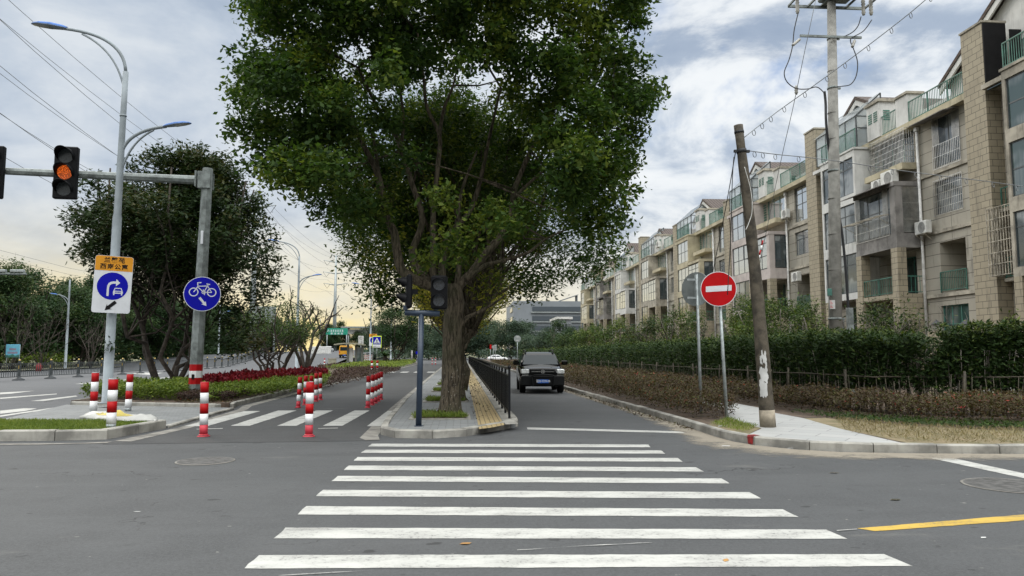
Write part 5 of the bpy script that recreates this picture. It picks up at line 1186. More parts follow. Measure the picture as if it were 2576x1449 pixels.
# grey office building far down the street
ob = thing('office_building', 'grey office block with window bands far down the road', 'office building', (0, 0, 0))
y = 250.; x0, x1 = A(1292, 800, y).x, 52.; zt = A(1292, 757, y).z
mb = MB(); mb.box(x0, x1, y, y + 40, 0, zt); mb.build('wall', M['office'], ob)
for k in range(5):
    z1 = A(1292, 771 + 24 * k, y).z; z0 = A(1292, 782 + 24 * k, y).z
    mb = MB(); mb.box(x0 + 6.5, x1 - 1, y - .25, y - .02, z0, z1); f = mb.build('window_band', M['office_glass'], ob)
    mb = MB(); mb.box(x0 + 6, x1, y - .6, y - .02, z0 - .7, z0 - .3); mb.build('ledge', M['sign_back'], ob)
    mb = MB(); mb.box(x0 - .2, x0 - .02, y + 3, y + 16, z0, z1); mb.build('window_band', M['office_glass'], ob)
for k in range(3):
    xx = x0 + 16 + k * 10; mb = MB(); mb.add([(xx, y + 2, zt + .3), (xx + 7, y + 2, zt + 2.6), (xx + 7, y + 8, zt + 2.6), (xx, y + 8, zt + .3), (xx, y + 2, zt + .1), (xx + 7, y + 2, zt + 2.4), (xx + 7, y + 8, zt + 2.4), (xx, y + 8, zt + .1)], [(0, 1, 2, 3), (7, 6, 5, 4), (0, 4, 5, 1), (1, 5, 6, 2), (2, 6, 7, 3), (3, 7, 4, 0)]); mb.box(xx + 6.6, xx + 6.9, y + 3, y + 7, zt, zt + 2.3); mb.build('solar_panel', M['office'], ob)
lh = thing('low_building', 'low pale building between the office block and the far end of the terrace', 'building', (0, 0, 0)); y = 178; a = A(1403, 803, y); b = A(1437, 797, y)
mb = MB(); mb.box(a.x, b.x, y, y + 14, 0, a.z); mb.build('wall', M['office'], lh); mb = MB(); mb.box(a.x - .3, b.x + .3, y - .4, y + 14, a.z + .01, a.z + .6); mb.build('roof', M['frame_white'], lh)
for k in range(4): window(lh, a.x + .2 + k * .8, a.x + .8 + k * .8, a.z - 3, a.z - 1.2, y - .05, 2, None, 'frame_dark', 'glass', axis='x', w_=.12)
# ------------------------------------------------------------------ the big camphor tree
TB = G(1130, 1046, .14); TYY = TB[1]
ct_ = thing('camphor_tree', 'huge camphor tree in front, filling the middle of the picture', 'tree', TB)
OUT = [(630, -380), (1560, -380), (1600, -100), (1595, 40), (1580, 120), (1615, 190), (1640, 215), (1630, 270), (1590, 330), (1580, 400), (1590, 480), (1555, 540), (1500, 580), (1440, 545), (1380, 480), (1320, 560), (1250, 640), (1185, 690),
       (1060, 690), (1000, 630), (960, 590), (890, 570), (830, 545), (790, 500), (735, 455), (690, 440), (655, 440), (630, 400), (640, 360), (605, 300), (585, 250), (605, 195), (655, 150), (640, 80), (630, 0)]
WIN = [(855, 260), (1345, 250), (1340, 470), (1245, 620), (1150, 710), (1040, 700), (955, 570), (870, 430)]
HOLES = [(1132, 178, 34), (1236, 205, 40), (1242, 262, 30), (1368, 70, 26), (1430, 75, 20), (1010, 258, 22), (1090, 95, 20), (1305, 325, 18), (905, 120, 14), (1500, 210, 18), (1120, 250, 20), (1390, 500, 30)]
rng = np.random.default_rng(7); cl = []; front = []
stp = 76
for u in np.arange(560, 1680, stp):
    for v in np.arange(-400, 740, stp):
        for lay in (-1, 0, 1):
            uu, vv = u + rng.uniform(-40, 40), v + rng.uniform(-40, 40)
            if not inpoly(np.array([uu]), np.array([vv]), OUT)[0]: continue
            hd = 4.0 * math.sqrt(max(.04, 1 - ((uu - 1110) / 560) ** 2))
            dy = lay * .62 * hd + rng.uniform(-.5, .5) * hd * .5
            if inpoly(np.array([uu]), np.array([vv]), WIN)[0]:
                if lay < 1 and rng.random() < .8: continue
                dy = abs(dy) + rng.uniform(1.0, 2.5) if rng.random() < .88 else -rng.uniform(.6, 2.)
            if any((uu - a) ** 2 + (vv - b) ** 2 < (c + 14) ** 2 for a, b, c in HOLES): continue
            p = A(uu, vv, TYY + dy) - Vector(TB); r = rng.uniform(.40, .74)
            cl.append((tuple(p), (r, r, r * .8)))
for u, v in [(660, 430), (640, 425), (690, 415), (610, 180), (590, 240), (640, 20), (655, -20), (1600, 60), (1570, 15), (1645, 205), (1635, 240), (1590, 400), (1600, 480), (760, 462), (725, 452), (790, 470)]:
    p = A(u, v, TYY + rng.uniform(-.8, .8)) - Vector(TB); cl.append((tuple(p), (.30, .30, .26)))
crown('crown', cl, 680, .138, M['camphor'], 71, ct_, .5, .115, .45, .42, 9, .55)
low = []
for u, v in [(1215, 690), (1245, 712), (1270, 700), (1200, 735), (1232, 748), (1180, 660), (1290, 668), (1150, 640), (1060, 660), (1010, 640), (985, 690), (1020, 720), (960, 655), (1225, 640), (1120, 600), (1075, 585), (1000, 590), (930, 640), (1190, 590), (1255, 600), (900, 600), (1050, 520), (1150, 520), (960, 520), (1215, 520), (1270, 520), (1085, 440), (1180, 430), (920, 470), (1000, 430)]:
    p = A(u, v, TYY + rng.uniform(.6, 2.6)) - Vector(TB); r = rng.uniform(.30, .5); low.append((tuple(p), (r, r, r * .8)))
crown('low_foliage', low, 300, .12, M['camphor2'], 72, ct_, .6, .14, .5, .62, 8)
def rel(pts, dys=None): return [A(u, v, TYY + (dys[i] if dys else 0)) - Vector(TB) for i, (u, v) in enumerate(pts)]
mb = MB()
trunk = spline(rel([(1130, 1052), (1131, 1030), (1134, 980), (1136, 900), (1139, 820), (1143, 760), (1140, 715)]), 3); nT = len(trunk)
rad = np.interp(np.linspace(0, 1, nT), [0, .05, .14, .3, .6, .85, 1.], [.48, .38, .285, .235, .225, .24, .18]); vs = []
rings = []
for i, p in enumerate(trunk):
    h_ = i / (nT - 1); n = 26
    rings.append([p + Vector((math.cos(a) * r_, math.sin(a) * r_, 0)) for a, r_ in [(2 * math.pi * k / n, rad[i] * (1 + (.16 * math.sin(5 * 2 * math.pi * k / n + 1) * max(0, 1 - h_ * 5)) + .03 * math.sin(3 * 2 * math.pi * k / n + h_ * 5) + .02 * math.sin(9 * 2 * math.pi * k / n + h_ * 9))) for k in range(n)]])
mb.ring(rings, 0, True); mb.build('trunk', M['bark'], ct_)
LIMBS = [([(1128, 780), (1112, 735), (1020, 690), (1000, 640), (992, 586), (971, 542), (952, 445), (927, 390), (895, 325), (862, 260), (786, 206)], .20), ([(1122, 740), (1060, 690), (1038, 635), (1063, 553), (1036, 461), (1009, 380), (998, 347), (949, 271), (900, 170)], .15),
         ([(1135, 760), (1092, 700), (1090, 620), (1090, 542), (1101, 423), (1106, 342), (1074, 271), (1066, 200), (1050, 80)], .13), ([(1104, 345), (1118, 270), (1140, 215), (1160, 120)], .075), ([(1138, 760), (1112, 694), (1128, 597), (1182, 532), (1209, 450), (1231, 347), (1260, 220)], .15),
         ([(1145, 775), (1150, 725), (1185, 690), (1220, 640), (1258, 595), (1285, 532), (1295, 477), (1335, 380), (1400, 260), (1440, 130)], .19), ([(1170, 705), (1220, 668), (1264, 656), (1329, 635), (1372, 602), (1430, 575)], .09), ([(1150, 830), (1175, 800), (1205, 785), (1240, 765), (1272, 742)], .10),
         ([(1006, 380), (1015, 300), (1000, 180), (985, 60)], .07), ([(960, 480), (930, 320), (880, 330), (800, 300), (720, 280)], .06), ([(1290, 500), (1380, 420), (1470, 380), (1560, 340)], .06), ([(1150, 740), (1155, 650), (1150, 560), (1165, 470), (1200, 380)], .12), ([(900, 330), (860, 230), (760, 150), (700, 80)], .06)]
lim = MB()
for j, (pl, r0) in enumerate(LIMBS):
    dys = [.0 + (.25 * math.sin(j * 1.7) + (.35 if j in (3, 4, 11) else -.1)) * i * .4 for i in range(len(pl))]
    pp = spline(rel(pl, dys), 4); n = len(pp); lim.tube(pp, [r0 * .70 * (1 - .72 * i / (n - 1)) * (1 + .04 * math.sin(i * 1.9)) for i in range(n)], 10)
rngb = random.Random(3)
for k in range(150):
    c = Vector(cl[rngb.randrange(len(cl))][0]); j = rngb.randrange(len(LIMBS)); pl = LIMBS[j][0]; pz = rel(pl[-4:]); a = min(pz, key=lambda q: (q - c).length)
    if (a - c).length < 3.2: lim.tube([a, a.lerp(c, .5) + Vector((rngb.uniform(-.2, .2), rngb.uniform(-.2, .2), rngb.uniform(-.25, .05))), c], [.03, .02, .006], 5)
lim.build('limbs', M['bark'], ct_)
cvs = crown('root_litter', [((-.25, -.35, .06), (.5, .3, .06))], 9000, .05, M['brownshrub'], 73, None, .6, .08); stuff(cvs)
cvs.location = TB; cvs.name = 'bark_litter'
# ------------------------------------------------------------------ the other camphor trees of the island
row = [(-.35, PITS[1], 10.8, 5.3, 'camphor tree directly behind the big one, with a crown dipping lower on both sides'), (-.3, PITS[2] + .3, 10.6, 5.4, 'third camphor tree of the island row, its crown showing low on the right')]
r1 = tree('camphor_tree', row[0][4], (row[0][0] + .3, row[0][1], .14), 10.8, 4.2, M['camphor'], M['bark'], 81, .26, .40, 56, 200, .15, 1, group='camphor trees in the island row', clump_r=.24, shell=.6, twig=.17, bright=.40, squash=1.)
ex = []; rgm = np.random.default_rng(15)
for u, v in [(850, 500), (880, 540), (850, 560), (900, 580), (890, 600), (930, 620), (910, 650), (960, 660), (920, 690), (980, 700), (950, 740), (1000, 745), (880, 560), (905, 530), (890, 470), (940, 560), (1010, 660), (985, 610), (870, 450), (960, 590), (1440, 560), (1480, 590), (1420, 610), (1460, 640), (1510, 620), (1530, 570), (1400, 650), (1440, 690), (1480, 680), (1380, 690), (1350, 720), (1500, 660), (1400, 590), (1330, 690), (1300, 720), (1540, 640), (1420, 540), (1500, 530)]:
    p = A(u, v, PITS[1] + rgm.uniform(-1.5, 2.5)) - r1.location; r = rgm.uniform(.5, .8); ex.append((tuple(p), (r, r, r * .75)))
crown('low_foliage', ex, 290, .15, M['camphor'], 83, r1, .6, .16, .35, .36, 9)
r2 = tree('camphor_tree', row[1][4], (row[1][0] + .2, row[1][1], .14), 10.6, 4.9, M['camphor2'], M['bark'], 85, .25, .40, 64, 190, .165, 1, group='camphor trees in the island row', clump_r=.23, shell=.6, twig=.2, bright=.40)
r3 = tree('camphor_tree', 'yellowing young camphor seen right of the big trunk', (-.15, 41, .14), 8.2, 3.8, M['yellowing'], M['bark'], 88, .2, .28, 40, 80, .17, 1, group='camphor trees in the island row', clump_r=.28, shell=.6, twig=.22, bright=.40)
for i, (y, s) in enumerate(((52, .95), (60, .95), (70, 1.), (83, 1.), (98, 1.05), (112, 1.05))):
    dup(r2, (-.4, y, .14), i * 1.3, ['fourth', 'fifth', 'sixth', 'seventh', 'eighth', 'last'][i] + ' camphor tree along the island, behind the yellowing one', s)
# ------------------------------------------------------------------ trees of the planted bed
q = G(430, 972, .2)
tree('magnolia_tree', 'dark many stemmed evergreen tree beside the traffic light mast', (q[0] - .1, q[1], .17), 11.2, 4.4, M['magnolia'], M['bark_dark'], 91, .10, .27, 78, 170, .20, 8, .75, clump_r=.25, shell=.6, twig=.15, bright=.42, droop=.1, top=.8, k=10, lean=(.1, 0))
mg_ = bpy.context.scene.objects.get('magnolia_tree'); ex = []; rgm = np.random.default_rng(5)
for u, v in [(600, 560), (640, 600), (665, 640), (650, 690), (610, 640), (620, 720), (575, 680), (560, 740), (600, 770), (640, 760), (655, 560), (675, 590), (680, 680), (660, 730), (670, 620), (545, 690), (530, 650), (640, 850), (610, 870), (580, 860), (560, 800), (620, 810), (590, 830), (250, 560), (220, 550), (290, 600), (270, 650), (310, 700), (450, 400), (380, 395), (330, 420), (500, 430), (540, 470), (330, 480), (400, 470), (470, 500), (300, 530), (380, 560), (450, 580), (530, 560), (560, 610), (240, 610)]:
    p = A(u, v, q[1] + rgm.uniform(-1.8, 1.8)) - mg_.location; r = rgm.uniform(.6, .95); ex.append((tuple(p), (r, r, r * .75)))
crown('low_foliage', ex, 160, .20, M['magnolia'], 92, mg_, .6, .15, .1, .42, 9)
q = G(686, 946, .2)
tree('shrubby_tree', 'low spreading green shrub tree growing out of the crimson planting', (q[0], q[1], .17), 5.4, 3.2, M['garden'], M['bark_dark'], 94, .085, .22, 30, 75, .16, 8, .8, clump_r=.27, twig=.3, bright=.35, droop=.1, top=.85)
def bare_tree(name, label, loc, h, r, seed, nb=7, r0=.09, material='bark_grey', group=None, upright=.9, leafy=0):
    rg = np.random.default_rng(seed); t = thing(name, label, 'tree', loc, 0, group); mb = MB(); tips = []
    def br(p, d, L, r_, lv):
        n = 5; pts = [p]; 
        for i in range(n): d = (d + Vector(rg.normal(size=3)) * .16 + Vector((0, 0, .05))).normalized(); pts.append(pts[-1] + d * L / n)
        mb.tube(pts, [r_ * (1 - .5 * i / n) for i in range(n + 1)], 6); tips.append(pts[-1])
        if lv > 0:
            for k in range(3 if lv > 1 else 2):
                a = Vector(rg.normal(size=3)); a.z = abs(a.z) * .6; i = 2 + k if k < 3 else 5
                br(pts[min(n, i + 1)], (d + a * .55).normalized(), L * rg.uniform(.45, .7), r_ * .52, lv - 1)
    for k in range(nb):
        a = 2 * math.pi * k / nb + rg.uniform(-.3, .3); d = Vector((math.cos(a) * (1 - upright) * 2.2, math.sin(a) * (1 - upright) * 2.2, 1)).normalized()
        br(Vector((math.cos(a) * .08, math.sin(a) * .08, -.05)), d, h * .55, r0, 2)
    mb.build('branches', M[material], t)
    if leafy: crown('sparse_leaves', [(tuple(p), (.3, .3, .3)) for p in tips[::2]], leafy, .14, M['magnolia'], seed, t, .8, .1)
    return t
q = G(768, 938, .2); bare_tree('bare_tree', 'small pruned tree with bare crooked branches in front of the pylon', (q[0], q[1], .17), 6.6, 2.5, 101, 5, .17, 'bark_dark', upright=.78, leafy=30)
q = A(990, 905, 112); tree('bushy_tree', 'round many stemmed tree in the bed past the pedestrian crossing sign', (q.x, 112, .17), 9.4, 5.4, M['wood'], M['bark_dark'], 104, .12, .25, 40, 30, .28, 7, .9, clump_r=.28, twig=.35, bright=.4, droop=.1)
# sago palm
t = thing('sago_palm', 'dark sago palm beside the pedestrian crossing sign post', 'palm', (A(968, 900, 106).x, 106, .17)); mb = MB(); rg = random.Random(5)
MB().lathe([(.3, 0), (.28, .9), (.2, 1.1), (.05, 1.2)], n=10).build('trunk', M['bark_dark'], t); PP = []
for k in range(34):
    a = rg.uniform(0, 6.28); e = rg.uniform(.2, 1.2); L = rg.uniform(2., 2.8)
    pts = [Vector((math.cos(a) * L * s_ * math.cos(e * (1 - s_ * .8)), math.sin(a) * L * s_ * math.cos(e * (1 - s_ * .8)), 1.1 + L * s_ * math.sin(e) * (1 - .75 * s_))) for s_ in (0, .25, .5, .75, 1.)]; sd_ = Vector((-math.sin(a), math.cos(a), 0)) * .16
    for i in range(4): PP.append([tuple(pts[i] + sd_ * (1 - .2 * i)), tuple(pts[i + 1] + sd_ * (.8 - .2 * i)), tuple(pts[i + 1] - sd_ * (.8 - .2 * i)), tuple(pts[i] - sd_ * (1 - .2 * i))])
put(bpy.data.objects.new('fronds', quads_mesh('fronds', np.array(PP), np.full(len(PP), .3), M['wood'])), t)
# ------------------------------------------------------------------ woodland across the main road
GW = 'evergreen trees of the woodland across the main road'; LW = 'evergreen tree in the dense woodland across the main road'
protos = [tree('evergreen_tree', LW, (-47, 66, .1), 10.8, 4.6, M['wood'], M['bark_dark'], 111, .16, .04, 46, 60, .30, 3, .5, group=GW, clump_r=.3, twig=.35),
          tree('evergreen_tree', LW, (-46, 76, .1), 11.5, 4.4, M['wood'], M['bark_dark'], 113, .16, .05, 46, 60, .30, 1, .5, group=GW, clump_r=.3, twig=.35, bright=.5),
          tree('evergreen_tree', LW, (-49, 85, .1), 12.2, 5.0, M['wood'], M['bark_dark'], 115, .18, .04, 50, 56, .32, 2, .5, group=GW, clump_r=.29, twig=.35, bright=.36)]
rg = random.Random(11)
pos = [(-50, 58), (-51, 70), (-50, 79), (-45, 88), (-46, 100), (-45, 112), (-46, 122), (-47, 134), (-48, 147), (-48, 160), (-48, 172), (-48, 184), (-54, 60), (-62, 64), (-56, 72), (-53, 82), (-64, 84), (-46, 95), (-54, 97), (-47, 106), (-57, 110), (-48, 117), (-55, 123), (-49, 129), (-58, 136), (-50, 141), (-52, 153), (-60, 158), (-53, 165), (-56, 178), (-51, 190), (-60, 196), (-54, 206), (-50, 222), (-56, 238), (-46, 250), (-36, 262), (-28, 268), (-44, 270), (-20, 262), (-12, 258), (-70, 74), (-72, 96)]
for i, (x, y) in enumerate(pos): dup(protos[i % 3], (x + rg.uniform(-1, 1), y, .1 + (zr(y) * .5)), rg.uniform(0, 6), None, rg.uniform(.92, 1.12))
leafbed('woodland_undergrowth', [(-43.5, 55), (-43.5, 90), (-45, 130), (-49, 200), (-56, 200), (-54, 130), (-52, 55)], .1, 3.4, 22000, .38, M['wood'], 121, bias=.6, bright=.35, lumps=.5)
leafbed('lime_shrub_cover', [(-42.3, 74), (-42.5, 84), (-44.5, 84), (-44.5, 72)], .1, 1.7, 1500, .22, M['lime'], 122, bright=.2, bias=0)
for i, (u, y, h, lb) in enumerate(((30, 72, 7.5, 'bare vase shaped tree behind the blue banner'), (104, 76, 7.2, 'bare vase shaped tree right of the blue banner'), (228, 80, 6.5, 'bare thin stemmed tree left of the near lamp post'))):
    q = A(u, 897, y); bare_tree('bare_tree', lb, (q.x, y, .12), h, 2.5, 130 + i, 9, .045, 'bark_dark', upright=.86)
# distant trees at the end of the road
GF = 'distant trees closing the view down the road'; LF = 'distant green tree closing the view down the road'
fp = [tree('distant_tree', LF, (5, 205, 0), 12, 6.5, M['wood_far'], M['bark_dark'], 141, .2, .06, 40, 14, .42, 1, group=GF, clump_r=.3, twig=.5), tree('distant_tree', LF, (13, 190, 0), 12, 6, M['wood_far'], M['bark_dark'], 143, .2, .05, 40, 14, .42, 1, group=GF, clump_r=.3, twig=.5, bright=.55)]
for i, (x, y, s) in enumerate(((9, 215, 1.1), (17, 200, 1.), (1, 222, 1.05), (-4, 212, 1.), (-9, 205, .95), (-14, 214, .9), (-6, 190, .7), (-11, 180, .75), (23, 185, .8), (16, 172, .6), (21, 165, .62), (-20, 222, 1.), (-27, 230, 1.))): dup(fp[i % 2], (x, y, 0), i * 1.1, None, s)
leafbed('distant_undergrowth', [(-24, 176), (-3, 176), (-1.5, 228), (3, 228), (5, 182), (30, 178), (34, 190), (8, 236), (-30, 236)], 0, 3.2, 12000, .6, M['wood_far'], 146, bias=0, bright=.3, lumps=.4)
# ------------------------------------------------------------------ hedge on the right
hg = thing('hedge', 'tall clipped dark green hedge running along the right verge', 'hedge', (0, 0, 0)); rng = np.random.default_rng(151)
n = 110000; ss = 13. / (1 - rng.uniform(0, 1, n) * (1 - 13. / 128)) - 13.; xx = rng.uniform(0, 1, n) ** 1.2
HL = [(23, 16.3), (13, 16.3), (11.2, 16.5), (10.2, 17.4), (9.85, 19.5), (9.8, 24), (9.8, 126)]; hs_ = [0, 10, 11.81, 13.15, 15.28, 19.78, 121.78]
ss = ss + 7.; hx = np.interp(ss, hs_, [p[0] for p in HL]); hy = np.interp(ss, hs_, [p[1] for p in HL]); kk = np.clip((ss - 9.) / 6., 0, 1) * math.pi / 2
tv = xx * 1.25; xx, yy = hx + np.sin(kk) * tv, hy + np.cos(kk) * tv; vv_ = ss
top = 2.16 + .10 * np.sin(yy * 1.3) + .08 * np.sin(yy * 3.1 + 1) + .06 * np.sin(yy * 7.3); zl = .85 + .25 * np.sin(yy * 1.7) * np.sin(yy * .9 + 2)
zl = np.where(yy > 21, zl - .55, zl - .3); zz = zl + (top - zl) * rng.uniform(0, 1, n) ** .75; zz += (rng.uniform(0, 1, n) < .03) * (zz > 1.7) * rng.uniform(0, .4, n) * (np.sin(ss * 9.1) > .2); zz += .10 * np.sin(ss * 4.3) * np.sin(ss * 2.9 + 1) * (zz > 1.5)
gap = (np.sin(ss * 2.2 + .5 * np.sin(zz * 4)) > .82) & (ss < 14) & (zz > 1.2) & (rng.uniform(0, 1, n) < .7)
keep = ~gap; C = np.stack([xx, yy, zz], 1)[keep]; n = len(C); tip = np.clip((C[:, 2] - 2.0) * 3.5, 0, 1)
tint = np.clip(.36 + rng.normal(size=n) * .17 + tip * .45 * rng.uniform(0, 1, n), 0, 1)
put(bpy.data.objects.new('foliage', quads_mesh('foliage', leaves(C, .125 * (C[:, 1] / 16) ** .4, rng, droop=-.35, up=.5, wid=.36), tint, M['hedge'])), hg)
def hpt(s): return float(np.interp(s, hs_, [p[0] for p in HL])), float(np.interp(s, hs_, [p[1] for p in HL]))
mb = MB(); rg = random.Random(6); s = 7.5
while s < 56:
    x, y = hpt(s); x += rg.uniform(.15, .9); y += rg.uniform(.1, .5) if s < 13 else 0; mb.tube([(x, y, .1), (x + rg.uniform(-.06, .06), y + rg.uniform(-.06, .06), .8), (x + rg.uniform(-.15, .15), y + rg.uniform(-.15, .15), 1.7)], [.016, .013, .006], 5); s += .05 if s < 22 else .12
mb.build('stems', M['bark_grey'], hg)
hs = thing('hedge_support', 'bamboo rail and stakes holding up the hedge', 'support rail', (0, 0, 0)); s = 7.2
while s < 52:
    (xa, ya), (xb, yb) = hpt(s), hpt(s + 2.9); MB().tube([(xa - .08, ya - .08, 1.04 + rg.uniform(-.03, .03)), (xb - .08, yb - .08, 1.04 + rg.uniform(-.03, .03))], .017, 6).build('rail', M['bamboo'], hs)
    xa, ya = hpt(s + 1.1); MB().tube([(xa - .12, ya - .12, .1), (xa - .10 + rg.uniform(-.06, .06), ya - .1 + rg.uniform(-.06, .06), 1.2)], .03, 7).build('stake', M['bamboo'], hs); s += 2.9
mb = MB(); s = 7.2
while s < 40: x, y = hpt(s); x -= .05; y -= .05; mb.tube([(x, y, .1), (x + rg.uniform(-.06, .06), y + rg.uniform(-.12, .12), rg.uniform(.8, 1.2))], .009, 5); s += rg.uniform(.12, .30)
mb.build('thin_stakes', M['bamboo'], hs)
# garden fence of white bars behind the hedge
mb = MB(); y = 18.
while y < 24: mb.box(17.0, 17.03, y, y + .03, .1, 2.2); y += .13
for z in (.4, 2.0): mb.box(17.035, 17.06, 18, 24, z, z + .04)
tag(mb.build('garden_fence', M['frame_white']), 'white barred garden fence glimpsed through the hedge', 'fence')
# garden trees
GD = [(1955, 42, 5.6, 2.9, 'garden', 'broad green garden bush right of the leaning pole', 160, 5), (1870, 46, 5.6, 2.2, 'garden', 'garden bush behind the no entry sign post', 162, 4), (2215, 30, 4.4, 2.0, 'hedge', 'dark round garden bush right of the concrete pole', 164, 5), (2040, 36, 4.6, 1.7, 'garden', 'garden bush just left of the concrete pole', 166, 4),
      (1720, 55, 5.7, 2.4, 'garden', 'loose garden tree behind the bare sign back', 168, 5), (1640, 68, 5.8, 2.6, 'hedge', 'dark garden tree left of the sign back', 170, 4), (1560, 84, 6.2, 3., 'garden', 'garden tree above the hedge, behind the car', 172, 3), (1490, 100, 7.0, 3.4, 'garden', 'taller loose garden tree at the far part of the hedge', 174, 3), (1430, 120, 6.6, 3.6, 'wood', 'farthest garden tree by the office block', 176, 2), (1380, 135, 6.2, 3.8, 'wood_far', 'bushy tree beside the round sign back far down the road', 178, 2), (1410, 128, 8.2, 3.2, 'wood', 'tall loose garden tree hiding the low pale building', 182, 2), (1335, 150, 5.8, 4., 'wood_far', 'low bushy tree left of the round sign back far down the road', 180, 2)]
for u, y, h, r, mt, lb, sd_, st in GD:
    q = A(u, 880, y); tree('garden_tree', lb, (q.x, y, .1), h, r, M[mt], M['bark_grey'], sd_, .05, .10, 30, 150 * min(1, (40 / y) ** 1.2), .15 * (y / 36) ** .5, st, .8, group='garden trees behind the hedge', clump_r=.32, twig=.22, bright=.5)
for i, (u, y, lb) in enumerate(((2310, 26, 'leafless garden sapling by the white drain pipe'), (2105, 33, 'leafless branches behind the concrete pole'), (1690, 50, 'crooked dark garden tree with few leaves left of the sign back'))):
    q = A(u, 880, y); bare_tree('bare_tree', lb, (q.x, y, .1), 3.9 if i < 2 else 5.6, 2, 190 + i, 6, .035 if i < 2 else .07, 'bark_grey' if i < 2 else 'bark_dark', upright=.72, leafy=0 if i < 2 else 80)
# ------------------------------------------------------------------ cars
def car(name, label, loc, rz, st, gh, paint_, wheels, wr, W, suv=True, cat='car'):
    """st: body stations (y, half width, bottom, belt height); gh: greenhouse rings (z, y front, y rear, half width); front of the car at y=0 facing -Y"""
    t = thing(name, label, cat, loc, rz); mb = MB(); rings = []
    for y, w_, zb, zt in st:
        mid = zb + (zt - zb) * .5
        half = [(.0, zb), (w_ * .82, zb), (w_ * .96, zb + (zt - zb) * .16), (w_, mid), (w_ * .985, zb + (zt - zb) * .80), (w_ * .93, zt - .035), (w_ * .80, zt), (w_ * .4, zt + .03), (0, zt + .04)]
        ring = [(x, y, z) for x, z in half] + [(-x, y, z) for x, z in reversed(half[1:-1])]
        rings.append(ring)
    rings = [list(reversed(r)) for r in rings]; mb.ring(rings, 0, True); body = mb.build('body', M[paint_], t)
    mb = MB(); rr = []
    def sq(z, y0, y1, w_, n=5):
        out = []; rad = .16
        for cx, cy, a in ((w_ - rad, y1 - rad, 0), (-w_ + rad, y1 - rad, 90), (-w_ + rad, y0 + rad, 180), (w_ - rad, y0 + rad, 270)):
            out += [(cx + rad * math.cos(R(a + 90 * k / n)), cy + rad * math.sin(R(a + 90 * k / n)), z) for k in range(n + 1)]
        return out
    rr = [sq(*g) for g in gh]; mb.ring(rr, 0, True); mb.build('cabin', M[paint_], t)
    (z0, f0, r0, w0), (z1, f1, r1, w1) = gh[0], gh[-3]
    def lerp(a, b, k): return a + (b - a) * k
    def quad(nm, pts, off):
        a, b, c, d = [Vector(p) for p in pts]; n = (b - a).cross(c - a).normalized() * off
        MB().add([p + n for p in (a, b, c, d)] + [p - n for p in (a, b, c, d)], [(0, 1, 2, 3), (7, 6, 5, 4), (0, 4, 5, 1), (1, 5, 6, 2), (2, 6, 7, 3), (3, 7, 4, 0)]).build(nm, M['car_glass'], t)
    e = .10
    quad('windscreen', [(-lerp(w0, w1, e) * .90, lerp(f0, f1, e) - .012, lerp(z0, z1, e)), (lerp(w0, w1, e) * .90, lerp(f0, f1, e) - .012, lerp(z0, z1, e)), (lerp(w0, w1, .92) * .88, lerp(f0, f1, .92) - .012, lerp(z0, z1, .92)), (-lerp(w0, w1, .92) * .88, lerp(f0, f1, .92) - .012, lerp(z0, z1, .92))], .012)
    quad('rear_window', [(lerp(w0, w1, e) * .86, lerp(r0, r1, e) + .012, lerp(z0, z1, e)), (-lerp(w0, w1, e) * .86, lerp(r0, r1, e) + .012, lerp(z0, z1, e)), (-lerp(w0, w1, .9) * .84, lerp(r0, r1, .9) + .012, lerp(z0, z1, .9)), (lerp(w0, w1, .9) * .84, lerp(r0, r1, .9) + .012, lerp(z0, z1, .9))], .012)
    spl = [(.10, .44), (.475, .76)] + ([(.79, .95)] if suv else [(.78, .90)])
    for s in (-1, 1):
        for a, b in spl:
            def P(k, q): return (s * (lerp(w0, w1, q) + .012), lerp(lerp(f0, f1, q), lerp(r0, r1, q), k), lerp(z0, z1, q))
            pts = [P(a, .14), P(b, .14), P(b, .88), P(a + (.035 if a < .2 else 0), .88)]
            quad('side_window', pts if s > 0 else pts[::-1], .008)
        for y in wheels:
            wo = MB().ring([[(s * x, y + r_ * math.cos(2 * math.pi * k / 24), wr + r_ * math.sin(2 * math.pi * k / 24)) for k in range(24)][::-s] for x, r_ in ((W - .24, wr * .8), (W - .22, wr), (W - .03, wr), (W + .005, wr * .93), (W + .005, wr * .66))], 0, True).build('wheel', M['rubber'], t)
            MB().ring([[(s * x, y + r_ * math.cos(2 * math.pi * k / 20), wr + r_ * math.sin(2 * math.pi * k / 20)) for k in range(20)][::-s] for x, r_ in ((W - .02, wr * .66), (W + .0, wr * .60), (W - .03, wr * .5), (W - .02, wr * .15), (W - .01, .02))], 0, False).build('rim', M['sign_back'], wo)
            ar = MB(); 
            for k in range(9):
                a0, a1 = R(180 * k / 9), R(180 * (k + 1) / 9); q0, q1 = wr * 1.10, wr * 1.28
                ar.add([(s * (W + .012), y + q * math.cos(a), wr + q * math.sin(a)) for a, q in ((a0, q0), (a1, q0), (a1, q1), (a0, q1))], [(0, 1, 2, 3) if s > 0 else (3, 2, 1, 0)], 0)
            ar.build('wheel_arch', M['bumper'], t)
    return t, body
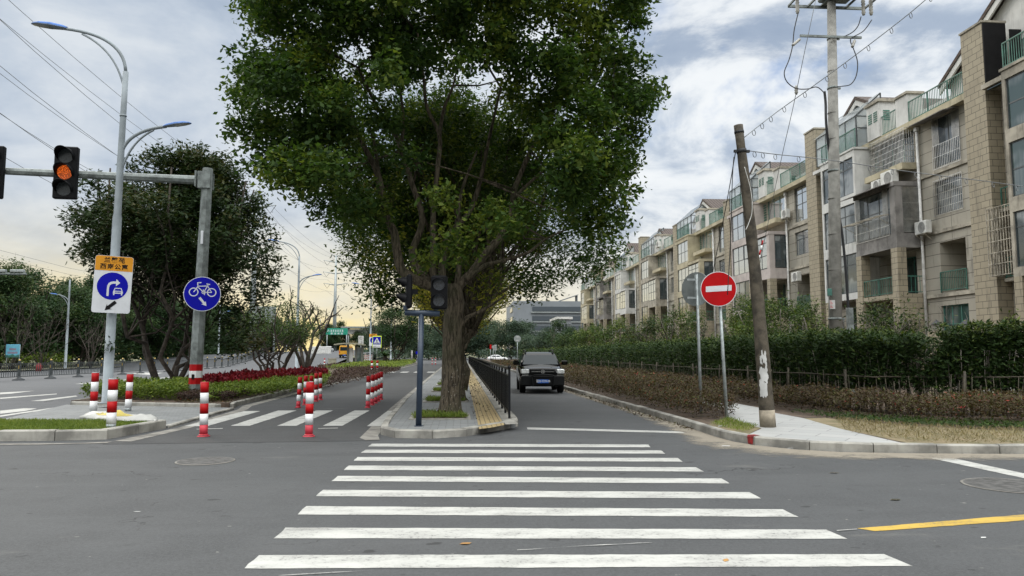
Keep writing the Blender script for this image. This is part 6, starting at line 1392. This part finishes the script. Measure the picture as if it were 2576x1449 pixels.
# black four wheel drive car coming towards the camera
cx, cy_ = G(1361, 988, .004)[0], G(1361, 988)[1] - .75
st = [(0, .66, .42, .86), (.05, .80, .34, .95), (.22, .885, .28, 1.0), (.6, .91, .26, 1.05), (1.05, .915, .26, 1.10), (1.3, .92, .26, 1.14), (2.6, .92, .26, 1.16), (3.9, .915, .28, 1.17), (4.35, .88, .34, 1.12), (4.5, .78, .42, .98)]
gh = [(1.10, 1.12, 4.38, .855), (1.35, 1.52, 4.30, .775), (1.58, 1.90, 4.18, .685), (1.655, 2.10, 4.08, .63), (1.68, 2.5, 3.9, .45)]
car4, body = car('offroad_car', 'black off road car with roof rails driving down the right lane', (cx, cy_, .004), R(-2), st, gh, 'black_gloss', (.82, 3.45), .36, .90)
for s in (-1, 1):
    MB().rbox(s * .72 - .165, s * .72 + .165, -.03, .24, .80, .985, .035).build('headlight', M['headlight'], car4)
    o = MB(); o.ring([[(s * .66 + r_ * math.cos(2 * math.pi * k / 16), y, .54 + r_ * math.sin(2 * math.pi * k / 16)) for k in range(16)][::-1] for r_, y in ((.09, .1), (.09, -.03), (.07, -.045), (.001, -.04))], 0, False); o.build('fog_light', M['headlight'], car4)
    o = MB(); o.rbox(s * 1.03 - .13, s * 1.03 + .13, 1.32, 1.46, 1.13, 1.33, .05); o.box(min(s * .86, s * .95), max(s * .86, s * .95), 1.38, 1.44, 1.14, 1.19); o.build('wing_mirror', M['black_gloss'], car4)
    o = MB(); o.tube(spline([(s * .60, 1.98, 1.60), (s * .60, 2.08, 1.73), (s * .60, 2.5, 1.76), (s * .60, 3.7, 1.755), (s * .60, 4.0, 1.62)], 4), .026, 8); o.build('roof_rail', M['bumper'], car4)
    MB().box(min(s * .58, s * .84), max(s * .58, s * .84), -.035, .05, .735, .755).build('chrome_strip', M['chrome'], car4)
MB().rbox(-.50, .50, -.035, .12, .80, .985, .03).build('grille', M['bumper'], car4)
o = MB(); o.rbox(-.88, .88, -.06, .3, .30, .74, .06); o.build('bumper', M['bumper'], car4)
o = MB(); o.tube(spline([(-.40, -.10, .30), (-.44, -.12, .55), (-.42, -.12, .72), (0, -.14, .76), (.42, -.12, .72), (.44, -.12, .55), (.40, -.10, .30)], 5), .032, 8); o.build('bull_bar', M['bumper'], car4)
lp_ = MB().box(-.225, .225, -.15, -.135, .43, .575).build('number_plate', M['plate_blue'], car4); text_mesh('plate_number', '浙B·029H8', .125, M['sign_white'], lp_, (0, -.153, .502), bold=.002)
mb = MB(); ringplate(mb, 0, .885, .075, .016, -.037, 0, 18); stroke(mb, (-.03, .85), (-.015, .92), .014, -.037, 0); stroke(mb, (.015, .85), (.03, .92), .014, -.037, 0); stroke(mb, (-.025, .885), (.025, .885), .012, -.037, 0); mb.box(-.46, -.09, -.04, -.036, .88, .892); mb.box(.09, .46, -.04, -.036, .88, .892); mb.build('emblem', M['chrome'], car4)
MB().box(-.55, .55, 1.16, 1.2, 1.145, 1.155).build('wiper', M['bumper'], car4)
# white saloon crossing far down the road
st2 = [(0, .60, .36, .60), (.06, .76, .26, .68), (.35, .86, .20, .76), (1.2, .90, .18, .86), (2.4, .90, .18, .90), (3.6, .90, .18, .93), (4.3, .86, .24, .94), (4.6, .76, .34, .86)]
gh2 = [(.86, 1.15, 4.25, .80), (1.1, 1.55, 3.95, .72), (1.32, 2.0, 3.5, .62), (1.40, 2.2, 3.2, .56), (1.42, 2.5, 2.9, .40)]
q = G(1277, 908)
sal, _ = car('saloon_car', 'white saloon car seen from the side at the far end of the right lane', (A(1277, 900, 165).x, 165, .004), R(90), st2, gh2, 'car_white', (.85, 3.65), .32, .88, False)
for s in (-1, 1): MB().rbox(s * .62 - .16, s * .62 + .16, 4.5, 4.63, .66, .82, .03).build('tail_light', M['tail_red'], sal)
c2, _ = car('parked_car', 'dark car at the far end of the island', (.7, 215, .004), 0, st2, gh2, 'black_gloss', (.85, 3.65), .32, .88, False)
# yellow van from behind on the main road
yv = 116; q = A(866, 898, yv); vn = thing('van', 'yellow van seen from behind on the main road, partly hidden by the bus shelter', 'van', (q.x, yv, zr(yv) + .004))
o = MB(); rg_ = []
for y, w_, zt in ((0, .80, 1.88), (.06, .86, 1.95), (3.0, .86, 1.98), (3.6, .84, 1.75), (4.2, .80, 1.15), (4.5, .72, .95)): rg_.append([(w_, y, .35), (w_, y, 1.05), (w_ * .90, y, zt - .12), (w_ * .78, y, zt), (-w_ * .78, y, zt), (-w_ * .90, y, zt - .12), (-w_, y, 1.05), (-w_, y, .35)])
o.ring([list(r) for r in rg_], 0, False); o.build('body', M['van_yellow'], vn)
MB().rbox(-.68, .68, -.02, .1, 1.15, 1.75, .04).build('rear_window', M['car_glass'], vn); MB().rbox(-.84, .84, -.06, .2, .32, .58, .04).build('bumper', M['bumper'], vn); MB().box(-.24, .24, -.075, -.061, .42, .55).build('number_plate', M['plate_blue'], vn)
for s in (-1, 1):
    MB().rbox(s * .76 - .06, s * .76 + .06, -.02, .1, .75, 1.1, .02).build('tail_light', M['tail_red'], vn)
    for y in (.7, 3.4): MB().ring([[(s * x, y + r_ * math.cos(2 * math.pi * k / 16), .31 + r_ * math.sin(2 * math.pi * k / 16)) for k in range(16)][::-s] for x, r_ in ((.62, .31), (.84, .31), (.85, .2))], 0, True).build('wheel', M['rubber'], vn)
# ------------------------------------------------------------------ pylons and their wires
def pylon(loc, label, h=36.):
    t = thing('power_pylon', label, 'pylon', loc, 0, 'tubular power pylons'); mb = MB(); mb.tube([(0, 0, 0), (0, 0, h * .5), (0, 0, h)], [.85, .55, .30], 12); mb.lathe([(1.2, 0), (1.2, .8)], n=12); mb.build('mast', M['galv'], t)
    for z, L in ((h - .1, 1.6), (h - 2.2, 4.3), (h - 6.3, 4.5), (h - 10.4, 4.2)):
        mb = MB()
        for s in (-1, 1): mb.tube([(s * .2, 0, z - .45), (s * L, 0, z + .25)], [.22, .07], 6)
        a = mb.build('crossarm', M['galv'], t)
        if L > 2:
            for s in (-1, 1):
                mb = MB(); mb.tube([(s * L, 0, z + .2), (s * (L - 1.2), 0, z - 1.6), (s * (L - 2.4), 0, z - .1)], .07, 5); mb.build('insulator', M['cable'], a)
    return t
PY = [(-45, 62), (-45, 160), (-45, 262), (-38, 400)]
pylon((-45, 160, .1), 'nearer tubular power pylon, its arms showing above the dark evergreen tree'); pylon((-45, 262, 1.), 'farther tubular power pylon between the second lamp and the bus shelter')
k = 0
for dx, z in [(-1.5, 36), (1.5, 36)] + [(s * 3.1, z) for z in (32.3, 28.2, 24.0) for s in (-1, 1)]:
    p = [];
    for (xa, ya), (xb, yb) in zip(PY, PY[1:]):
        for j in range(10): f_ = j / 10; p.append((xa + dx + (xb - xa) * f_, ya + (yb - ya) * f_, z - (3.2 if z < 35 else 2.) * 4 * f_ * (1 - f_)))
    nm = ['topmost', 'topmost', 'upper', 'upper', 'middle', 'middle', 'lowest', 'lowest'][k]; k += 1
    tag(MB().tube(p, .027, 4).build('power_line', M['wire']), nm + ' power line on the ' + ('left' if dx < 0 else 'right') + ' side of the pylons, sagging across the left sky', 'power line', 'power lines of the pylons')
for i, (u0, v0, u1, v1) in enumerate(((0, 628, 330, 705), (0, 648, 330, 718), (0, 676, 330, 742))):
    a, b = A(u0 - 60, v0 - 14, 130), A(u1, v1, 190); tag(MB().tube([a, a.lerp(b, .5) - Vector((0, 0, .5)), b], .03, 4).build('power_line', M['wire']), ['upper', 'middle', 'lower'][i] + ' of three thin wires low in the yellow sky at the left edge', 'power line')
# ------------------------------------------------------------------ bus stop and street furniture down the main road
bs = thing('bus_shelter', 'small grey bus shelter with a curved roof beside the main road', 'bus shelter', (A(880, 905, 94).x, 94, .05)); bx = bs.location.x
def bX(u): return A(u, 905, 94).x - bx
mb = MB(); rr = []
for k in range(7): f_ = k / 6; x = bX(842) + (bX(917) - bX(842)) * f_; z = 2.55 + .28 * math.sin(math.pi * (.12 + .8 * f_)); rr.append([(x, -1., z), (x, 1., z), (x, 1., z + .14), (x, -1., z + .14)])
mb.ring([list(reversed(r)) for r in rr], 0, False); mb.build('roof', M['shelter_roof'], bs)
for u in (875, 895, 911): MB().rbox(bX(u) - .13, bX(u) + .13, -.15, .15, 0, 2.7, .02).build('post', M['shelter'], bs)
mb = MB(); mb.box(bX(878), bX(888), -.02, .04, .55, 2.3); mb.build('poster_panel', M['paper'], bs); mb = MB(); mb.box(bX(897.5), bX(909), -.02, .02, .6, 2.4); mb.build('glass_panel', M['glass_green'], bs)
mb = MB(); mb.rbox(bX(864), bX(893), -.5, -.16, .40, .48, .02); mb.box(bX(866), bX(868), -.45, -.2, 0, .4); mb.build('bench', M['shelter'], bs)
ub = thing('utility_box', 'square grey utility box left of the bus shelter', 'utility box', (A(836, 905, 92).x, 92, .05)); MB().rbox(-.45, .45, -.3, .3, 0, .95, .02).build('cabinet', M['shelter_roof'], ub); MB().box(-.49, .49, -.34, .34, .951, 1.02).build('lid', M['slab'], ub)
def boardsign(name, label, u0, u1, v0, v1, vb, y, mt, post='galv', cat='road sign', zb=.1, n=1, th=.05):
    a, b = A(u0, v1, y), A(u1, v0, y); t = thing(name, label, cat, ((a.x + b.x) / 2, y, zb)); w_ = (b.x - a.x) / 2; z0, z1 = a.z - zb, b.z - zb
    MB().rbox(-w_, w_, -th, 0, z0, z1, min(.03, w_ * .2)).build('panel', M[mt], t); mb = MB()
    for k in range(n): x = 0 if n == 1 else (-w_ * .9 + 1.8 * w_ * k / (n - 1)); mb.tube([(x, .06, 0), (x, .06, z1 - .05)], .05 if w_ < 1.6 else .14, 8)
    mb.build_each('post', M[post], t); return t, w_, z0, z1
def marks(par, w_, z0, z1, rows, mt, y=-.055, seed=0, name='sign_writing', fill=.7):
    rg = random.Random(seed); mb = MB()
    for r, (zc_, hh, n) in enumerate(rows):
        for k in range(n):
            x = -w_ * fill + 2 * w_ * fill * (k + .5) / n; q = w_ * fill / n * .72; zc = z0 + (z1 - z0) * zc_; h_ = (z1 - z0) * hh / 2
            for j in range(3): mb.box(x - q, x + q, y - .004, y, zc - h_ + j * h_ * .8, zc - h_ + j * h_ * .8 + h_ * .28)
            mb.box(x - q * .2, x + q * .25, y - .0055, y - .0045, zc - h_, zc + h_)
    return mb.build(name, M[mt], par)
ps, w_, z0, z1 = boardsign('crossing_sign', 'lime framed blue pedestrian crossing sign in the lime shrubs', 936.5, 960, 845, 875, 922, 98, 'sign_lime')
k = w_; zc = z0 + (z1 - z0) * .60; MB().box(-k * .86, k * .86, -.056, -.051, zc - k * .84, zc + k * .84).build('blue_field', M['sign_blue'], ps)
mb = MB(); mb.plate([(-k * .75, zc - k * .62), (k * .75, zc - k * .62), (0, zc + k * .68)], -.060, -.057); mb.box(-k * .86, k * .86, -.056, -.051, z0 + .04 * k, zc - k * .88); mb.build('white_triangle', M['sign_white'], ps)
mb = MB(); mb.disc(0, zc + k * .22, k * .09, -.064, -.061, 0, 12)
for a, b in (((0, .12), (0, -.18)), ((0, -.16), (-.16, -.46)), ((0, -.16), (.14, -.46)), ((0, .08), (-.2, -.12)), ((0, .08), (.18, -.1))): stroke(mb, (a[0] * k, zc + a[1] * k), (b[0] * k, zc + b[1] * k), .09 * k, -.061, 0)
for j in range(5): x = (-.46 + .23 * j) * k; mb.plate([(x - .07 * k, zc - .58 * k), (x + .03 * k, zc - .58 * k), (x + .09 * k, zc - .40 * k), (x - .01 * k, zc - .40 * k)], -.0645, -.0615)
mb.build('walking_symbol', M['sign_black'], ps); text_mesh('sign_writing', '车辆礼让行人', k * .27, M['sign_black'], ps, (0, -.058, z0 + .18 * k), bold=.002)
q = A(938.5, 855, 107); l2 = lane_sign((q.x, 107, q.z), 0, 'far lane sign with an orange top, half hidden behind the pedestrian crossing sign', 1.12, 1.75, True); MB().tube([(0, .08, -q.z + .1), (0, .08, .8)], .06, 8).build('post', M['galv'], l2)
wa, w_, z0, z1 = boardsign('advert_sign', 'white advert board standing behind the bus shelter', 901, 915, 845, 868, 915, 99, 'paper', cat='advert board'); mb = MB(); ringplate(mb, 0, z1 - .3, .18, .05, -.052, 0, 16, .6, 5.6); ringplate(mb, .02, z0 + .3, .16, .05, -.052, 0, 16, 3.2, 8.); mb.build('advert_print', M['sign_black'], wa)
gs, w_, z0, z1 = boardsign('direction_sign', 'green road direction sign far down the main road', 820, 875, 826, 842, 890, 225, 'sign_green', n=2, th=.1); marks(gs, w_, z0, z1, [(.62, .34, 6), (.2, .24, 4)], 'sign_white', -.105, 3, fill=.62); text_mesh('route_letter', 'A', 1.0, M['sign_white'], gs, (-w_ * .78, -.11, z0 + (z1 - z0) * .62))
gb, w_, z0, z1 = boardsign('sign_board_back', 'grey panelled back of a large road sign behind the shrubby tree', 628, 695, 771, 812, 890, 112, 'sign_back', n=2, th=.08); mb = MB(); mb.box(-w_, w_, -.12, -.081, (z0 + z1) / 2 + .25, (z0 + z1) / 2 + .38); mb.box(-w_, w_, -.12, -.081, (z0 + z1) / 2 - .45, (z0 + z1) / 2 - .35); mb.build_each('stiffener', M['office'], gb)
cn = thing('station_canopy', 'flat pale canopy roof beyond the green road sign', 'canopy', (A(888, 830, 262).x, 262, 0)); zc = A(888, 822, 262).z; MB().box(-3.8, 7, -3, 6, zc - .5, zc).build('roof', M['sign_back'], cn); MB().box(-2., 6.5, -1, 5, zc - 2.6, zc - .9).build('fascia', M['frame_white'], cn); mb = MB()
for x in (-1.5, 5.5): mb.tube([(x, 0, 0), (x, 0, zc - .5)], .3, 8)
mb.build_each('column', M['sign_back'], cn)
bn, w_, z0, z1 = boardsign('banner', 'blue notice banner on two posts across the main road', 14, 51, 866, 899, 905, 71, 'banner_blue', n=2, cat='banner', th=.04)
marks(bn, w_, z0, z1, [(.62, .15, 8)], 'sign_red', -.042, 1, fill=.5); marks(bn, w_, z0, z1, [(.36, .14, 9)], 'sign_red', -.042, 2, fill=.72)
mb = MB(); mb.plate([(-w_, z0), (w_, z0), (w_, z0 + .28), (w_ * .4, z0 + .16), (0, z0 + .30), (-w_ * .5, z0 + .18), (-w_, z0 + .24)], -.045, -.041); mb.build('wave_print', M['frame_green'], bn)
rdp = A(99, 903, 66); dr = thing('litter_bin', 'small red drum behind the median fence at the left', 'drum', (rdp.x, 66, .1)); MB().lathe([(.2, 0), (.25, .2), (.25, .45), (.16, .65), (.05, .7)], n=14).build('drum', M['drum_red'], dr)
def redwhite(y, u0, u1, lb):
    a, b = A(u0, 905, y), A(u1, 905, y); t = thing('barrier_panel', lb, 'barrier', (a.x, y, zr(y) * .3), 0, 'red and white barrier panels'); L = b.x - a.x; MB().box(0, L, -.03, .03, .1, 1.25).build('panel', M['frame_white'], t); mb = MB()
    for i in range(2):
        for j in range(3): mb.box(L * (.12 + .5 * i), L * (.36 + .5 * i), -.04, -.031, .2 + .38 * j, .4 + .38 * j)
    mb.build('red_squares', M['red_band'], t)
redwhite(112, 916, 925, 'left one of two red and white barrier panels by the bus shelter'); redwhite(116, 926, 936, 'right one of two red and white barrier panels by the bus shelter')
wb = thing('container', 'low white site wall beyond the median fence', 'site wall', (A(805, 886, 150).x, 150, zr(150))); MB().rbox(-2.1, 2.1, 0, 1, 0, 1.5, .05).build('wall', M['frame_white'], wb)
car('parked_car', 'pale car far away beside the base of the farther pylon', (A(832, 888, 190).x, 190, zr(190) + .1), R(180), st2, gh2, 'car_white', (.85, 3.65), .32, .88, False)
boardsign('distance_sign', 'small blue and white sign behind the slate blue post', 1046, 1054, 884, 891, 900, 150, 'sign_blue')[0]
mp = thing('marker_post', 'pale marker post on the lawn past the round bushy tree', 'post', (A(1036, 900, 118).x, 118, .1)); MB().tube([(0, 0, 0), (0, 0, 2.1)], .13, 8).build('post', M['frame_white'], mp); crown('plant', [((0, 0, 2.35), (.45, .45, .3))], 60, .3, M['wood'], 5, mp)
boardsign('red_sign', 'small red and white sign on a post in front of the white saloon car', 1232, 1236.5, 867, 878, 900, 140, 'sign_red')
def backs(label, u, v, r, y, rect=False):
    q = A(u, v, y); t = thing('sign_seen_from_behind', label, 'road sign', (q.x, y, .1)); z = q.z - .1; MB().tube([(0, 0, 0), (0, 0, z + r * .6)], .05, 8).build('pole', M['galv'], t); mb = MB()
    if rect: mb.box(-r * .7, r * .7, -.07, -.052, z - r * 1.9, z + r)
    else: mb.disc(0, z, r, -.07, -.052, 0, 28)
    mb.build('sign_back', M['sign_back'], t); mb = MB()
    for d in (-.25, .25): mb.box(-r * .4, r * .4, -.10, -.071, z + d * r * 2 - .04, z + d * r * 2 + .04)
    mb.build_each('bracket', M['frame_white'], t)
backs('round sign back on a post standing in the bronze shrubs behind the black car', 1301.5, 852, .47, 98); backs('round sign back in front of the white saloon car', 1241, 873, .33, 142); backs('rectangular sign back in front of the white saloon car', 1246, 872, .40, 146, True)
# ------------------------------------------------------------------ on the ground
def manhole(loc, r, label):
    t = thing('manhole_cover', label, 'manhole cover', loc); MB().lathe([(r, 0), (r, .006), (r * .95, .0065)], n=40).build('frame', M['gutter'], t); MB().lathe([(r * .94, .004), (r * .94, .0075), (.01, .008)], n=40, smooth=False).build('cover', M['manhole'], t)
manhole(G(517, 1160, .002), .42, 'round manhole cover in the asphalt before the two lane bollards'); manhole(G(2548, 1222, .002), .55, 'round concrete patched manhole at the right edge of the road')
sa, sb = Vector(G(218, 1052, .17)), Vector(G(392, 1061, .17)); sk = thing('sack', 'crumpled white woven sack with yellow print lying on the turf corner', 'sack', (sa + sb) / 2); d = (sb - sa); L = d.length; d.normalize(); pr = Vector((-d.y, d.x, 0)); rg = random.Random(8); rr, ry = [], []
N = 16
for k in range(N + 1):
    f_ = k / N; w_ = .24 * (1 if .12 < f_ < .86 else .75 if f_ <= .12 else max(.1, (1 - f_) / .14)); hgt = .13 * math.sin(math.pi * min(1, .12 + f_ * .86)) ** .5 * (1 + .25 * math.sin(f_ * 17) + .12 * math.sin(f_ * 41)) + .012; c = d * (f_ - .5) * L + pr * (.05 * math.sin(f_ * 9))
    def pt(a): return c + pr * (math.cos(a) * w_ * (1 + .08 * math.sin(f_ * 23 + a * 3))) + Vector((0, 0, .004 + hgt * max(0, math.sin(a)) * (1 + .22 * math.sin(a * 5 + f_ * 13))))
    rr.append([pt(math.pi * j / 11) for j in range(12)])
    if .18 < f_ < .72: ry.append([pt(math.pi * j / 11) + Vector((0, 0, .004)) for j in range(5, 9)])
MB().ring([list(reversed(r)) for r in rr], 0, True).build('bag', M['sack_white'], sk); MB().ring([list(reversed(r)) for r in ry], 0, True, False, False).build('print', M['sack_yellow'], sk)
MB().tube([d * L * .46, d * L * .5 + Vector((0, 0, .02)), d * L * .53 - pr * .12], [.05, .035, .012], 6).build('tied_end', M['sack_white'], sk)
def scrap(name, label, cat, u, v, s, material, a=0., z=.006, wid=.5):
    p = Vector(G(u, v, z)); c, q = math.cos(a), math.sin(a); vs = [(-1, 0, 0), (-.3, -wid, .12), (.5, -wid * .8, .02), (1, 0, .10), (.4, wid, .02), (-.4, wid * .8, .16), (0, 0, .20)]
    mb = MB(); mb.add([(p.x + (x * c - y * q) * s, p.y + (x * q + y * c) * s, p.z + zz * s * .5) for x, y, zz in vs], [(0, 1, 6), (1, 2, 6), (2, 3, 6), (3, 4, 6), (4, 5, 6), (5, 0, 6)], 0, True); return tag(mb.build(name, M[material]), label, cat)
scrap('fallen_leaf', 'dry yellow leaf on the asphalt between the two nearest zebra bars', 'leaf', 1171, 1367, .055, 'dry_leaf', .3); scrap('fallen_leaf', 'dry orange leaf lying on the nearest zebra bar', 'leaf', 1826, 1409, .045, 'dry_leaf', 1.)
scrap('fallen_leaf', 'dark dead leaf on the asphalt right of the zebra crossing', 'leaf', 2252, 1257, .07, 'bark', .2); scrap('fallen_leaf', 'thin dark leaf near the far right zebra ends', 'leaf', 2098, 1190, .08, 'bark', 0., wid=.25)
scrap('litter', 'white paper scrap on the road right of the stop line', 'litter', 1826, 1122, .09, 'paper', .2); scrap('litter', 'white paper scrap by the kerb with the red mark', 'litter', 1992, 1128, .09, 'paper', 0., wid=.3); scrap('litter', 'tiny white scrap below the yellow line', 'litter', 2474, 1352, .035, 'paper', .4); scrap('litter', 'small pale scrap on the empty asphalt at the left', 'litter', 345, 1287, .04, 'paper', .1, wid=.25)
scrap('litter', 'white rag caught in the bronze shrubs by the turf', 'litter', 1816, 1072, .12, 'paper', .5, z=.14)
LIT = [(4.5, 40), (4.74, 40), (4.80, 26), (4.92, 18), (5.1, 15.2), (4.75, 15), (4.55, 19), (4.5, 27)]
leafbed('leaf_litter', LIT, .006, .012, 900, .075, M['brownshrub'], 201, bias=1., up=1.5, droop=0., bright=.35)
leafbed('leaf_litter', [(-8.6, 22.6), (-6.9, 22.1), (-7.0, 23.4), (-8.6, 24)], .175, .03, 700, .09, M['brownshrub'], 202, up=1.5, droop=0., bright=.5)
leafbed('leaf_litter', [(.3, 15.8), (.9, 16.6), (.93, 60), (.36, 60)], .148, .006, 260, .08, M['brownshrub'], 203, up=2, droop=0., bright=.1, bias=1.)
k0 = Vector(G(1866, 1106, .075)); mb = MB()
for a, b in ((Vector((5.425, 13.36)), Vector((5.505, 13.05))),): dd = (b - a).normalized(); nn = Vector((-dd.y, dd.x)); 
def kerb_mark(c, L=.12):
    mb = MB(); best = min(((Vector(a), Vector(b)) for a, b in zip(KR, KR[1:])), key=lambda s_: (s_[0].lerp(s_[1], .5) - Vector((c[0], c[1]))).length); d_ = (best[1] - best[0]).normalized(); n_ = Vector((-d_.y, d_.x)); t_ = (Vector((c[0], c[1])) - best[0]).dot(d_); o_ = best[0] + d_ * t_
    pts = [(o_ - n_ * .008, .01), (o_ - n_ * .008, .135), (o_ + n_ * .018, .164), (o_ + n_ * .15, .164)]
    vs = [(p.x + d_.x * s_ * (L + z_ * .3), p.y + d_.y * s_ * (L + z_ * .3), z_) for p, z_ in pts for s_ in (-.5, .5)]
    mb.add(vs, [(2 * i, 2 * i + 1, 2 * i + 3, 2 * i + 2) for i in range(3)]); return struct(mb.build('red_paint_mark', M['kerb_red']))
kerb_mark(G(1866, 1108, .08))
for i, (u, y) in enumerate(((2430, 21.5), (2356, 24.5))):
    q = A(u, 818, y); t = thing('garden_lantern', ['brass garden lantern on a gate pier below the near barred window', 'garden lantern left of the one below the near barred window'][i], 'lantern', (q.x, y, .1), 0, 'garden lanterns'); z = q.z - .1
    MB().box(-.2, .2, -.2, .2, 0, z - .22).build('pier', M['tile'], t); MB().lathe([(.05, z - .2), (.11, z - .17), (.13, z + .02)], n=6, smooth=False).build('glass', M['lamp_glass'], t); MB().lathe([(.20, z + .03), (.06, z + .14), (.02, z + .2)], n=6, smooth=False).build('cap', M['cable'], t)
